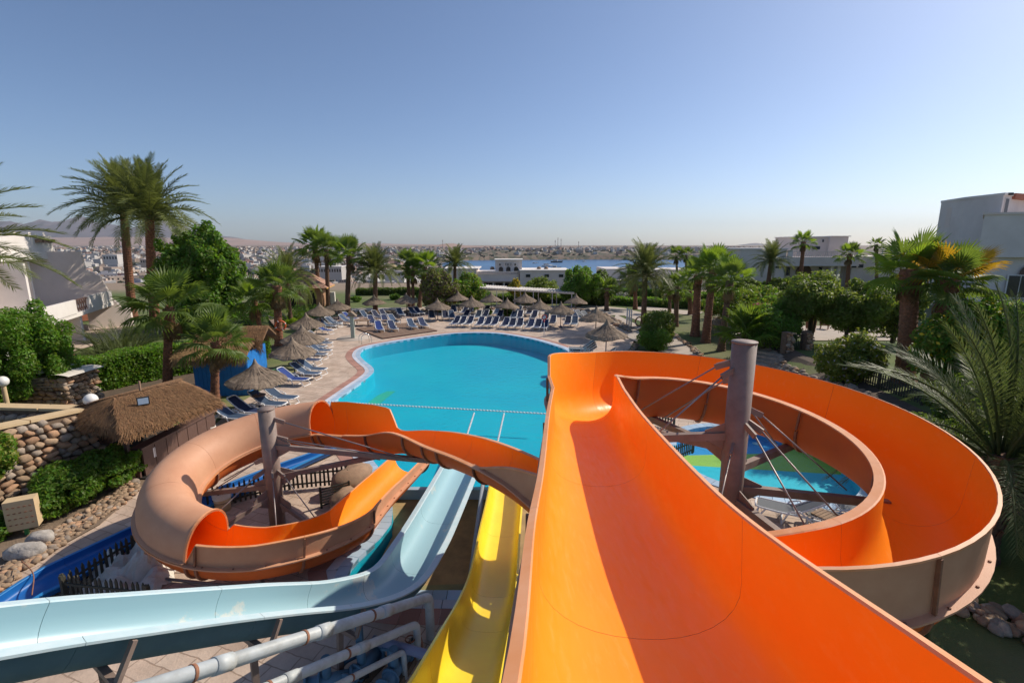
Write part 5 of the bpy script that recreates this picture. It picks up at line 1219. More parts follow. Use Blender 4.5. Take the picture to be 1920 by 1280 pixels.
# row of river stones along the channel
def stone_strip(pts_a,pts_b,n,label,size=(.12,.24),lim=290,name='rock_border',m=None,zf=None,layers=1,seed=3):
    rd=random.Random(seed); A=[Vector(p) for p in pts_a];B=[Vector(p) for p in pts_b]; root=empty(name,(*A[0].to_2d(),0),label=label,cat='rock border'); items=[]
    off=Vector((A[0].x,A[0].y,0)); L=len(A)-1
    for i in range(n):
        t=rd.random()*L;k=min(L-1,int(t));f=t-k;p=A[k].lerp(A[k+1],f).lerp(B[k].lerp(B[k+1],f),rd.random()); s_=rd.uniform(*size)
        z=(zf(p.x,p.y) if zf else p.z)
        from mathutils import Euler
        rot=Euler((rd.uniform(-.3,.3),rd.uniform(-.3,.3),rd.uniform(0,6))); loc=Vector((p.x,p.y,z+s_*.22+rd.uniform(0,.06)*layers))-off; sc=Vector((s_*rd.uniform(1,1.5),s_*rd.uniform(.8,1.1),s_*rd.uniform(.6,.85)))
        me=STN2[rd.randrange(len(STN2))]
        if i<lim: link('stone',me,root,loc,rot,sc)
        else: items.append((me,Matrix.LocRotScale(loc,rot,sc)))
    if items: merge_stones('small_stones',items,root,m or M['stone'])
    return root
A=[gp(-60,1130),gp(40,1040),gp(120,985),gp(200,935),gp(255,893)];B=[gp(-40,1146),gp(62,1060),(gp(142,1006)),gp(214,958),gp(262,922)]
stone_strip(A,B,760,'band of river stones between the green shrub and the blue channel',(.10,.2))
stone_strip([Vector((11.4,6.0,0)),Vector((10.6,7.6,0)),Vector((9.2,9.2,0)),Vector((8.2,10.4,0))],[Vector((12.2,6.6,0)),Vector((11.3,8.2,0)),Vector((9.9,9.8,0)),Vector((8.8,11,0))],260,'curved row of stones in the shade below the big slide curve at lower right',(.18,.34),seed=8)
zf_=lambda x,y:th(x,y)
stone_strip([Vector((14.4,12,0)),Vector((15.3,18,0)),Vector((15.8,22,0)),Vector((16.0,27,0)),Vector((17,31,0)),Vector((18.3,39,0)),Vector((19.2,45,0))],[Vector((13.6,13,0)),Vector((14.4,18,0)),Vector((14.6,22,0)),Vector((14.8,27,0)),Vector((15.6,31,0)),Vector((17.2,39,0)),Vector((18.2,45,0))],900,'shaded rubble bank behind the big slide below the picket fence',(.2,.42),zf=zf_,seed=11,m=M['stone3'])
stone_strip([gp(600,590),gp(760,590),gp(900,581),gp(1060,584),gp(1120,592),gp(1180,625)],[gp(600,586),gp(760,583),gp(900,576),gp(1060,578),gp(1130,586),gp(1190,618)],800,'low dark rock border behind the back loungers',(.2,.45),seed=12,m=M['stone3'])
stone_strip([gp(1255,626),gp(1290,652),gp(1330,690)],[gp(1262,624),gp(1300,650),gp(1342,690)],160,'rock edging along the winding path by the palm grove',(.16,.3),seed=13)
stone_strip([gp(1165,664),gp(1185,650),gp(1200,640)],[gp(1172,668),gp(1192,655),gp(1206,642)],50,'short rock edging beside the clipped round shrub',(.15,.28),seed=14)
def boulder(p,s_,label,m='boulder',sc=(1,1,.7),cat='boulder',name='boulder'):
    bm=bmesh.new();bmesh.ops.create_icosphere(bm,subdivisions=3,radius=1)
    for v in bm.verts: v.co*=1+.28*noise.noise(v.co*1.1+Vector((p[0],p[1],0)))+.12*noise.noise(v.co*3)
    me=bpy.data.meshes.new(name);bm.to_mesh(me);bm.free();me.materials.append(M[m]);me.polygons.foreach_set('use_smooth',[True]*len(me.polygons))
    o=link(name,me,loc=(p[0],p[1],s_*sc[2]*.6),rot=(0,0,p[0]),sc=(s_*sc[0],s_*sc[1],s_*sc[2])); tag(o,label,cat); return o
boulder(gp(662,915),.62,'large brown boulder behind the slide run-out by the picket gate',sc=(1.15,.8,.8))
boulder(gp(648,945),.45,'smaller brown boulder in front of the large one by the gate',sc=(1.2,.8,.7))
boulder(gp(48,1045),.32,'pale grey rock at the left edge below the speaker box','palerock',sc=(1.3,.85,.75))
boulder(gp(78,1018),.26,'pale grey rock right beside the speaker box','palerock',sc=(1.2,.85,.8))
# speaker box on the bank
b=gp(52,1003,0); r_=empty('speaker_box',(b.x,b.y,0),.5,'tan perforated speaker box on a short post by the stone wall','speaker box')
MB().box((0,0,.68),(.62,.34,.82)).build('box_body',M['cream'],r_); MB().box((0,0,.15),(.08,.08,.34)).build('post',M['green'],r_)
for i in range(5):
    for j in range(4): mb=MB();mb.lathe([(0,0),(.03,0),(.03,.012)],8,(0,0,0));o=mb.build('slot',M['rib'],r_);o.location=(-.22+.11*i,-.172,.44+.16*j);o.rotation_euler=(pi/2,0,0);o.scale=(1.1,.5,1)
# hoses
def hose(pts,r,label,m,name='garden_hose'):
    o=Vector(pts[0]);mb=MB();mb.tube(catmull([Vector(p)-o for p in pts],6),r,6);ob=mb.build(name,m,loc=o);tag(ob,label,'hose');return ob
hose([gp(-20,1075,.03),gp(90,1010,.04),gp(190,940,.03),gp(262,890,.03),gp(256,905,.05)],.02,'pale hose running through the stones below the green shrub',M['canvas'])
hose([gp(60,1115,.3),gp(62,1075,.35),gp(40,1050,.3)],.012,'bent thin pipe standing in the stones at the left',M['rib'],'bent_pipe')
# ------------------------------------------------------------ picket fences
pk=MB(); pk.add([(-.03,-.012,.05),(.03,-.012,.05),(.03,.012,.05),(-.03,.012,.05),(-.03,-.012,.66),(.03,-.012,.66),(.03,.012,.66),(-.03,.012,.66),(0,-.012,.74),(0,.012,.74)],[(0,1,2,3)[::-1],(0,1,5,4),(2,3,7,6),(1,2,6,5),(3,0,4,7),(4,5,8),(6,7,9),(5,6,9,8),(7,4,8,9)])
PK=pk.mesh('picket',M['slat'])
def fence(P,label,step=.13,h=1.0,m=None,z=None,posts=1.8):
    P=[Vector(p) for p in P]; o=P[0].copy(); o.z=0 if z is None else z; root=empty('picket_fence',o,label=label,cat='picket fence')
    for a,b in zip(P[:-1],P[1:]):
        d=b-a;d.z=0;L=d.length;d/=L;az=math.atan2(d.y,d.x);q=Vector((d.y,-d.x,0))*.022
        za=a.z;zb=b.z
        for zz in(.18,.52):
            MB().bar(a+Vector((0,0,zz*h))-q-o,b+Vector((0,0,zz*h))-q-o,.025,.05).build('rail',m or M['slat'],root)
        k=int(L/step)
        for i in range(k+1):
            p=a.lerp(b,i/max(1,k))-o; link('picket',PK,root,p,(0,random.uniform(-.03,.03),az),(1,1,h*random.uniform(.96,1.04)))
        kk=max(1,int(L/posts))
        for i in range(kk+1):
            p=a.lerp(b,i/kk)-o-q*2.2; MB().box((p.x,p.y,p.z+.36*h),(.06,.06,.74*h),rz=az).build('post',m or M['slat'],root)
    return root
fence([gp(286,1150,0),gp(129,1132,0),gp(262,1046,0)],'dark green picket fence corner around the crumpled canvas at lower left',step=.125)
fence([gp(392,958,0),gp(543,919,0),gp(650,909,0)],'dark picket fence crossing behind the left slide mast',step=.13)
fence([gp(650,909,0),gp(655,925,0)],'short green end panel of the picket fence by the boulder',step=.09)
g_=gp(603,952,0);r_=empty('gate_panel',g_,.55,'loose slatted gate panel leaning beside the boulder','gate')
for k in range(7): MB().bar((0,0,.08+.085*k),(.85,.1,.05+.085*k),.02,.04).build('slat',M['slat'],r_)
MB().box((0,0,.32),(.06,.06,.7)).build('post',M['slat'],r_);MB().box((.85,.1,.30),(.05,.05,.62)).build('post',M['slat'],r_)
fence([Vector((17.0,19.2,1.2)),Vector((16.9,21.5,1.2)),Vector((16.7,24.6,1.2))],'dark picket fence at the lawn edge by the largest fan palm',step=.13,h=1.05)
fence([gp(1222,795,0),gp(1262,808,0)],'short dark picket fence by the paddling pool seen inside the loop',step=.12,h=.9)
fence([gp(1255,870,0),gp(1300,850,0)],'dark fence piece behind the inner slide rim at the paddling pool',step=.12,h=.9)
# ------------------------------------------------------------ buckets and bins
def bin_(px,py,r,h,label,m,lin='canvas'):
    p=gp(px,py);root=empty('waste_bin',p,0,label,'bin');mb=MB();mb.lathe([(0,.0),(r*.85,.0),(r,h),(r*.94,h),(r*.8,.06),(0,.06)],18);mb.build('bin_body',m,root)
    mb=MB();mb.lathe([(r*1.02,h*.72),(r*1.05,h+.02),(r*.9,h+.03),(r*.72,h*.5)],18,jit=.04);mb.build('bag_liner',M[lin],root);mb=MB();mb.lathe([(r*.99,h*.5),(r*1.03,h*.53),(r*.99,h*.56)],18);mb.build('band',M['lightwood'],root)
bin_(419,955,.24,.55,'cream bucket bin with a plastic liner inside the left loop',M['cream'])
bin_(398,820,.17,.46,'slim clay-coloured bin at the end of the bar counter',M['boulder'])
# crumpled canvas heaps and a loose pipe
def heap(p,rx,ry,h,label,seed):
    n=26;mb=MB();rd=random.Random(seed)
    for j in range(n):
        for i in range(n):
            x=(i/(n-1)-.5)*2;y=(j/(n-1)-.5)*2;r2=x*x+y*y;k=max(0,1-r2)**.5; nz=noise.noise(Vector((x*2.2,y*2.2,seed)))+.5*abs(noise.noise(Vector((x*5,y*5,seed+3))))
            mb.v.append((x*rx*(1+.15*noise.noise(Vector((x*3,y*3,7)))),y*ry,max(.01,h*k*(.55+.9*nz))+.02*abs(noise.noise(Vector((x*12,y*12,1))))))
    for j in range(n-1):
        for i in range(n-1):
            x=(i/(n-1)-.5)*2;y=(j/(n-1)-.5)*2
            if x*x+y*y<1.05: mb.f.append((j*n+i,j*n+i+1,(j+1)*n+i+1,(j+1)*n+i));mb.m.append(0);mb.sm.append(False)
    o=mb.build('crumpled_canvas',M['canvas'],loc=p,rot=(0,0,.4));tag(o,label,'canvas');return o
heap(gp(262,1062),.95,.75,.62,'heap of crumpled off-white canvas beside the picket fence, upper one',3)
heap(gp(235,1100),.95,.6,.32,'flatter crumpled canvas sheet in front of the higher heap',9)
o=MB().tube([(0,0,0),(3.6,-.5,0)],.035,8).build('loose_pipe',M['steel'],loc=gp(236,1077,.06)+Vector((0,0,.0)));tag(o,'loose steel pipe lying on the deck beside the crumpled canvas','pipe')
# ------------------------------------------------------------ ropes across the pool
def rope(a,b,label,z=-.03,sag=.0):
    a=Vector(a);b=Vector(b);root=empty('float_rope',a,0,label,'rope');d=b-a;L=d.length
    MB().tube([(0,0,0),d],.018,5).build('rope_line',M['white'],root)
    k=int(L/.16); fm=MB();fm.tube([(-.05,0,0),(.05,0,0)],.042,6);F_=fm.mesh('float',M['whitep']); az=math.atan2(d.y,d.x)
    for i in range(min(k,290)):
        link('float',F_,root,d*((i+.5)/k),(0,0,az),(1,1,1))
rope(gp(598,752,.02),gp(1030,776,-.02),'white float rope stretched across the pool in front of the slides')
rope(gp(889,774,-.03),gp(868,838,-.03),'white float rope running from the cross rope to the slides, left one')
rope(gp(945,775,-.03),gp(928,850,-.03),'white float rope running from the cross rope to the slides, right one')
# ------------------------------------------------------------ pool-side things
def rail(px,py,label,az):
    p=gp(px,py);r_=empty('pool_ladder',p,az,label,'pool ladder')
    for s_ in(-.25,.25): MB().tube(catmull([(s_,-.55,0),(s_,-.5,.6),(s_,-.1,.78),(s_,.25,.5),(s_,.35,-.6)],5),.022,8).build('handrail',M['steelrail'],r_)
    for k in range(2): MB().box((0,.33,-.25-.25*k),(.5,.1,.03)).build('step',M['whitep'],r_)
rail(688,643,'steel pool ladder at the left shore near the brown platform',-.9)
p=gp(662,634);r_=empty('shower_post',p,.2,'pale green shower post with a small pitched roof on its round pad','shower')
MB().box((0,0,.95),(.3,.3,1.9)).build('shaft',mat('pale_green_plaster',(.36,.42,.36),rough=.8),r_)
MB().add([(-.42,-.4,1.9),(.42,-.4,1.9),(.42,.4,1.9),(-.42,.4,1.9),(0,-.42,2.3),(0,.42,2.3)],[(0,1,4),(2,3,5),(1,2,5,4),(3,0,4,5),(3,2,1,0)]).build('roof',M['reed'],r_)
MB().lathe([(0,.04),(1.3,.04),(1.35,.0)],24).build('round_pad',M['palepath'],r_)
# brown wooden platform with table
P=[gp(668,617).to_2d(),gp(718,636).to_2d(),gp(820,621).to_2d(),gp(770,606).to_2d()]
cc=sum(P,Vector((0,0)))/4;r_=empty('wooden_platform',(cc.x,cc.y,0),label='low brown timber platform at the upper left shore of the pool',cat='platform')
if sum(P[i-1].x*P[i].y-P[i].x*P[i-1].y for i in range(4))<0:P=P[::-1]
for k in range(34):
    a=P[0].lerp(P[1],k/34+.001);b=P[0].lerp(P[1],(k+.92)/34);c_=P[3].lerp(P[2],(k+.92)/34);d_=P[3].lerp(P[2],k/34+.001)
    MB().prism([q-cc for q in(a,b,c_,d_)],.02,.10).build('plank',M['lightwood'] if k%3 else M['wood'],r_)
p=gp(680,610);r_=empty('low_table',(p.x,p.y,.1),.1,'low square wooden table on the corner of the brown platform','table')
for k in range(6): MB().box((0,-.6+.24*k,.45),(1.5,.22,.04)).build('table_plank',M['lightwood'],r_)
for a in(-1,1):
    for b_ in(-1,1): MB().box((a*.65,b_*.6,.22),(.09,.09,.44)).build('leg',M['wood'],r_)
for (px,py,l_) in[(747,608,'small wooden stool between platform loungers, left of two'),(782,607,'small wooden stool between platform loungers, right of two'),(722,610,'small wooden stool beside the bright blue lounger')]:
    p=gp(px,py);r_=empty('stool',(p.x,p.y,.1),.3,l_,'stool');MB().box((0,0,.4),(.5,.5,.05)).build('top',M['lightwood'],r_)
    for a in(-1,1):
        for b_ in(-1,1): MB().box((a*.2,b_*.2,.19),(.05,.05,.38)).build('leg',M['wood'],r_)
# no-diving sign and other posts
p=gp(1020,632);r_=empty('warning_sign',p,0,'round red and white warning sign on a white post by the far pool edge','sign')
MB().tube([(0,0,0),(0,0,1.55)],.03,8).build('post',M['whitep'],r_);mb=MB();mb.lathe([(.16,0),(.24,0),(.24,.02),(.16,.02)],20);o=mb.build('red_ring',M['red'],r_);o.location=(0,-.03,1.72);o.rotation_euler=(pi/2,0,0)
mb=MB();mb.lathe([(0,0),(.2,0),(.2,.012),(0,.012)],20);o=mb.build('sign_face',M['whitep'],r_);o.location=(0,-.02,1.72);o.rotation_euler=(pi/2,0,0)
MB().bar((-.13,-.05,1.85),(.13,-.05,1.59),.012,.035).build('red_bar',M['red'],r_);MB().tube([(0,0,1.44),(0,0,1.3)],.045,8).build('label_plate',M['red'],r_)
for k,(px,py,tp) in enumerate([(1175,613,577),(1179,616,579),(1183,613,580)]):
    p=gp(px,py);r_=empty('white_post',p,0,['tall white post on the right path, left of three','tall white post on the right path, middle of three','tall white post on the right path, right of three'][k],'post','white posts on the right path');h_=zat(p.y,tp);MB().tube([(0,0,0),(0,0,h_)],.07,10).build('shaft',M['white'],r_)
    for q in range(4):MB().lathe([(.07,.0),(.1,.03),(.07,.06)],10,(0,0,h_*(.2+.22*q))).build('band',M['whitep'],r_)
# lifebuoys
def buoy(p,az,label,r=.36,m='orangebuoy',tilt=pi/2):
    root=empty('lifebuoy',p,az,label,'lifebuoy');mb=MB();mb.tube([(r*cos(2*pi*k/24),r*sin(2*pi*k/24),0) for k in range(24)],.07,8,closed=True);o=mb.build('ring',M[m],root);o.rotation_euler=(tilt,0,0)
    for k in range(4):
        a=2*pi*k/4+.4;mb=MB();mb.tube([(r*cos(a-.1),r*sin(a-.1),0),(r*cos(a+.1),r*sin(a+.1),0)],.078,8);o=mb.build('white_band',M['whitep'],root);o.rotation_euler=(tilt,0,0)
lb=PB(524,648);buoy((lb.x+.38,lb.y-.35,zat(lb.y,609)),.5,'orange lifebuoy hanging on the leaning palm trunk by the left lawn')
buoy((gp(1198,612).x,gp(1198,612).y,.5),.3,'brown wheel-like ring leaning by the small spreading tree',m='rib',r=.42)
p=gp(1243,622);r_=empty('garbage_bin',p,.2,'black bag and tan box beside the path at the palm grove','bin');mb=MB();mb.lathe([(0,.9),(.25,.85),(.36,.5),(.34,0)],12,jit=.08);mb.build('black_bag',M['black'],r_);MB().box((.5,-.1,.3),(.4,.35,.6)).build('tan_box',M['cream'],r_)
# flat lamp / small stones in lawn
# ------------------------------------------------------------ thatch builder
def thatch(root,quads,n,name='thatch_straw',m=None,length=.5,seed=1,w_=.02,over=.18):
    """straw cards over roof quads given as (ridge0, ridge1, eave1, eave0) relative to root"""
    g=np.random.default_rng(seed);V=[];ar=[]
    Q=[[np.array(p,float) for p in q] for q in quads]
    for q in Q: ar.append(.5*(np.linalg.norm(q[1]-q[0])+np.linalg.norm(q[2]-q[3]))*np.linalg.norm((q[0]+q[1]-q[2]-q[3])/2))
    ar=np.array(ar)/sum(ar)
    for q,a_ in zip(Q,ar):
        k=int(n*a_);u=g.random(k)[:,None];v=(g.random(k)**.8)[:,None]*1.0
        top=q[0]*(1-u)+q[1]*u;bot=q[3]*(1-u)+q[2]*u;P=top*(1-v)+bot*v;d=bot-top;d/=np.linalg.norm(d,axis=1)[:,None]
        s=q[2]-q[3];s=s/np.linalg.norm(s);nn=np.cross(s,d);nn*=np.sign(nn[:,2:3]+1e-9)
        d2=d+s*g.normal(size=(k,1))*.22;L=length*(.6+.8*g.random(k))[:,None]
        lift=nn*(.02+.07*g.random(k))[:,None]; droop=np.array([[0,0,-1.0]])*over*(v>.86)*g.random(k)[:,None]*1.6
        A=P+lift*.5;B=P+d2*L+lift*1.2+droop
        sw=(s*w_*(.5+g.random(k))[:,None])
        V.append(np.stack([A-sw,A+sw,B+sw*.35,B-sw*.35],1).reshape(-1,3))
    V=np.concatenate(V);F=np.arange(len(V)).reshape(-1,4)
    o=link(name,npmesh(name,V,F,m if isinstance(m,list) else [m or M['thatch']],g.integers(0,len(m),len(F)) if isinstance(m,list) else None),root);o['kind']='stuff';return o
M['thatchd']=mat('dark_straw',(.20,.105,.05),rough=.95,c2=(.14,.075,.035),ns=6)
M['thatchl']=mat('pale_straw',(.46,.29,.14),rough=.95,c2=(.36,.22,.1),ns=6)
M['thatchb']=mat('brown_straw',(.36,.19,.085),rough=.95,c2=(.27,.135,.06),ns=3)
TH=[M['thatchb'],M['thatchd'],M['thatchb'],M['thatch']]
# thatched bar
O=Vector((-13.0,16.0,0));root=empty('thatched_bar',O,label='brown thatched pool bar with a dark timber counter beside the stone wall',cat='bar')
def rel(p): return tuple(Vector(p)-O)
e0=rel((-11.65,13.65,2.2));e1=rel((-10.75,16.9,2.2));e2=rel((-13.6,19.2,2.3));e3=rel((-14.7,15.6,2.3));r0=rel((-13.25,15.45,2.72));r1=rel((-12.35,17.4,2.7))
def slab(a,b,c_,d_,t=.16): 
    vs=[Vector(p) for p in(a,b,c_,d_)];return vs+[v-Vector((0,0,t)) for v in vs]
for i,q in enumerate([(r0,r1,e1,e0),(r1,r0,e3,e2),(r0,r0,e0,e3),(r1,r1,e2,e1)]):
    vs=slab(*q,t=.22);MB().add(vs,[(0,1,2,3),(7,6,5,4),(2,3,7,6)[::-1],(3,0,4,7),(1,2,6,5)]).build('roof_slope',M['thatchd'],root)
thatch(root,[(r0,r1,e1,e0),(r1,r0,e3,e2),(r0,tuple(Vector(r0)+Vector((.01,0,0))),e0,e3),(r1,tuple(Vector(r1)+Vector((.01,0,0))),e2,e1)],60000,m=TH,length=.36,w_=.010,seed=2,over=.15)
for (x,y) in[(-12.6,14.9),(-12.45,18.4),(-14.0,18.9),(-14.3,15.6),(-12.55,16.7)]: MB().box(rel((x,y,1.1)),(.11,.11,2.2)).build('corner_post',M['wood'],root)
c0=Vector((-12.35,15.15));c1=Vector((-12.2,18.9))
n_=7
for k in range(n_):
    a=c0.lerp(c1,k/n_+.004);b=c0.lerp(c1,(k+1)/n_-.004);MB().bar(rel((a.x,a.y,.52)),rel((b.x,b.y,.52)),.06,1.02).build('counter_panel',M['wood'],root)
MB().bar(rel((c0.x-.1,c0.y-.1,1.08)),rel((c1.x-.1,c1.y+.1,1.08)),.42,.07).build('counter_top',M['wood'],root)
MB().bar(rel((-13.9,15.2,.5)),rel((-12.4,15.05,.5)),.06,1.0).build('end_panel',M['wood'],root)
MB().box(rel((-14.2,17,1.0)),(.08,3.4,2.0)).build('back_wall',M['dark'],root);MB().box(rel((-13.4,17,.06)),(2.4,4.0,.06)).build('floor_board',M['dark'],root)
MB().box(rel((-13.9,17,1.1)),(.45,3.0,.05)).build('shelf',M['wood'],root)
MB().box(rel((-12.31,15.75,.72)),(.02,.30,.34)).build('paper_notice',M['whitep'],root)
for k,(yy,hh) in enumerate([(16.4,.25),(16.9,.35),(17.5,.22),(18.0,.3)]):
    mb=MB();mb.lathe([(0,0),(.08,0),(.08,hh*.7),(.03,hh*.85),(.03,hh),(0,hh)],10);o=mb.build('bottle',[M['glass'],M['steelrail'],M['whitep'],M['green']][k],root);o.location=rel((-13.85,yy,1.14))
p=Vector((-12.15,15.3,2.5));r_=empty('flood_light',p,.7,'small black-framed flood light standing on the thatched bar roof','lamp')
MB().box((0,0,.18),(.34,.06,.26)).build('housing',M['black'],r_);MB().box((0,-.034,.18),(.28,.012,.2)).build('lens',M['bluetile'],r_);MB().bar((0,0,.05),(-.3,.25,.0),.03).build('bracket',M['black'],r_)
o=MB().box((0,0,.15),(.05,.05,.34)).build('roof_peg',M['lightwood'],loc=(-12.9,16.2,2.78));tag(o,'short pale wooden peg sticking out of the thatched bar roof','peg')
# blue hut
O=Vector((-15.2,25.6,0));root=empty('blue_hut',O,.12,'bright blue wooden hut with two-tier straw roof behind the nearest umbrella','hut')
W,D,Hh=2.6,2.6,2.25
for s_,(cx,cy,w_,d_) in enumerate([(0,-D/2,W,.06),(0,D/2,W,.06)]):
    k=13
    for i in range(k): MB().box((-W/2+W*(i+.5)/k,cy,Hh/2),(W/k-.012,.05,Hh)).build('wall_board',M['blueboard'] if 'blueboard' in M else M.setdefault('blueboard',mat('bright_blue_board',(.01,.19,.56),rough=.6,c2=(.008,.15,.45),ns=3)),root)
for cx in(-W/2,W/2):
    for i in range(13): MB().box((cx,-D/2+D*(i+.5)/13,Hh/2),(.05,D/13-.012,Hh)).build('wall_board',M['blueboard'],root)
MB().box((0,0,Hh/2),(W-.12,D-.12,Hh-.04)).build('inner_shell',M['blue'],root)
def gable(x0,x1,y0,y1,ze,zr,seed,n,m):
    ym=(y0+y1)/2
    q1=((x0,ym,zr),(x1,ym,zr),(x1,y0,ze),(x0,y0,ze));q2=((x1,ym,zr),(x0,ym,zr),(x0,y1,ze),(x1,y1,ze))
    for q in(q1,q2): MB().add(slab(*q,t=.14),[(0,1,2,3),(7,6,5,4),(2,3,7,6)[::-1],(3,0,4,7),(1,2,6,5)]).build('roof_slope',M['thatchd'],root)
    thatch(root,[q1,q2],n,m=m,length=.34,w_=.014,seed=seed,over=.3)
gable(-1.9,1.5,-1.8,.2,2.25,2.75,3,14000,[M['thatch'],M['thatchl'],M['thatch2']]);gable(-1.6,1.8,-.3,1.8,2.75,3.35,4,14000,TH)
MB().box((0,.7,2.5),(W-.3,1.2,.5)).build('upper_wall',M['blueboard'],root)
# green metal frame
p=gp(505,728);r_=empty('green_frame',p,.6,'green metal rack frame in front of the blue hut','rack')
for x in(-.55,0,.55):
    for s_ in(0,.5): MB().tube([(x,s_,0),(x,s_,.9)],.025,6).build('upright',M['green'],r_)
for z_ in(.3,.6,.9):
    for s_ in(0,.5): MB().tube([(-.55,s_,z_),(.55,s_,z_)],.02,6).build('rail',M['green'],r_)
# terracotta jar
p=PB(126,684);r_=empty('terracotta_jar',p,0,'terracotta jar on the lawn in front of the white balcony house','jar')
mb=MB();mb.lathe([(0,0),(.22,0),(.38,.3),(.42,.55),(.34,.82),(.22,.92),(.24,1.02),(.18,1.02),(.16,.9)],20);mb.build('jar_body',M['terracotta'],r_)
p=PB(108,684);r_=empty('sign_post',p,0,'short green post beside the terracotta jar','post');MB().box((0,0,.4),(.08,.08,.8)).build('post',M['green'],r_);MB().box((0,0,.02),(.5,.3,.04)).build('base',M['green'],r_)
# patio chairs
def wicker(x,y,az,label):
    r_=empty('wicker_chair',(x,y,th(x,y)),az,label,'wicker chair','wicker chairs on the garden patio')
    MB().box((0,0,.42),(.6,.58,.08)).build('seat',M['rib'],r_)
    mb=MB();n=10
    for i in range(n+1):
        a=pi*i/n
        for z_ in(.3,1.0): mb.v.append((.34*cos(a)*(1+.12*(z_>.5)),.30*sin(a)*(1+.15*(z_>.5)),z_-.22*(1-sin(a))*(z_>.5)))
    for i in range(n): mb.f.append((2*i,2*i+2,2*i+3,2*i+1));mb.m.append(0);mb.sm.append(True)
    mb.build('backrest',M['rib'],r_)
    for a in(-1,1):
        for b_ in(-1,1): MB().tube([(a*.26,b_*.24,0),(a*.24,b_*.22,.4)],.025,6).build('leg',M['rib'],r_)
for (px,py,a,l_) in[(1491,619,.6,'dark wicker armchair at the left of the garden patio'),(1519,622,2.8,'dark wicker armchair seen from behind on the patio'),(1545,618,-.7,'wicker armchair facing left under the right olive tree')]:
    p=PB(px,py);wicker(p.x,p.y,a,l_)
# stone gate with iron leaf and steps
p=PB(1490,662,1.0);r_=empty('garden_gate',p,.25,'black iron gate between two stone pillars on the bank','gate')
for x in(-.75,.75):
    MB().box((x,0,.7),(.42,.42,1.4)).build('pillar',M['mortar'],r_)
    stone_face(r_,(x-.22,-.22),(x+.22,-.22),1.4,1.4,.22,seed=int(40+x*4),lim=60)
for k in range(8): MB().tube([(-.45+.13*k,0,.1),(-.45+.13*k,0,1.2)],.014,5).build('bar',M['black'],r_)
for z_ in(.12,.7,1.18): MB().box((0,0,z_),(1.1,.03,.04)).build('rail',M['black'],r_)
p=Vector((16.0,29.0,0));r_=empty('garden_steps',p,.5,'broad shaded stone steps climbing to the iron gate','steps')
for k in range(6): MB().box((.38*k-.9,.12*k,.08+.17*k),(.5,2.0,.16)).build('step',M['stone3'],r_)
# low patio walls / bench slabs on the lawn
for k,(px,py,l_) in enumerate([(1640,622,'long low dark bench on the lawn behind the flowering shrub, farther one'),(1648,632,'long low dark bench on the lawn behind the flowering shrub, nearer one')]):
    p=PB(px,py);r_=empty('low_bench',p,-.05,l_,'bench');MB().box((0,0,.38),(2.6,.5,.08)).build('seat',M['stone3'],r_)
    for x in(-1.1,1.1): MB().box((x,0,.17),(.3,.4,.34)).build('leg',M['stone3'],r_)
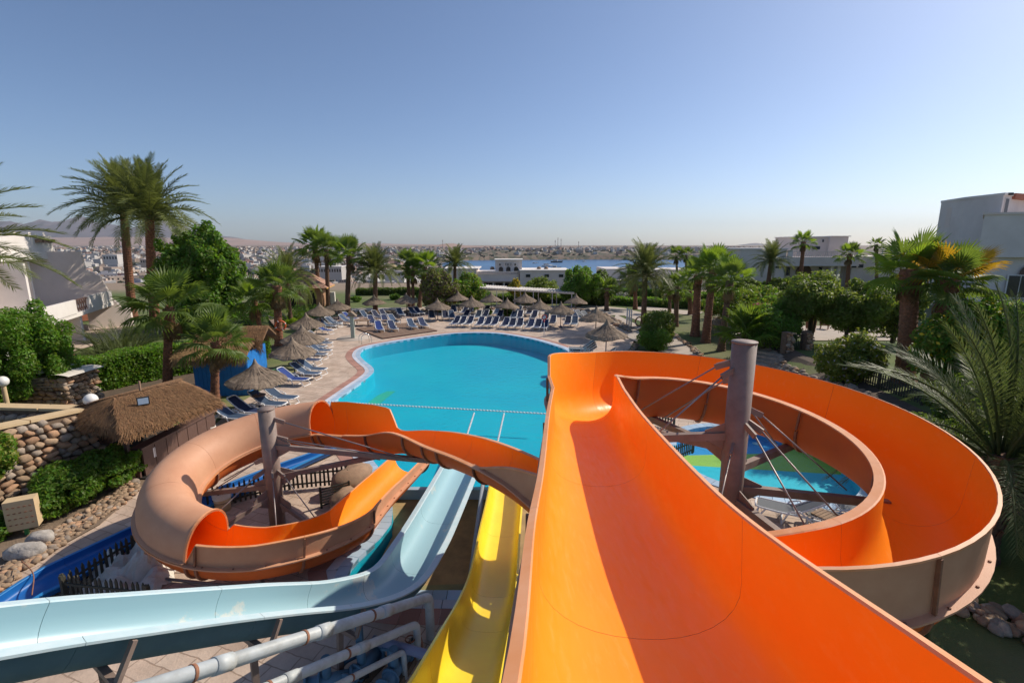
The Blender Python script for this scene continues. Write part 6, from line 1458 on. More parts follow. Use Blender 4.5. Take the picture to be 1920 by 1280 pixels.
# people
def person(p,h,az,top,bottom,label,skin=(.25,.14,.09),hair=(.02,.015,.012),robe=False,stride=.16,arms=.12):
    root=empty('person',p,az,label,'person')
    J={'pel':(0,0,.52),'ch':(0,0,.74),'nk':(0,.005,.84),'hd':(0,.01,.90),'hd2':(0,.012,.965),'kL':(-.055,stride*.5,.28),'fL':(-.055,stride*.9,.03),'tL':(-.055,stride*.9+.07,.018),'kR':(.055,-stride*.1,.28),'fR':(.055,-stride*.9,.035),'tR':(.055,-stride*.9+.07,.018),
       'sL':(-.105,0,.80),'eL':(-.13,-arms*.4,.64),'hL':(-.125,arms*.6,.50),'sR':(.105,0,.80),'eR':(.13,arms*.2,.64),'hR':(.125,arms*1.2,.52),'hipL':(-.05,0,.50),'hipR':(.05,0,.50)}
    rad={'pel':.075,'ch':.085,'nk':.032,'hd':.052,'hd2':.045,'kL':.038,'fL':.024,'tL':.02,'kR':.038,'fR':.024,'tR':.02,'sL':.038,'eL':.026,'hL':.02,'sR':.038,'eR':.026,'hR':.02,'hipL':.06,'hipR':.06}
    E_=[('pel','ch'),('ch','nk'),('nk','hd'),('hd','hd2'),('pel','hipL'),('pel','hipR'),('hipL','kL'),('kL','fL'),('fL','tL'),('hipR','kR'),('kR','fR'),('fR','tR'),('ch','sL'),('sL','eL'),('eL','hL'),('ch','sR'),('sR','eR'),('eR','hR')]
    ks=list(J);me=bpy.data.meshes.new('body');me.from_pydata([tuple(q*h for q in J[k]) for k in ks],[(ks.index(a),ks.index(b)) for a,b in E_],[])
    ob=bpy.data.objects.new('tmp_body',me);col.objects.link(ob);md=ob.modifiers.new('s','SKIN')
    for k,v in zip(ks,me.skin_vertices[0].data): v.radius=(rad[k]*h,rad[k]*h*.85);v.use_root=(k=='pel')
    md2=ob.modifiers.new('d','SUBSURF');md2.levels=2
    dg=bpy.context.evaluated_depsgraph_get();dg.update();m2=bpy.data.meshes.new_from_object(ob.evaluated_get(dg));bpy.data.objects.remove(ob)
    ms=[mat('skin',skin,rough=.6),mat('shirt',top,rough=.9),mat('trousers',bottom,rough=.9)];m2.materials.clear()
    for x in ms:m2.materials.append(x)
    for f in m2.polygons:
        z=f.center.z/h; f.material_index=2 if .04<z<.53 else (1 if (.53<=z<.83 and not (abs(f.center.x)/h>.112 and z<.60)) else 0); f.use_smooth=True
    link('body',m2,root)
    mb=MB();mb.lathe([(.0,1.012*h),(.035*h,1.0*h),(.055*h,.965*h),(.053*h,.93*h)],14,(0,-.002*h,0));mb.build('hair',mat('hair',hair,rough=.8),root)
    if robe:
        mb=MB();mb.lathe([(.10*h,.80*h),(.11*h,.6*h),(.15*h,.3*h),(.19*h,.03*h)],16);mb.build('robe',ms[1],root)
    return root
person(PB(553,572),1.7,.3,(.45,.5,.6),(.3,.3,.35),'person in pale clothes standing at the left of the group by the pavilion')
person(PB(560,574),1.72,0,(.012,.012,.014),(.012,.012,.014),'person in a long black robe beside the pavilion',robe=True)
person(PB(569,575),1.68,.5,(.45,.22,.18),(.4,.2,.16),'person in salmon pink clothes walking past the pavilion')
person(PB(578,575),1.75,-.8,(.7,.7,.7),(.015,.015,.02),'person in a white shirt and black trousers walking right')
person(PB(621,574),1.72,2.8,(.72,.70,.68),(.7,.68,.66),'person dressed all in white between two tall palm trunks')
# ------------------------------------------------------------ buildings
M['pinkwhite']=mat('pinkish_white_render',(.72,.62,.56),rough=.85,c2=(.66,.56,.50),ns=.6,bump=.1)
M['greywhite']=mat('aged_white_render',(.72,.65,.61),rough=.85,c2=(.64,.57,.53),ns=.5,bump=.1)
def window(root,c,w_,h,nrm,frame=None,sill=True,panes=1,m='glass',arched=False):
    """c centre on the wall, nrm outward plan normal"""
    n_=Vector((nrm[0],nrm[1],0)).normalized();t=Vector((-n_.y,n_.x,0));az=math.atan2(t.y,t.x);c=Vector(c)
    if arched:
        fr=MB();pts=[(-w_/2,-h/2),(w_/2,-h/2)]+[(w_/2*cos(a),h/2-w_/2+w_/2*sin(a)) for a in [pi*k/10 for k in range(11)]]
        def prj(P,off): return [c+t*x+Vector((0,0,z))+n_*off for x,z in P]
        a=prj(pts,.03);fr.add(a,[tuple(range(len(pts)))]);o=fr.build('window_frame',M[m],root)
        return o
    fr=MB().box(c+n_*.02,(w_+.12,.06,h+.12),rz=az).build('window',M[frame or 'greywhite'],root)
    for k in range(panes):
        x=(k+.5)/panes*w_-w_/2; MB().box(c+t*x+n_*.045,(w_/panes-.06,.04,h-.02),rz=az).build('pane',M[m],fr)
    if sill: MB().box(c+n_*.08-Vector((0,0,h/2+.09)),(w_+.3,.14,.06),rz=az).build('sill',M[frame or 'greywhite'],fr)
    return fr
def balustrade(root,a,b,h=.55,step=.28,m='greywhite'):
    a=Vector(a);b=Vector(b);d=b-a;L=d.length;k=int(L/step)
    bm_=MB();bm_.lathe([(.05,0),(.04,.08),(.09,.2),(.05,.38),(.045,h)],8);me=bm_.mesh('baluster',M[m])
    for i in range(k+1): link('baluster',me,root,a+d*(i/k))
    MB().bar(a+Vector((0,0,h+.04)),b+Vector((0,0,h+.04)),.22,.1).build('handrail',M[m],root)
# left house with balcony
P0=Vector((-30.2,31.6));P1=Vector((-34.9,42.2));fd=(P1-P0).normalized();nr_=Vector((fd.y,-fd.x))
O=Vector((P0.x,P0.y,.6));root=empty('balcony_house',O,label='white two-storey house with balcony and stepped end wall at the left edge',cat='house')
def W(s_,o,z): p=P0+fd*s_+nr_*o; return Vector((p.x,p.y,z+.6))-O
az_=math.atan2(fd.y,fd.x); Ls=(P1-P0).length
def wbox(s0,s1,o0,o1,z0,z1,name,m='white'):
    c=W((s0+s1)/2,(o0+o1)/2,(z0+z1)/2);return MB().box(c,(s1-s0,abs(o1-o0),z1-z0),rz=az_).build(name,M[m],root)
wbox(-22,Ls,-11,-4.6,2.3,6.0,'upper_wall','pinkwhite'); wbox(-22,Ls-.05,-11,-4.4,0,2.0,'lower_wall','pinkwhite')
wbox(-22,Ls-.02,-11.2,.1,2.0,2.28,'floor_slab'); wbox(-22,Ls+.1,-11.3,-3.2,6.02,6.6,'roof_parapet'); wbox(3.5,Ls+.8,-11.3,-3.6,6.6,7.85,'roof_box'); wbox(-14,-2,-10,-5,6.6,7.9,'roof_box')
for k in range(7): wbox(Ls+.2,Ls+.6,-3.9-.9*k-.5,-3.9-.9*k,7.85,8.15,'merlon')
for k in range(4): wbox(Ls-2.2+.8*k,Ls-1.8+.8*k,-3.75,-3.3,7.3,7.6,'beam_end','lightwood')
wbox(-12,3.6,.0,.16,2.28,3.25,'balcony_parapet'); wbox(5.9,Ls-1.3,.0,.16,2.28,3.3,'balcony_parapet'); wbox(Ls-.9,Ls-.02,-.1,.08,2.28,3.2,'balcony_return')
for k in range(5):
    a=W(3.7+.42*k,.08,2.35);b=W(4.1+.42*k,.08,3.15);MB().bar(a,b,.05,.05).build('lattice_bar',M['wood'],root);a2=Vector((a.x,a.y,b.z));b2=Vector((b.x,b.y,a.z));MB().bar(a2,b2,.05,.05).build('lattice_bar',M['wood'],root)
MB().bar(W(3.6,.08,3.2),W(5.9,.08,3.2),.1,.08).build('lattice_rail',M['wood'],root)
for s_,w_ in((-.5,2.2),(5.6,1.3)): window(root,W(s_,-4.6,3.9),w_,2.4,nr_,panes=2,sill=False)
wbox(3.2,3.5,-4.7,-2.2,2.3,5.9,'fin_wall');wbox(7.6,7.85,-4.7,-3.6,2.3,5.9,'fin_wall')
for s_,w_ in((2.0,2.0),): window(root,W(s_,-4.4,.95),w_,1.8,nr_,panes=2,sill=False)
wbox(4.6,5.0,-4.5,-.1,0,2.0,'pier');wbox(7.3,7.6,-4.4,-2.4,0,2.0,'pier');wbox(-6,-5.6,-4.4,-.1,0,2.0,'pier')
# stepped end wall with an arch, crossing the facade end
ex=nr_;eo=W(Ls,0,0)
prof=[(-9.0,0),(-2.9,0)]+[(-2.9+1.3*(1-cos(pi*k/8)),0+2.55*min(1,k/1.2) if k<8 else 2.55) for k in range(1,1)]
outer=[(-11,0),(-4.0,0),(-4.0,1.6),(-3.8,1.9),(-3.2,2.02),(-1.9,2.0),(-1.6,1.75),(-1.55,0),(1.1,0),(1.05,1.55),(.75,1.65),(.45,1.75),(.25,2.2),(-.05,2.55),(-.25,3.6),(-.5,4.5),(-1.3,5.1),(-1.4,6.3),(-1.5,6.6),(-11,6.6)]
vs=[];n_=len(outer)
for t_ in(0,.45):
    for (x,z) in outer: p=W(Ls+t_+.5*x,x,z);vs.append(p)
pl=[Vector((x,z)) for x,z in outer];v_,e_,f2,*_=delaunay_2d_cdt(pl,[(i,(i+1)%n_) for i in range(n_)],[],0,1e-5)
F2=[tuple(f) for f in f2 if inside(sum(v_[i].x for i in f)/3,sum(v_[i].y for i in f)/3,outer)]
mb=MB();mb.add(vs,[f for f in F2]+[tuple(i+n_ for i in f)[::-1] for f in F2]+[(i,n_+i,n_+(i+1)%n_,(i+1)%n_) for i in range(n_)]);mb.build('end_wall',M['pinkwhite'],root)
wbox(Ls-1.0,Ls-.6,-4.0,-1.6,0,.5,'planter_wall','pinkwhite')
p=PB(160,600);r_=empty('brick_planter',p,1.0,'red-brown planter with cushions seen through the arch of the white house','planter');MB().box((0,0,.4),(2.6,1.0,.8)).build('planter_box',M['terracotta'],r_);MB().box((.2,0,.95),(1.2,.7,.3)).build('cushion',M['canvas'],r_);MB().box((-.6,.1,.95),(.5,.5,.35)).build('cushion',M['lightwood'],r_)
# pavilion behind the lifebuoy palm
c=PB(556,578);c.x-=1.2;c.y+=2.5;r_=empty('tiled_pavilion',c,.18,'low brown pavilion with a shingled hip roof behind the tall palms','pavilion')
zE=zat(c.y-2,540)-c.z;zR=zat(c.y,508)-c.z
MB().box((0,0,zE/2),(7.4,4.2,zE)).build('wall',M.setdefault('pavwall',mat('ochre_wall',(.38,.22,.12),rough=.9,c2=(.3,.17,.1),ns=1)),r_)
M['shingle']=mat('faded_shingle',(.42,.24,.17),rough=.85,rand=.2)
def shingles(q,rows_,cols):
    a,b,c_,d_=[Vector(p) for p in q]
    for i in range(rows_):
        for j in range(cols):
            t0=i/rows_;t1=(i+1.25)/rows_;u0=j/cols+.004;u1=(j+.94)/cols
            P=lambda u,t:(a.lerp(b,u)).lerp(d_.lerp(c_,u),min(1.02,t))
            nn=(b-a if (b-a).length>.1 else c_-d_).cross(d_-a).normalized();nn*=(1 if nn.z>0 else -1)
            vs=[P(u0,t0)+nn*.02,P(u1,t0)+nn*.02,P(u1,t1)+nn*.07,P(u0,t1)+nn*.07];MB().add(vs+[v-nn*.03 for v in vs],[(0,1,2,3),(7,6,5,4),(3,2,6,7),(0,3,7,4),(1,5,6,2)]).build('shingle',M['shingle'],r_)
x1,y1=4.4,2.8
R0,R1=(-1.6,0,zR),(1.6,0,zR);E_=[(-x1,-y1,zE),(x1,-y1,zE),(x1,y1,zE),(-x1,y1,zE)]
for q in((R0,R1,E_[1],E_[0]),(R1,R0,E_[3],E_[2]),(R0,R0,E_[0],E_[3]),(R1,R1,E_[2],E_[1])): MB().add([Vector(p) for p in q],[(0,1,2,3)]).build('roof_slope',M['shingle'],r_)
shingles((R0,R1,E_[1],E_[0]),9,14);shingles((R1,R1,E_[2],E_[1]),8,8)
MB().add([(x1,-y1,zE+.02),(x1+.1,-y1-.1,zE-.1),(x1+.1,y1,zE-.1),(x1,y1,zE+.02)],[(0,1,2,3)]).build('eave_trim',mat('ochre_trim',(.6,.32,.05),rough=.8),r_)
for k in range(3): MB().box((-2.4+2.4*k,-2.13,zE*.45),(1.1,.05,zE*.8)).build('doorway',M['dark'],r_)
MB().box((4.6,-1.2,.9),(1.0,.6,1.8)).build('hanging_cloth_stand',M['canvas'],r_)
# pergola
a=Vector((-9.2,64.5));b=Vector((7.6,59.3));O=Vector((-.8,62,0));root=empty('white_pergola',O,label='long white slatted pergola on thin posts beyond the pool',cat='pergola');d=(b-a);L=d.length;d/=L;nn=Vector((-d.y,d.x))
zl,zr=zat(63,538),zat(60,549)
def PP(s_,o,f=0): p=a+d*s_+nn*o; return Vector((p.x,p.y,lerp(zl,zr,s_/L)+f))-O
for o in(0,2.6): MB().bar(PP(0,o),PP(L,o),.09,.2).build('beam',M['white'],root)
for k in range(48): s_=L*(k+.5)/48; MB().bar(PP(s_,-.5,.14),PP(s_,3.1,.14),.16,.07).build('slat',M['white'],root)
for k in range(8):
    for o in(0,2.6): s_=.3+(L-.6)*k/7;p=PP(s_,o);MB().bar((p.x,p.y,0),(p.x,p.y,p.z-.1),.1,.1).build('post',M['greywhite'],root)
p=PB(1105,548);root=empty('low_shelter',(p.x,p.y+3,0),label='small low pinkish shelter roof right of the pergola',cat='shelter');MB().box((2.5,0,zat(66,545)),(8,2.4,.18)).build('roof',M['pinkwhite'],root)
for x in(-1.2,2.4,6): MB().box((x,0,.9),(.12,.12,1.8)).build('post',M['lightwood'],root)
# white house by the bay
def block(root,x0,x1,y0,y1,z0,z1,name='wall',m='greywhite'): return MB().box(((x0+x1)/2,(y0+y1)/2,(z0+z1)/2),(x1-x0,y1-y0,z1-z0)).build(name,M[m],root)
Y=90;X=lambda px:xat(Y,px,520)
root=empty('bay_house',(0,Y,0),label='white flat-roofed house with roof tower and curved balustrade before the bay',cat='house');
def bz(px,py,y=Y): return zat(y,py)
z0=-3
block(root,X(833),X(893),0,9,z0,bz(0,505),'wall','greywhite');block(root,X(826),X(897),-.2,9.2,bz(0,505),bz(0,503),'roof_slab','white')
block(root,X(893),X(975),1.2,9,z0,bz(0,511),'wall');block(root,X(975),X(1068),0,9,z0,bz(0,508),'wall');block(root,X(974),X(1070),-.2,9,bz(0,508),bz(0,506),'roof_slab','white')
tx0,tx1=X(928),X(979);tz1=bz(0,489)
block(root,tx0,tx1,2.0,7,bz(0,511),tz1,'tower_wall','greywhite');block(root,tx0-.2,tx1+.2,1.8,7.2,tz1,tz1+.22,'tower_cap','white')
# curved balcony
n_=14;mb=MB();cx,cyy=(X(890)+X(975))/2,1.0;rx=(X(975)-X(890))/2
pts=[(cx+rx*cos(pi+pi*k/n_),cyy-1.6*sin(pi*k/n_)) for k in range(n_+1)];zb0,zb1=bz(0,527),bz(0,514)
for i,(x,y) in enumerate(pts): mb.v+=[(x,y,zb0),(x,y,zb1)]
for i in range(n_): mb.f.append((2*i,2*i+2,2*i+3,2*i+1));mb.m.append(0);mb.sm.append(True)
mb.f.append(tuple(range(0,2*n_+2,2)));mb.m.append(0);mb.sm.append(False)
mb.build('curved_parapet',M['pinkwhite'],root)
for i in range(n_): balustrade(root,(pts[i][0],pts[i][1],zb1),(pts[i+1][0],pts[i+1][1],zb1),h=.42,step=.22)
for px in(939,953,968): window(root,(X(px)+0,1.97,bz(0,506)),.8,1.0,(0,-1),arched=True)
for px in(937,952,966): window(root,(X(px),1.97,tz1-.75),.3,.35,(0,-1),sill=False,frame='greywhite',m='dark')
for px in(948,953,958): window(root,(X(px),1.94,tz1-.7),.14,.5,(0,-1),sill=False,frame='greywhite',m='dark')
for px in(990,1025,1052): window(root,(X(px),-.03,bz(0,517)),.9,.55,(0,-1),sill=False)
for px in(905,925,945,960): block(root,X(px)-.15,X(px)+.15,.2,.5,z0,zb0,'pier','white')
window(root,(X(935),1.15,bz(0,541)),6.5,2.0,(0,-1),sill=False,panes=5,m='dark')
for px in (922,1012,1026): MB().lathe([(.0,.6),(.35,.5),(.45,.0)],10,(X(px),3,bz(0,507))).build('roof_dish' if px!=922 else 'water_tank',M['lightwood'],root)
# lower white wing right of the round trees
Y=90;root=empty('bay_house',(0,88,0),label='white wing with curved balustrade terrace behind the right palm grove',cat='house')
block(root,X(1130),X(1170),0,9,z0,bz(0,503),'wall');block(root,X(1170),X(1325),1.2,10,z0,bz(0,505),'wall')
mb=MB();c0_,c1_=X(1163),X(1300);cx=(c0_+c1_)/2;rx=(c1_-c0_)/2;pts=[(cx+rx*cos(pi+pi*k/18),1.0-2.4*sin(pi*k/18)) for k in range(19)];zb0,zb1=bz(0,527),bz(0,517)
for (x,y) in pts: mb.v+=[(x,y,zb0),(x,y,zb1)]
for i in range(18): mb.f.append((2*i,2*i+2,2*i+3,2*i+1));mb.m.append(0);mb.sm.append(True)
mb.f.append(tuple(range(0,38,2)));mb.m.append(0);mb.sm.append(False)
mb.build('curved_parapet',M['greywhite'],root)
for i in range(18): balustrade(root,(pts[i][0],pts[i][1],zb1),(pts[i+1][0],pts[i+1][1],zb1),h=.6,step=.35)
for px in(1180,1200,1240,1265,1290): window(root,(X(px),1.17,bz(0,537)),.9,1.5,(0,-1),sill=False)
for px in(1215,1228,1280): block(root,X(px)-.2,X(px)+.2,.3,.7,z0,zb0,'pier','white')
# long house at the right
Y=70;root=empty('long_house',(0,Y,0),label='long white house with terrace balustrade and arched door behind the olive trees',cat='house');zb=1.5
zt=zat(Y,468)
block(root,X(1385),X(1470),0,10,zb,zt,'wall','greywhite');block(root,X(1380),X(1472),-.15,10,zt,zt+.2,'roof_cap','white')
block(root,X(1470),X(1600),2.2,10,zb,zat(Y,480),'wall','greywhite');block(root,X(1600),X(1780),.6,10,zb,zat(Y,481),'wall','greywhite')
block(root,X(1450),X(1605),-.2,2.4,zat(Y,497),zat(Y,482),'terrace_parapet','greywhite')
block(root,X(1444),X(1605),-.3,2.4,zat(Y,498.5),zat(Y,497),'terrace_edge','white')
balustrade(root,(X(1480),-.1,zat(Y,482)),(X(1600),-.1,zat(Y,482)),h=.75,step=.3)
for px in(1452,1475,1602): block(root,X(px)-.3,X(px)+.3,-.35,.15,zat(Y,482),zat(Y,469),'pier','white')
block(root,X(1516),X(1572),3.5,10,zat(Y,481),zat(Y,444),'upper_block','pinkwhite');block(root,X(1572),X(1608),3.0,9,zat(Y,481),zat(Y,443),'upper_block','pinkwhite');block(root,X(1514),X(1574),3.3,10.1,zat(Y,444),zat(Y,442.5),'roof_cap','white');block(root,X(1574),X(1611),2.8,9.2,zat(Y,443),zat(Y,441.5),'roof_cap','white')
window(root,(X(1552),3.47,zat(Y,465)),1.1,.45,(0,-1),sill=False);window(root,(X(1563),3.47,zat(Y,451)),.3,.4,(0,-1),sill=False)
window(root,(X(1457),-.03,zat(Y,499)),.9,.6,(0,-1),sill=False)
window(root,(X(1522),2.15,zat(Y,516)),2.4,2.9,(0,-1),arched=True,m='wood')
for px in(1492,1554): window(root,(X(px),2.17,zat(Y,510)),.6,1.2,(0,-1),sill=False)
for px in(1562,1575): block(root,X(px)-.22,X(px)+.22,.4,.9,zb,zat(Y,498.5),'column','white')
for px in(1603,1616): window(root,(X(px),.57,zat(Y,499)),.8,.5,(0,-1),sill=False)
for k in range(8): block(root,X(1652)+.9*k,X(1652)+.9*k+.12,.5,.6,zat(Y,481),zat(Y,462),'roof_rail','white')
# large house on the right edge: faceted block nearer the camera
def pz(y,py): return zat(y,py)
A=Vector((xat(53,1768,362),53));B=Vector((xat(45,1886,345),45));O=Vector((A.x,A.y,1.5))
root=empty('large_house',(A.x,A.y,1.5),label='large white angular house with slit windows towering at the right edge',cat='house')
zt=12.1
C_=Vector((B.x+9,B.y+5));mid_=A.lerp(B,.42)+Vector((-.5,-.6))
plan=[A,mid_,B,C_,Vector((A.x+18,A.y+14)),Vector((A.x+10.5,A.y+10))]
MB().prism([p-A for p in plan],-1,zt-1.5).build('upper_wall',M['greywhite'],root)
MB().prism([(p-A)*1.0+(p-(A+B)/2).normalized()*.12 for p in plan],zt-1.5,zt-1.3).build('roof_cap',M['white'],root)
d_=(B-mid_).normalized();n1=Vector((d_.y,-d_.x));n1=n1 if n1.y<0 else -n1
d0=(mid_-A).normalized();n0=Vector((d0.y,-d0.x));n0=n0 if n0.y<0 else -n0
q=A.lerp(mid_,.42);window(root,(q.x-A.x,q.y-A.y,pz(51,408)-1.5),.75,1.9,n0,sill=False,frame='pinkwhite',m='greysling')
d2=(C_-B).normalized();n2=Vector((d2.y,-d2.x));n2=n2 if n2.x<0 or n2.y<0 else -n2
q=B+d2*.9;window(root,(q.x-A.x,q.y-A.y,pz(45,389)-1.5),.8,1.6,n2,sill=False,m='greysling');o=MB().box((q.x-A.x+n2.x*.15,q.y-A.y+n2.y*.15,pz(45,363)-1.5),(.35,.3,.22)).build('wall_lamp',M['black'],root)
q=B+d2*2.0;MB().bar((q.x-A.x,q.y-A.y,pz(46,368)-1.5),(q.x-A.x+7,q.y-A.y+2.8,pz(46,368)-1.5),.5,.5).build('balcony_beam',M['terracotta'],root)
# lower front wing
Fa=Vector((xat(41,1846,405),41));Fb=Vector((Fa.x+14,Fa.y-5))
pl=[Fa,Fb,Fb+Vector((3,9)),Fa+Vector((9.0,9.5))]
zf2=pz(41,403)-1.5
MB().prism([p-A for p in pl],pz(41,482)-1.5,zf2).build('front_wing_wall',M['greywhite'],root);MB().prism([(p-A)+(p-(Fa+Vector((7,2)))).normalized()*.2 for p in pl],zf2,zf2+.18).build('wing_cap',M['pinkwhite'],root)
pl2=[Fa+Vector((.5,.4)),Fb+Vector((1,1)),Fb+Vector((3,9)),Fa+Vector((9.2,9.5))]
MB().prism([p-A for p in pl2],-1.2,pz(41,482)-1.5).build('ground_floor_wall',M['greywhite'],root)
fdn=(Fb-Fa).normalized();fn=Vector((fdn.y,-fdn.x));fn=fn if fn.y<0 else -fn
for s_,w_,h_,zc in((3.0,1.6,1.8,pz(41,536)-1.5),(5.5,1.8,1.8,pz(41,536)-1.5)):
    q=pl2[0]+fdn*s_+fn*.02;window(root,(q.x-A.x,q.y-A.y,zc),w_,h_,fn,panes=2,sill=False,frame='white')
q=pl2[0]+fdn*3.6;window(root,(q.x-A.x+fn.x*.03,q.y-A.y+fn.y*.03,pz(41,505)-1.5),1.5,.9,fn,arched=True,m='wood')
p=gp(1862,560,1.6);r_=empty('step_ladder',p,.3,'white painted ladder frame beside the large white house','ladder')
for s_ in(-.35,.35): MB().bar((s_,0,0),(s_,.1,3.0),.09,.09).build('rail',M['white'],r_)
for k in range(6): MB().bar((-.35,.02*k,.4+.5*k),(.35,.02*k,.4+.5*k),.06,.06).build('rung',M['white'],r_)
# ------------------------------------------------------------ far land, bay, town, hills
SEA=-35.0
bay=[(-60,560),(-105,700),(-120,860),(-150,1000),(-175,1200),(-170,1380),(-90,1440),(0,1470),(120,1480),(260,1500),(420,1495),(505,1430),(430,1200),(330,900),(240,660),(180,470)]
def bayd(x,y):
    return inside(x,y,bay)
def tf(x,y):
    n_=noise.noise(Vector((x*.004,y*.004,1)))*5+noise.noise(Vector((x*.013,y*.013,4)))*1.6
    z=-29.5+9*smooth(500,1100,y)*smooth(-150,-500,x)+ (y-1100)*.0115*smooth(1100,1300,y)+n_
    if x>-200: z=max(z,-34)
    z+= 14*smooth(1495,1560,y)*smooth(-200,-60,x)*(.8+.4*noise.noise(Vector((x*.01,0,9))))*(1-.45*smooth(1800,2600,y))
    z=min(z,lerp(z,6.5-.0,smooth(2600,5200,y)))
    if y>3200: z=min(z,2+ (y-3200)*.0012)
    return z
X_=np.concatenate([np.linspace(-6000,-1400,24),np.linspace(-1380,1500,150),np.linspace(1560,8000,24)]);Y_=np.concatenate([np.linspace(300,1700,95),np.linspace(1730,4200,50),np.linspace(4300,14000,24)])
V=[];F=[];inb={}
for j,yy in enumerate(Y_):
    for i,xx in enumerate(X_):
        b_=bayd(xx,yy);inb[i,j]=b_;V.append((xx,yy,SEA-6 if b_ else max(tf(xx,yy),SEA+1.2)))
nx=len(X_)
for j in range(len(Y_)-1):
    for i in range(nx-1): F.append((j*nx+i,j*nx+i+1,(j+1)*nx+i+1,(j+1)*nx+i))
def land_material():
    m=mat('desert_land',(.23,.165,.12),rough=.95,c2=(.16,.12,.09),ns=.02,nd=9);n=m.node_tree;N=n.nodes;L=n.links;b=N['Principled BSDF'];g=N.new('ShaderNodeNewGeometry')
    t=N.new('ShaderNodeTexNoise');t.inputs['Scale'].default_value=.06;t.inputs['Detail'].default_value=8;L.new(g.outputs['Position'],t.inputs['Vector'])
    r=N.new('ShaderNodeMapRange');r.inputs[1].default_value=.47;r.inputs[2].default_value=.55;L.new(t.outputs[0],r.inputs[0])
    s=N.new('ShaderNodeSeparateXYZ');L.new(g.outputs['Position'],s.inputs[0]);r2=N.new('ShaderNodeMapRange');r2.inputs[1].default_value=2300;r2.inputs[2].default_value=1700;L.new(s.outputs['Y'],r2.inputs[0])
    mu=N.new('ShaderNodeMath');mu.operation='MULTIPLY';L.new(r.outputs[0],mu.inputs[0]);L.new(r2.outputs[0],mu.inputs[1])
    mx=N.new('ShaderNodeMixRGB');mx.inputs[2].default_value=(.07,.075,.045,1);L.new(mu.outputs[0],mx.inputs[0]);L.new(b.inputs['Base Color'].links[0].from_socket,mx.inputs[1]);L.new(mx.outputs[0],b.inputs['Base Color']);return m
M['land']=land_material()
o=link('desert_land',npmesh('desert_land',V,F,M['land'],smooth=True));tag(o,kind='structure')
sea_m=mat('bay_water',(.006,.07,.19),rough=.3,c2=(.012,.11,.26),ns=.006,bump=.6,bs=.25,spec=.5)
o=link('sea',sheet_mesh('sea',[Vector(p) for p in [(-700,350),(1300,350),(1300,1620),(-700,1620)]],[],SEA,sea_m));tag(o,kind='structure')
# hills
def ridge(name,y0,pts,m,seed,depth=900,rough=.18):
    """pts: (photo column, row of the crest)"""
    rd=random.Random(seed);n=170;V=[];F=[];rowsN=12
    xs=[p[0] for p in pts]
    for k in range(rowsN):
        t=k/(rowsN-1)
        for i in range(n):
            px=xs[0]+(xs[-1]-xs[0])*i/(n-1);py=np.interp(px,xs,[p[1] for p in pts]);zt=zat(y0,py)
            f=sin(pi*min(1,t*1.0)) if t<.5 else sin(pi*t); x=xat(y0,px,450); yy=y0+(t-.5)*2*depth
            nz=noise.noise(Vector((x*.0022,yy*.0022,seed)))+.5*noise.noise(Vector((x*.006,yy*.006,seed+2)))+.25*noise.noise(Vector((x*.015,yy*.015,seed+5)))
            base=-5;h=(zt-base)*(f**1.15)*(1+rough*nz*(1.6 if t<.48 else .6)) if f>0 else 0
            V.append((x,yy,base+h))
    for k in range(rowsN-1):
        for i in range(n-1): F.append((k*n+i,k*n+i+1,(k+1)*n+i+1,(k+1)*n+i))
    o=link(name,npmesh(name,V,F,m,smooth=False));tag(o,kind='structure')
hm=mat('bare_mountain_rock',(.13,.095,.10),rough=.95,c2=(.075,.06,.068),ns=.002,nd=10)
hm2=mat('pink_desert_slope',(.36,.23,.18),rough=.95,c2=(.28,.19,.15),ns=.003,nd=8)
ridge('mountains',11500,[(-400,440),(-100,425),(60,418),(120,416),(145,409),(165,412),(195,418),(225,424),(255,430),(275,425),(300,420),(318,413),(332,420),(345,428),(365,432),(385,438),(405,441),(430,444),(455,449),(480,454),(520,458)],hm,3,depth=1300,rough=.16)
ridge('desert_slope',7800,[(-500,440),(100,446),(190,445),(260,445),(330,446),(380,447),(420,446),(480,451),(520,454),(560,456),(640,456),(720,457),(820,459),(900,461)],hm2,5,depth=1500,rough=.12)
ridge('distant_islands',12500,[(1330,462),(1385,463),(1400,458),(1415,456),(1435,459),(1460,463),(1480,459),(1500,460),(1530,463),(1570,464)],hm,7,depth=700,rough=.2)
ridge('low_hill',3300,[(790,464),(820,459),(835,456.5),(848,456),(862,459),(890,461),(960,461.5),(1050,462),(1150,462),(1260,463),(1400,464)],hm2,9,depth=350,rough=.12)
# masts on the horizon
for k,(px,top,l_) in enumerate([(1041,451,'distant radio mast on the far shore, left of three'),(1046,446,'tallest distant radio mast on the far shore'),(1052,448,'distant radio mast on the far shore, right of three'),(1085,453,'thin distant mast right of the group of three'),(830,450,'thin mast on the low hill beyond the town')]):
    y=2600;x=xat(y,px,455);z_=max(tf(x,y),-20);h=zat(y,top)-z_;r_=empty('radio_mast',(x,y,z_),0,l_,'mast','distant radio masts');MB().tube([(0,0,0),(0,0,h)],[1.6,.8],5).build('mast_pole',M['steel'],r_)
    for q in range(3): MB().box((0,0,h*(.8+.09*q)),(3.5,3.5,2.5)).build('antenna',M['steel'],r_)
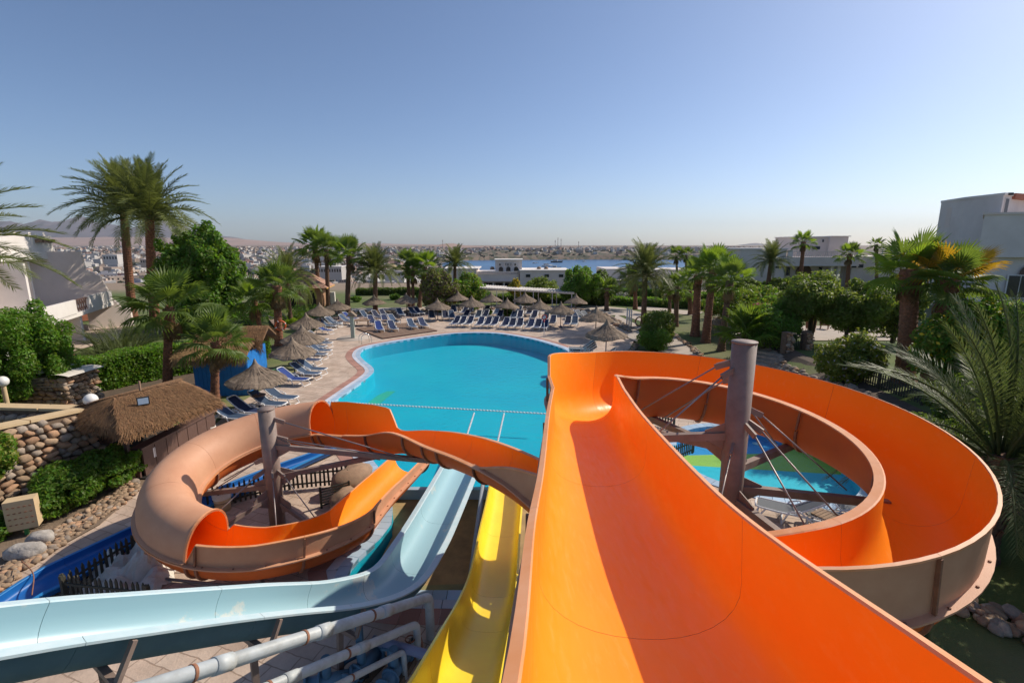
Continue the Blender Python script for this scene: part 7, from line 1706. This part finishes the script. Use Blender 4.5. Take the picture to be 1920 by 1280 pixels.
# town: houses
def house_mesh(k,m1,detail=True):
    rd=random.Random(k);mb=MB();w_,d_,h=rd.uniform(8,15),rd.uniform(8,13),rd.choice([3.4,4,6.4,6.8])
    mb.box((0,0,h/2-2),(w_,d_,h+4));mb.box((0,0,h+.2),(w_+.3,d_+.3,.4))
    if rd.random()<.8: mb.box((rd.uniform(-2,2),rd.uniform(-1,2),h+1.4),(w_*.4,d_*.4,2.6))
    if rd.random()<.3: mb.lathe([(2.2*cos(pi*q/12),2.2*sin(pi*q/12)) for q in range(7)],10,(w_*.2,0,h+.3))
    for fl in range(max(1,int(h/3.2))):
        nwin=int(w_/2.6)
        for i in range(nwin): mb.box((-w_/2+w_*(i+.5)/nwin,-d_/2-.02,1.7+3.2*fl),(1.2,.1,1.4),mi=1)
        for i in range(3): mb.box((w_/2+.02,-d_/2+d_*(i+.5)/3,1.7+3.2*fl),(.1,1.1,1.4),mi=1)
    return mb.mesh('house',[m1,M['dark']])
hw=mat('town_white',(.52,.49,.46),rough=.9,rand=.15);hb=mat('town_beige',(.46,.36,.29),rough=.9,rand=.2);hr=mat('town_rose',(.42,.27,.22),rough=.9,rand=.2);hg=mat('town_grey',(.34,.33,.35),rough=.9,rand=.2)
HM=[house_mesh(i,[hw,hw,hw,hb,hw,hr,hg,hw][i%8]) for i in range(16)]
rd=random.Random(11);spots=[]
def okspot(x,y): return not bayd(x,y) and not any(bayd(x+dx,y+dy) for dx,dy in((25,0),(-25,0),(0,25),(0,-25)))
tries=0
while len(spots)<3600 and tries<60000:
    tries+=1
    u=rd.uniform(60,1480);y=330+ (rd.random()**1.6)*2200
    x=xat(y,u,480)
    if not okspot(x,y): continue
    if -60<x<.33*y and y<1480: continue
    if noise.noise(Vector((x*.006,y*.006,20)))<-.22: continue
    spots.append((y,x))
spots.sort();near=[];rest=[]
used=[]
for (y,x) in spots:
    if y<900 and any(abs(x-a)<13 and abs(y-b)<12 for b,a in used[-160:]): continue
    used.append((y,x))
for i,(y,x) in enumerate(used):
    sc=rd.uniform(.75,1.15)
    if i<290:
        o=link('house',HM[rd.randrange(16)],loc=(x,y,max(tf(x,y),SEA+1)),rot=(0,0,rd.choice([0,.3,-.4,.8])+rd.uniform(-.2,.2)),sc=sc)
        nm=o.data.materials[0].name; c_={'town_white':'white','town_beige':'beige','town_rose':'rose brown','town_grey':'grey'}[nm]
        u_=960+905*x/y;zn='left of the twin tall date palms' if u_<235 else ('between and beside the twin tall palm trunks' if u_<315 else ('behind the dense bright green tree' if u_<470 else ('behind the pavilion palms' if u_<660 else ('between the round date palm and the bay' if u_<900 else 'beyond the bay'))));tag(o,f'distant {c_} flat-roofed town house {zn}',"house",'houses of the town below')
    else: rest.append((x,y,sc,rd.uniform(0,3)))
mb=MB();mb2=MB();mb3=MB()
for (x,y,sc,a) in rest:
    z=max(tf(x,y),SEA+1);w_=rd.uniform(9,19)*sc;d_=rd.uniform(8,13);h=rd.choice([3.5,4,6.5,7,9]);q=rd.random();m_=mb if q<.56 else (mb2 if q<.85 else mb3)
    m_.box((x,y,z+h/2-2),(w_,d_,h+4),rz=a)
    if rd.random()<.5: m_.box((x,y,z+h+1.2),(w_*.4,d_*.4,2.4),rz=a)
for m_,mt in((mb,hw),(mb2,hb),(mb3,hr)):
    o=m_.build('town_blocks',mt);tag(o,'dense field of tiny distant buildings beyond the nearer houses','town',kind='stuff')
# windows as dark specks on the far blocks
# trees in the town
g=np.random.default_rng(5);V=[];n=4200;k=0
pts=[]
while len(pts)<n:
    u=g.uniform(60,1480);y=320+(g.random()**1.7)*1800;x=xat(y,u,480)
    if bayd(x,y) or (-50<x<.33*y and y<1480): continue
    pts.append((x,y,tf(x,y)))
n=len(pts);P=np.array(pts);Vs=[];sz=g.uniform(2,4.6,n)
for q in range(26):
    d=g.normal(size=(n,3));d/=np.linalg.norm(d,axis=1)[:,None];c=P+d*sz[:,None]*np.array([[1.3,1.3,.6]])*.8+np.array([[0,0,1.6]]);a=g.normal(size=(n,3));b=g.normal(size=(n,3));s=(sz*.55)[:,None]
    a/=np.linalg.norm(a,axis=1)[:,None];b/=np.linalg.norm(b,axis=1)[:,None];Vs.append(np.stack([c-a*s,c+b*s,c+a*s,c-b*s],1).reshape(-1,3))
V=np.concatenate(Vs);o=link('town_trees',npmesh('town_trees',V,np.arange(len(V)).reshape(-1,4),M['farleaf']));tag(o,'dark green trees scattered between the distant town houses','trees',kind='stuff')
# boats
for k,(px,py,s_,l_) in enumerate([(1042,492,1.6,'dark motor boat anchored in the middle of the bay'),(1025,499.5,1.3,'small boat near the roofs of the bay house'),(1001,494,.6,'tiny white boat left of the dark motor boat'),(1006,493.5,.5,'tiny dinghy beside the tiny white boat'),(1041,503,1.0,'low boat close to the near shore of the bay'),(1095,491,.7,'tiny boat in the right part of the bay')]):
    p=gp(px,py,SEA);r_=empty('boat',p,rd.uniform(-.4,.4),l_,'boat','boats in the bay',sc=s_)
    mb=MB();mb.add([(-8,-2,0),(5,-2.4,0),(10,0,0),(5,2.4,0),(-8,2,0),(-8,-2.6,2),(5,-3,2.2),(12,0,2.8),(5,3,2.2),(-8,2.6,2)],[(0,1,6,5),(1,2,7,6),(2,3,8,7),(3,4,9,8),(4,0,5,9),(5,6,7,8,9)]);mb.build('hull',[M['glass'],M['white'],M['white'],M['white'],M['black'],M['white']][k],r_)
    MB().box((-1,0,3.4),(7,3.6,2.6)).build('cabin',M['white'],r_);MB().box((-1,0,3.6),(7.1,3.7,.8)).build('window_band',M['glass'],r_)
# a few large town buildings that show clearly
def townblock(px,py,wpx,hpx,y,label,m,arc=5,dome=False):
    x=xat(y,px,py);z=zat(y,py);w_=wpx*y/905;h=hpx*y/905;root=empty('town_building',(x,y,z-h),0,label,'building')
    MB().box((0,0,h/2-2),(w_,14,h+4)).build('wall',m,root);MB().box((0,0,h+.25),(w_+.8,14.8,.5)).build('roof_slab',M['white'],root)
    for i in range(arc): MB().box((-w_/2+w_*(i+.5)/arc,-7.03,h*.5),(w_/arc*.55,.1,h*.45)).build('window',M['glass'],root)
    if dome: MB().lathe([(4.2*cos(pi*q/16),4.2*sin(pi*q/16)) for q in range(9)],14,(0,0,h+.5)).build('dome',M['cream'],root)
townblock(625,500,42,12,330,'long white building with a row of dark windows between the tall palms',hw,9)
townblock(752,508,18,10,360,'small white building with cupola left of the bay palms',hw,3,True)
townblock(736,506,20,10,400,'domed pale building behind the bay palms',hw,4,True)
townblock(285,486,26,8,520,'wide pale town block between the two tall date palm trunks',hb,6)
townblock(215,478,26,10,560,'white stepped town block beside the balcony house',hw,5)

# ------------------------------------------------------------ the air
hz=MB().box((0,7200,310),(30000,16000,720)).build('haze',None)
hz.data.materials.clear();m=bpy.data.materials.new('haze_air');m.use_nodes=True;N=m.node_tree.nodes;N.remove(N['Principled BSDF']);v=N.new('ShaderNodeVolumePrincipled');v.inputs['Color'].default_value=(.80,.84,.92,1);v.inputs['Density'].default_value=4.4e-5;v.inputs['Anisotropy'].default_value=.2
m.node_tree.links.new(v.outputs[0],N['Material Output'].inputs['Volume']);hz.data.materials.append(m);tag(hz,'thin pale haze filling the air over the whole view','haze',kind='stuff')
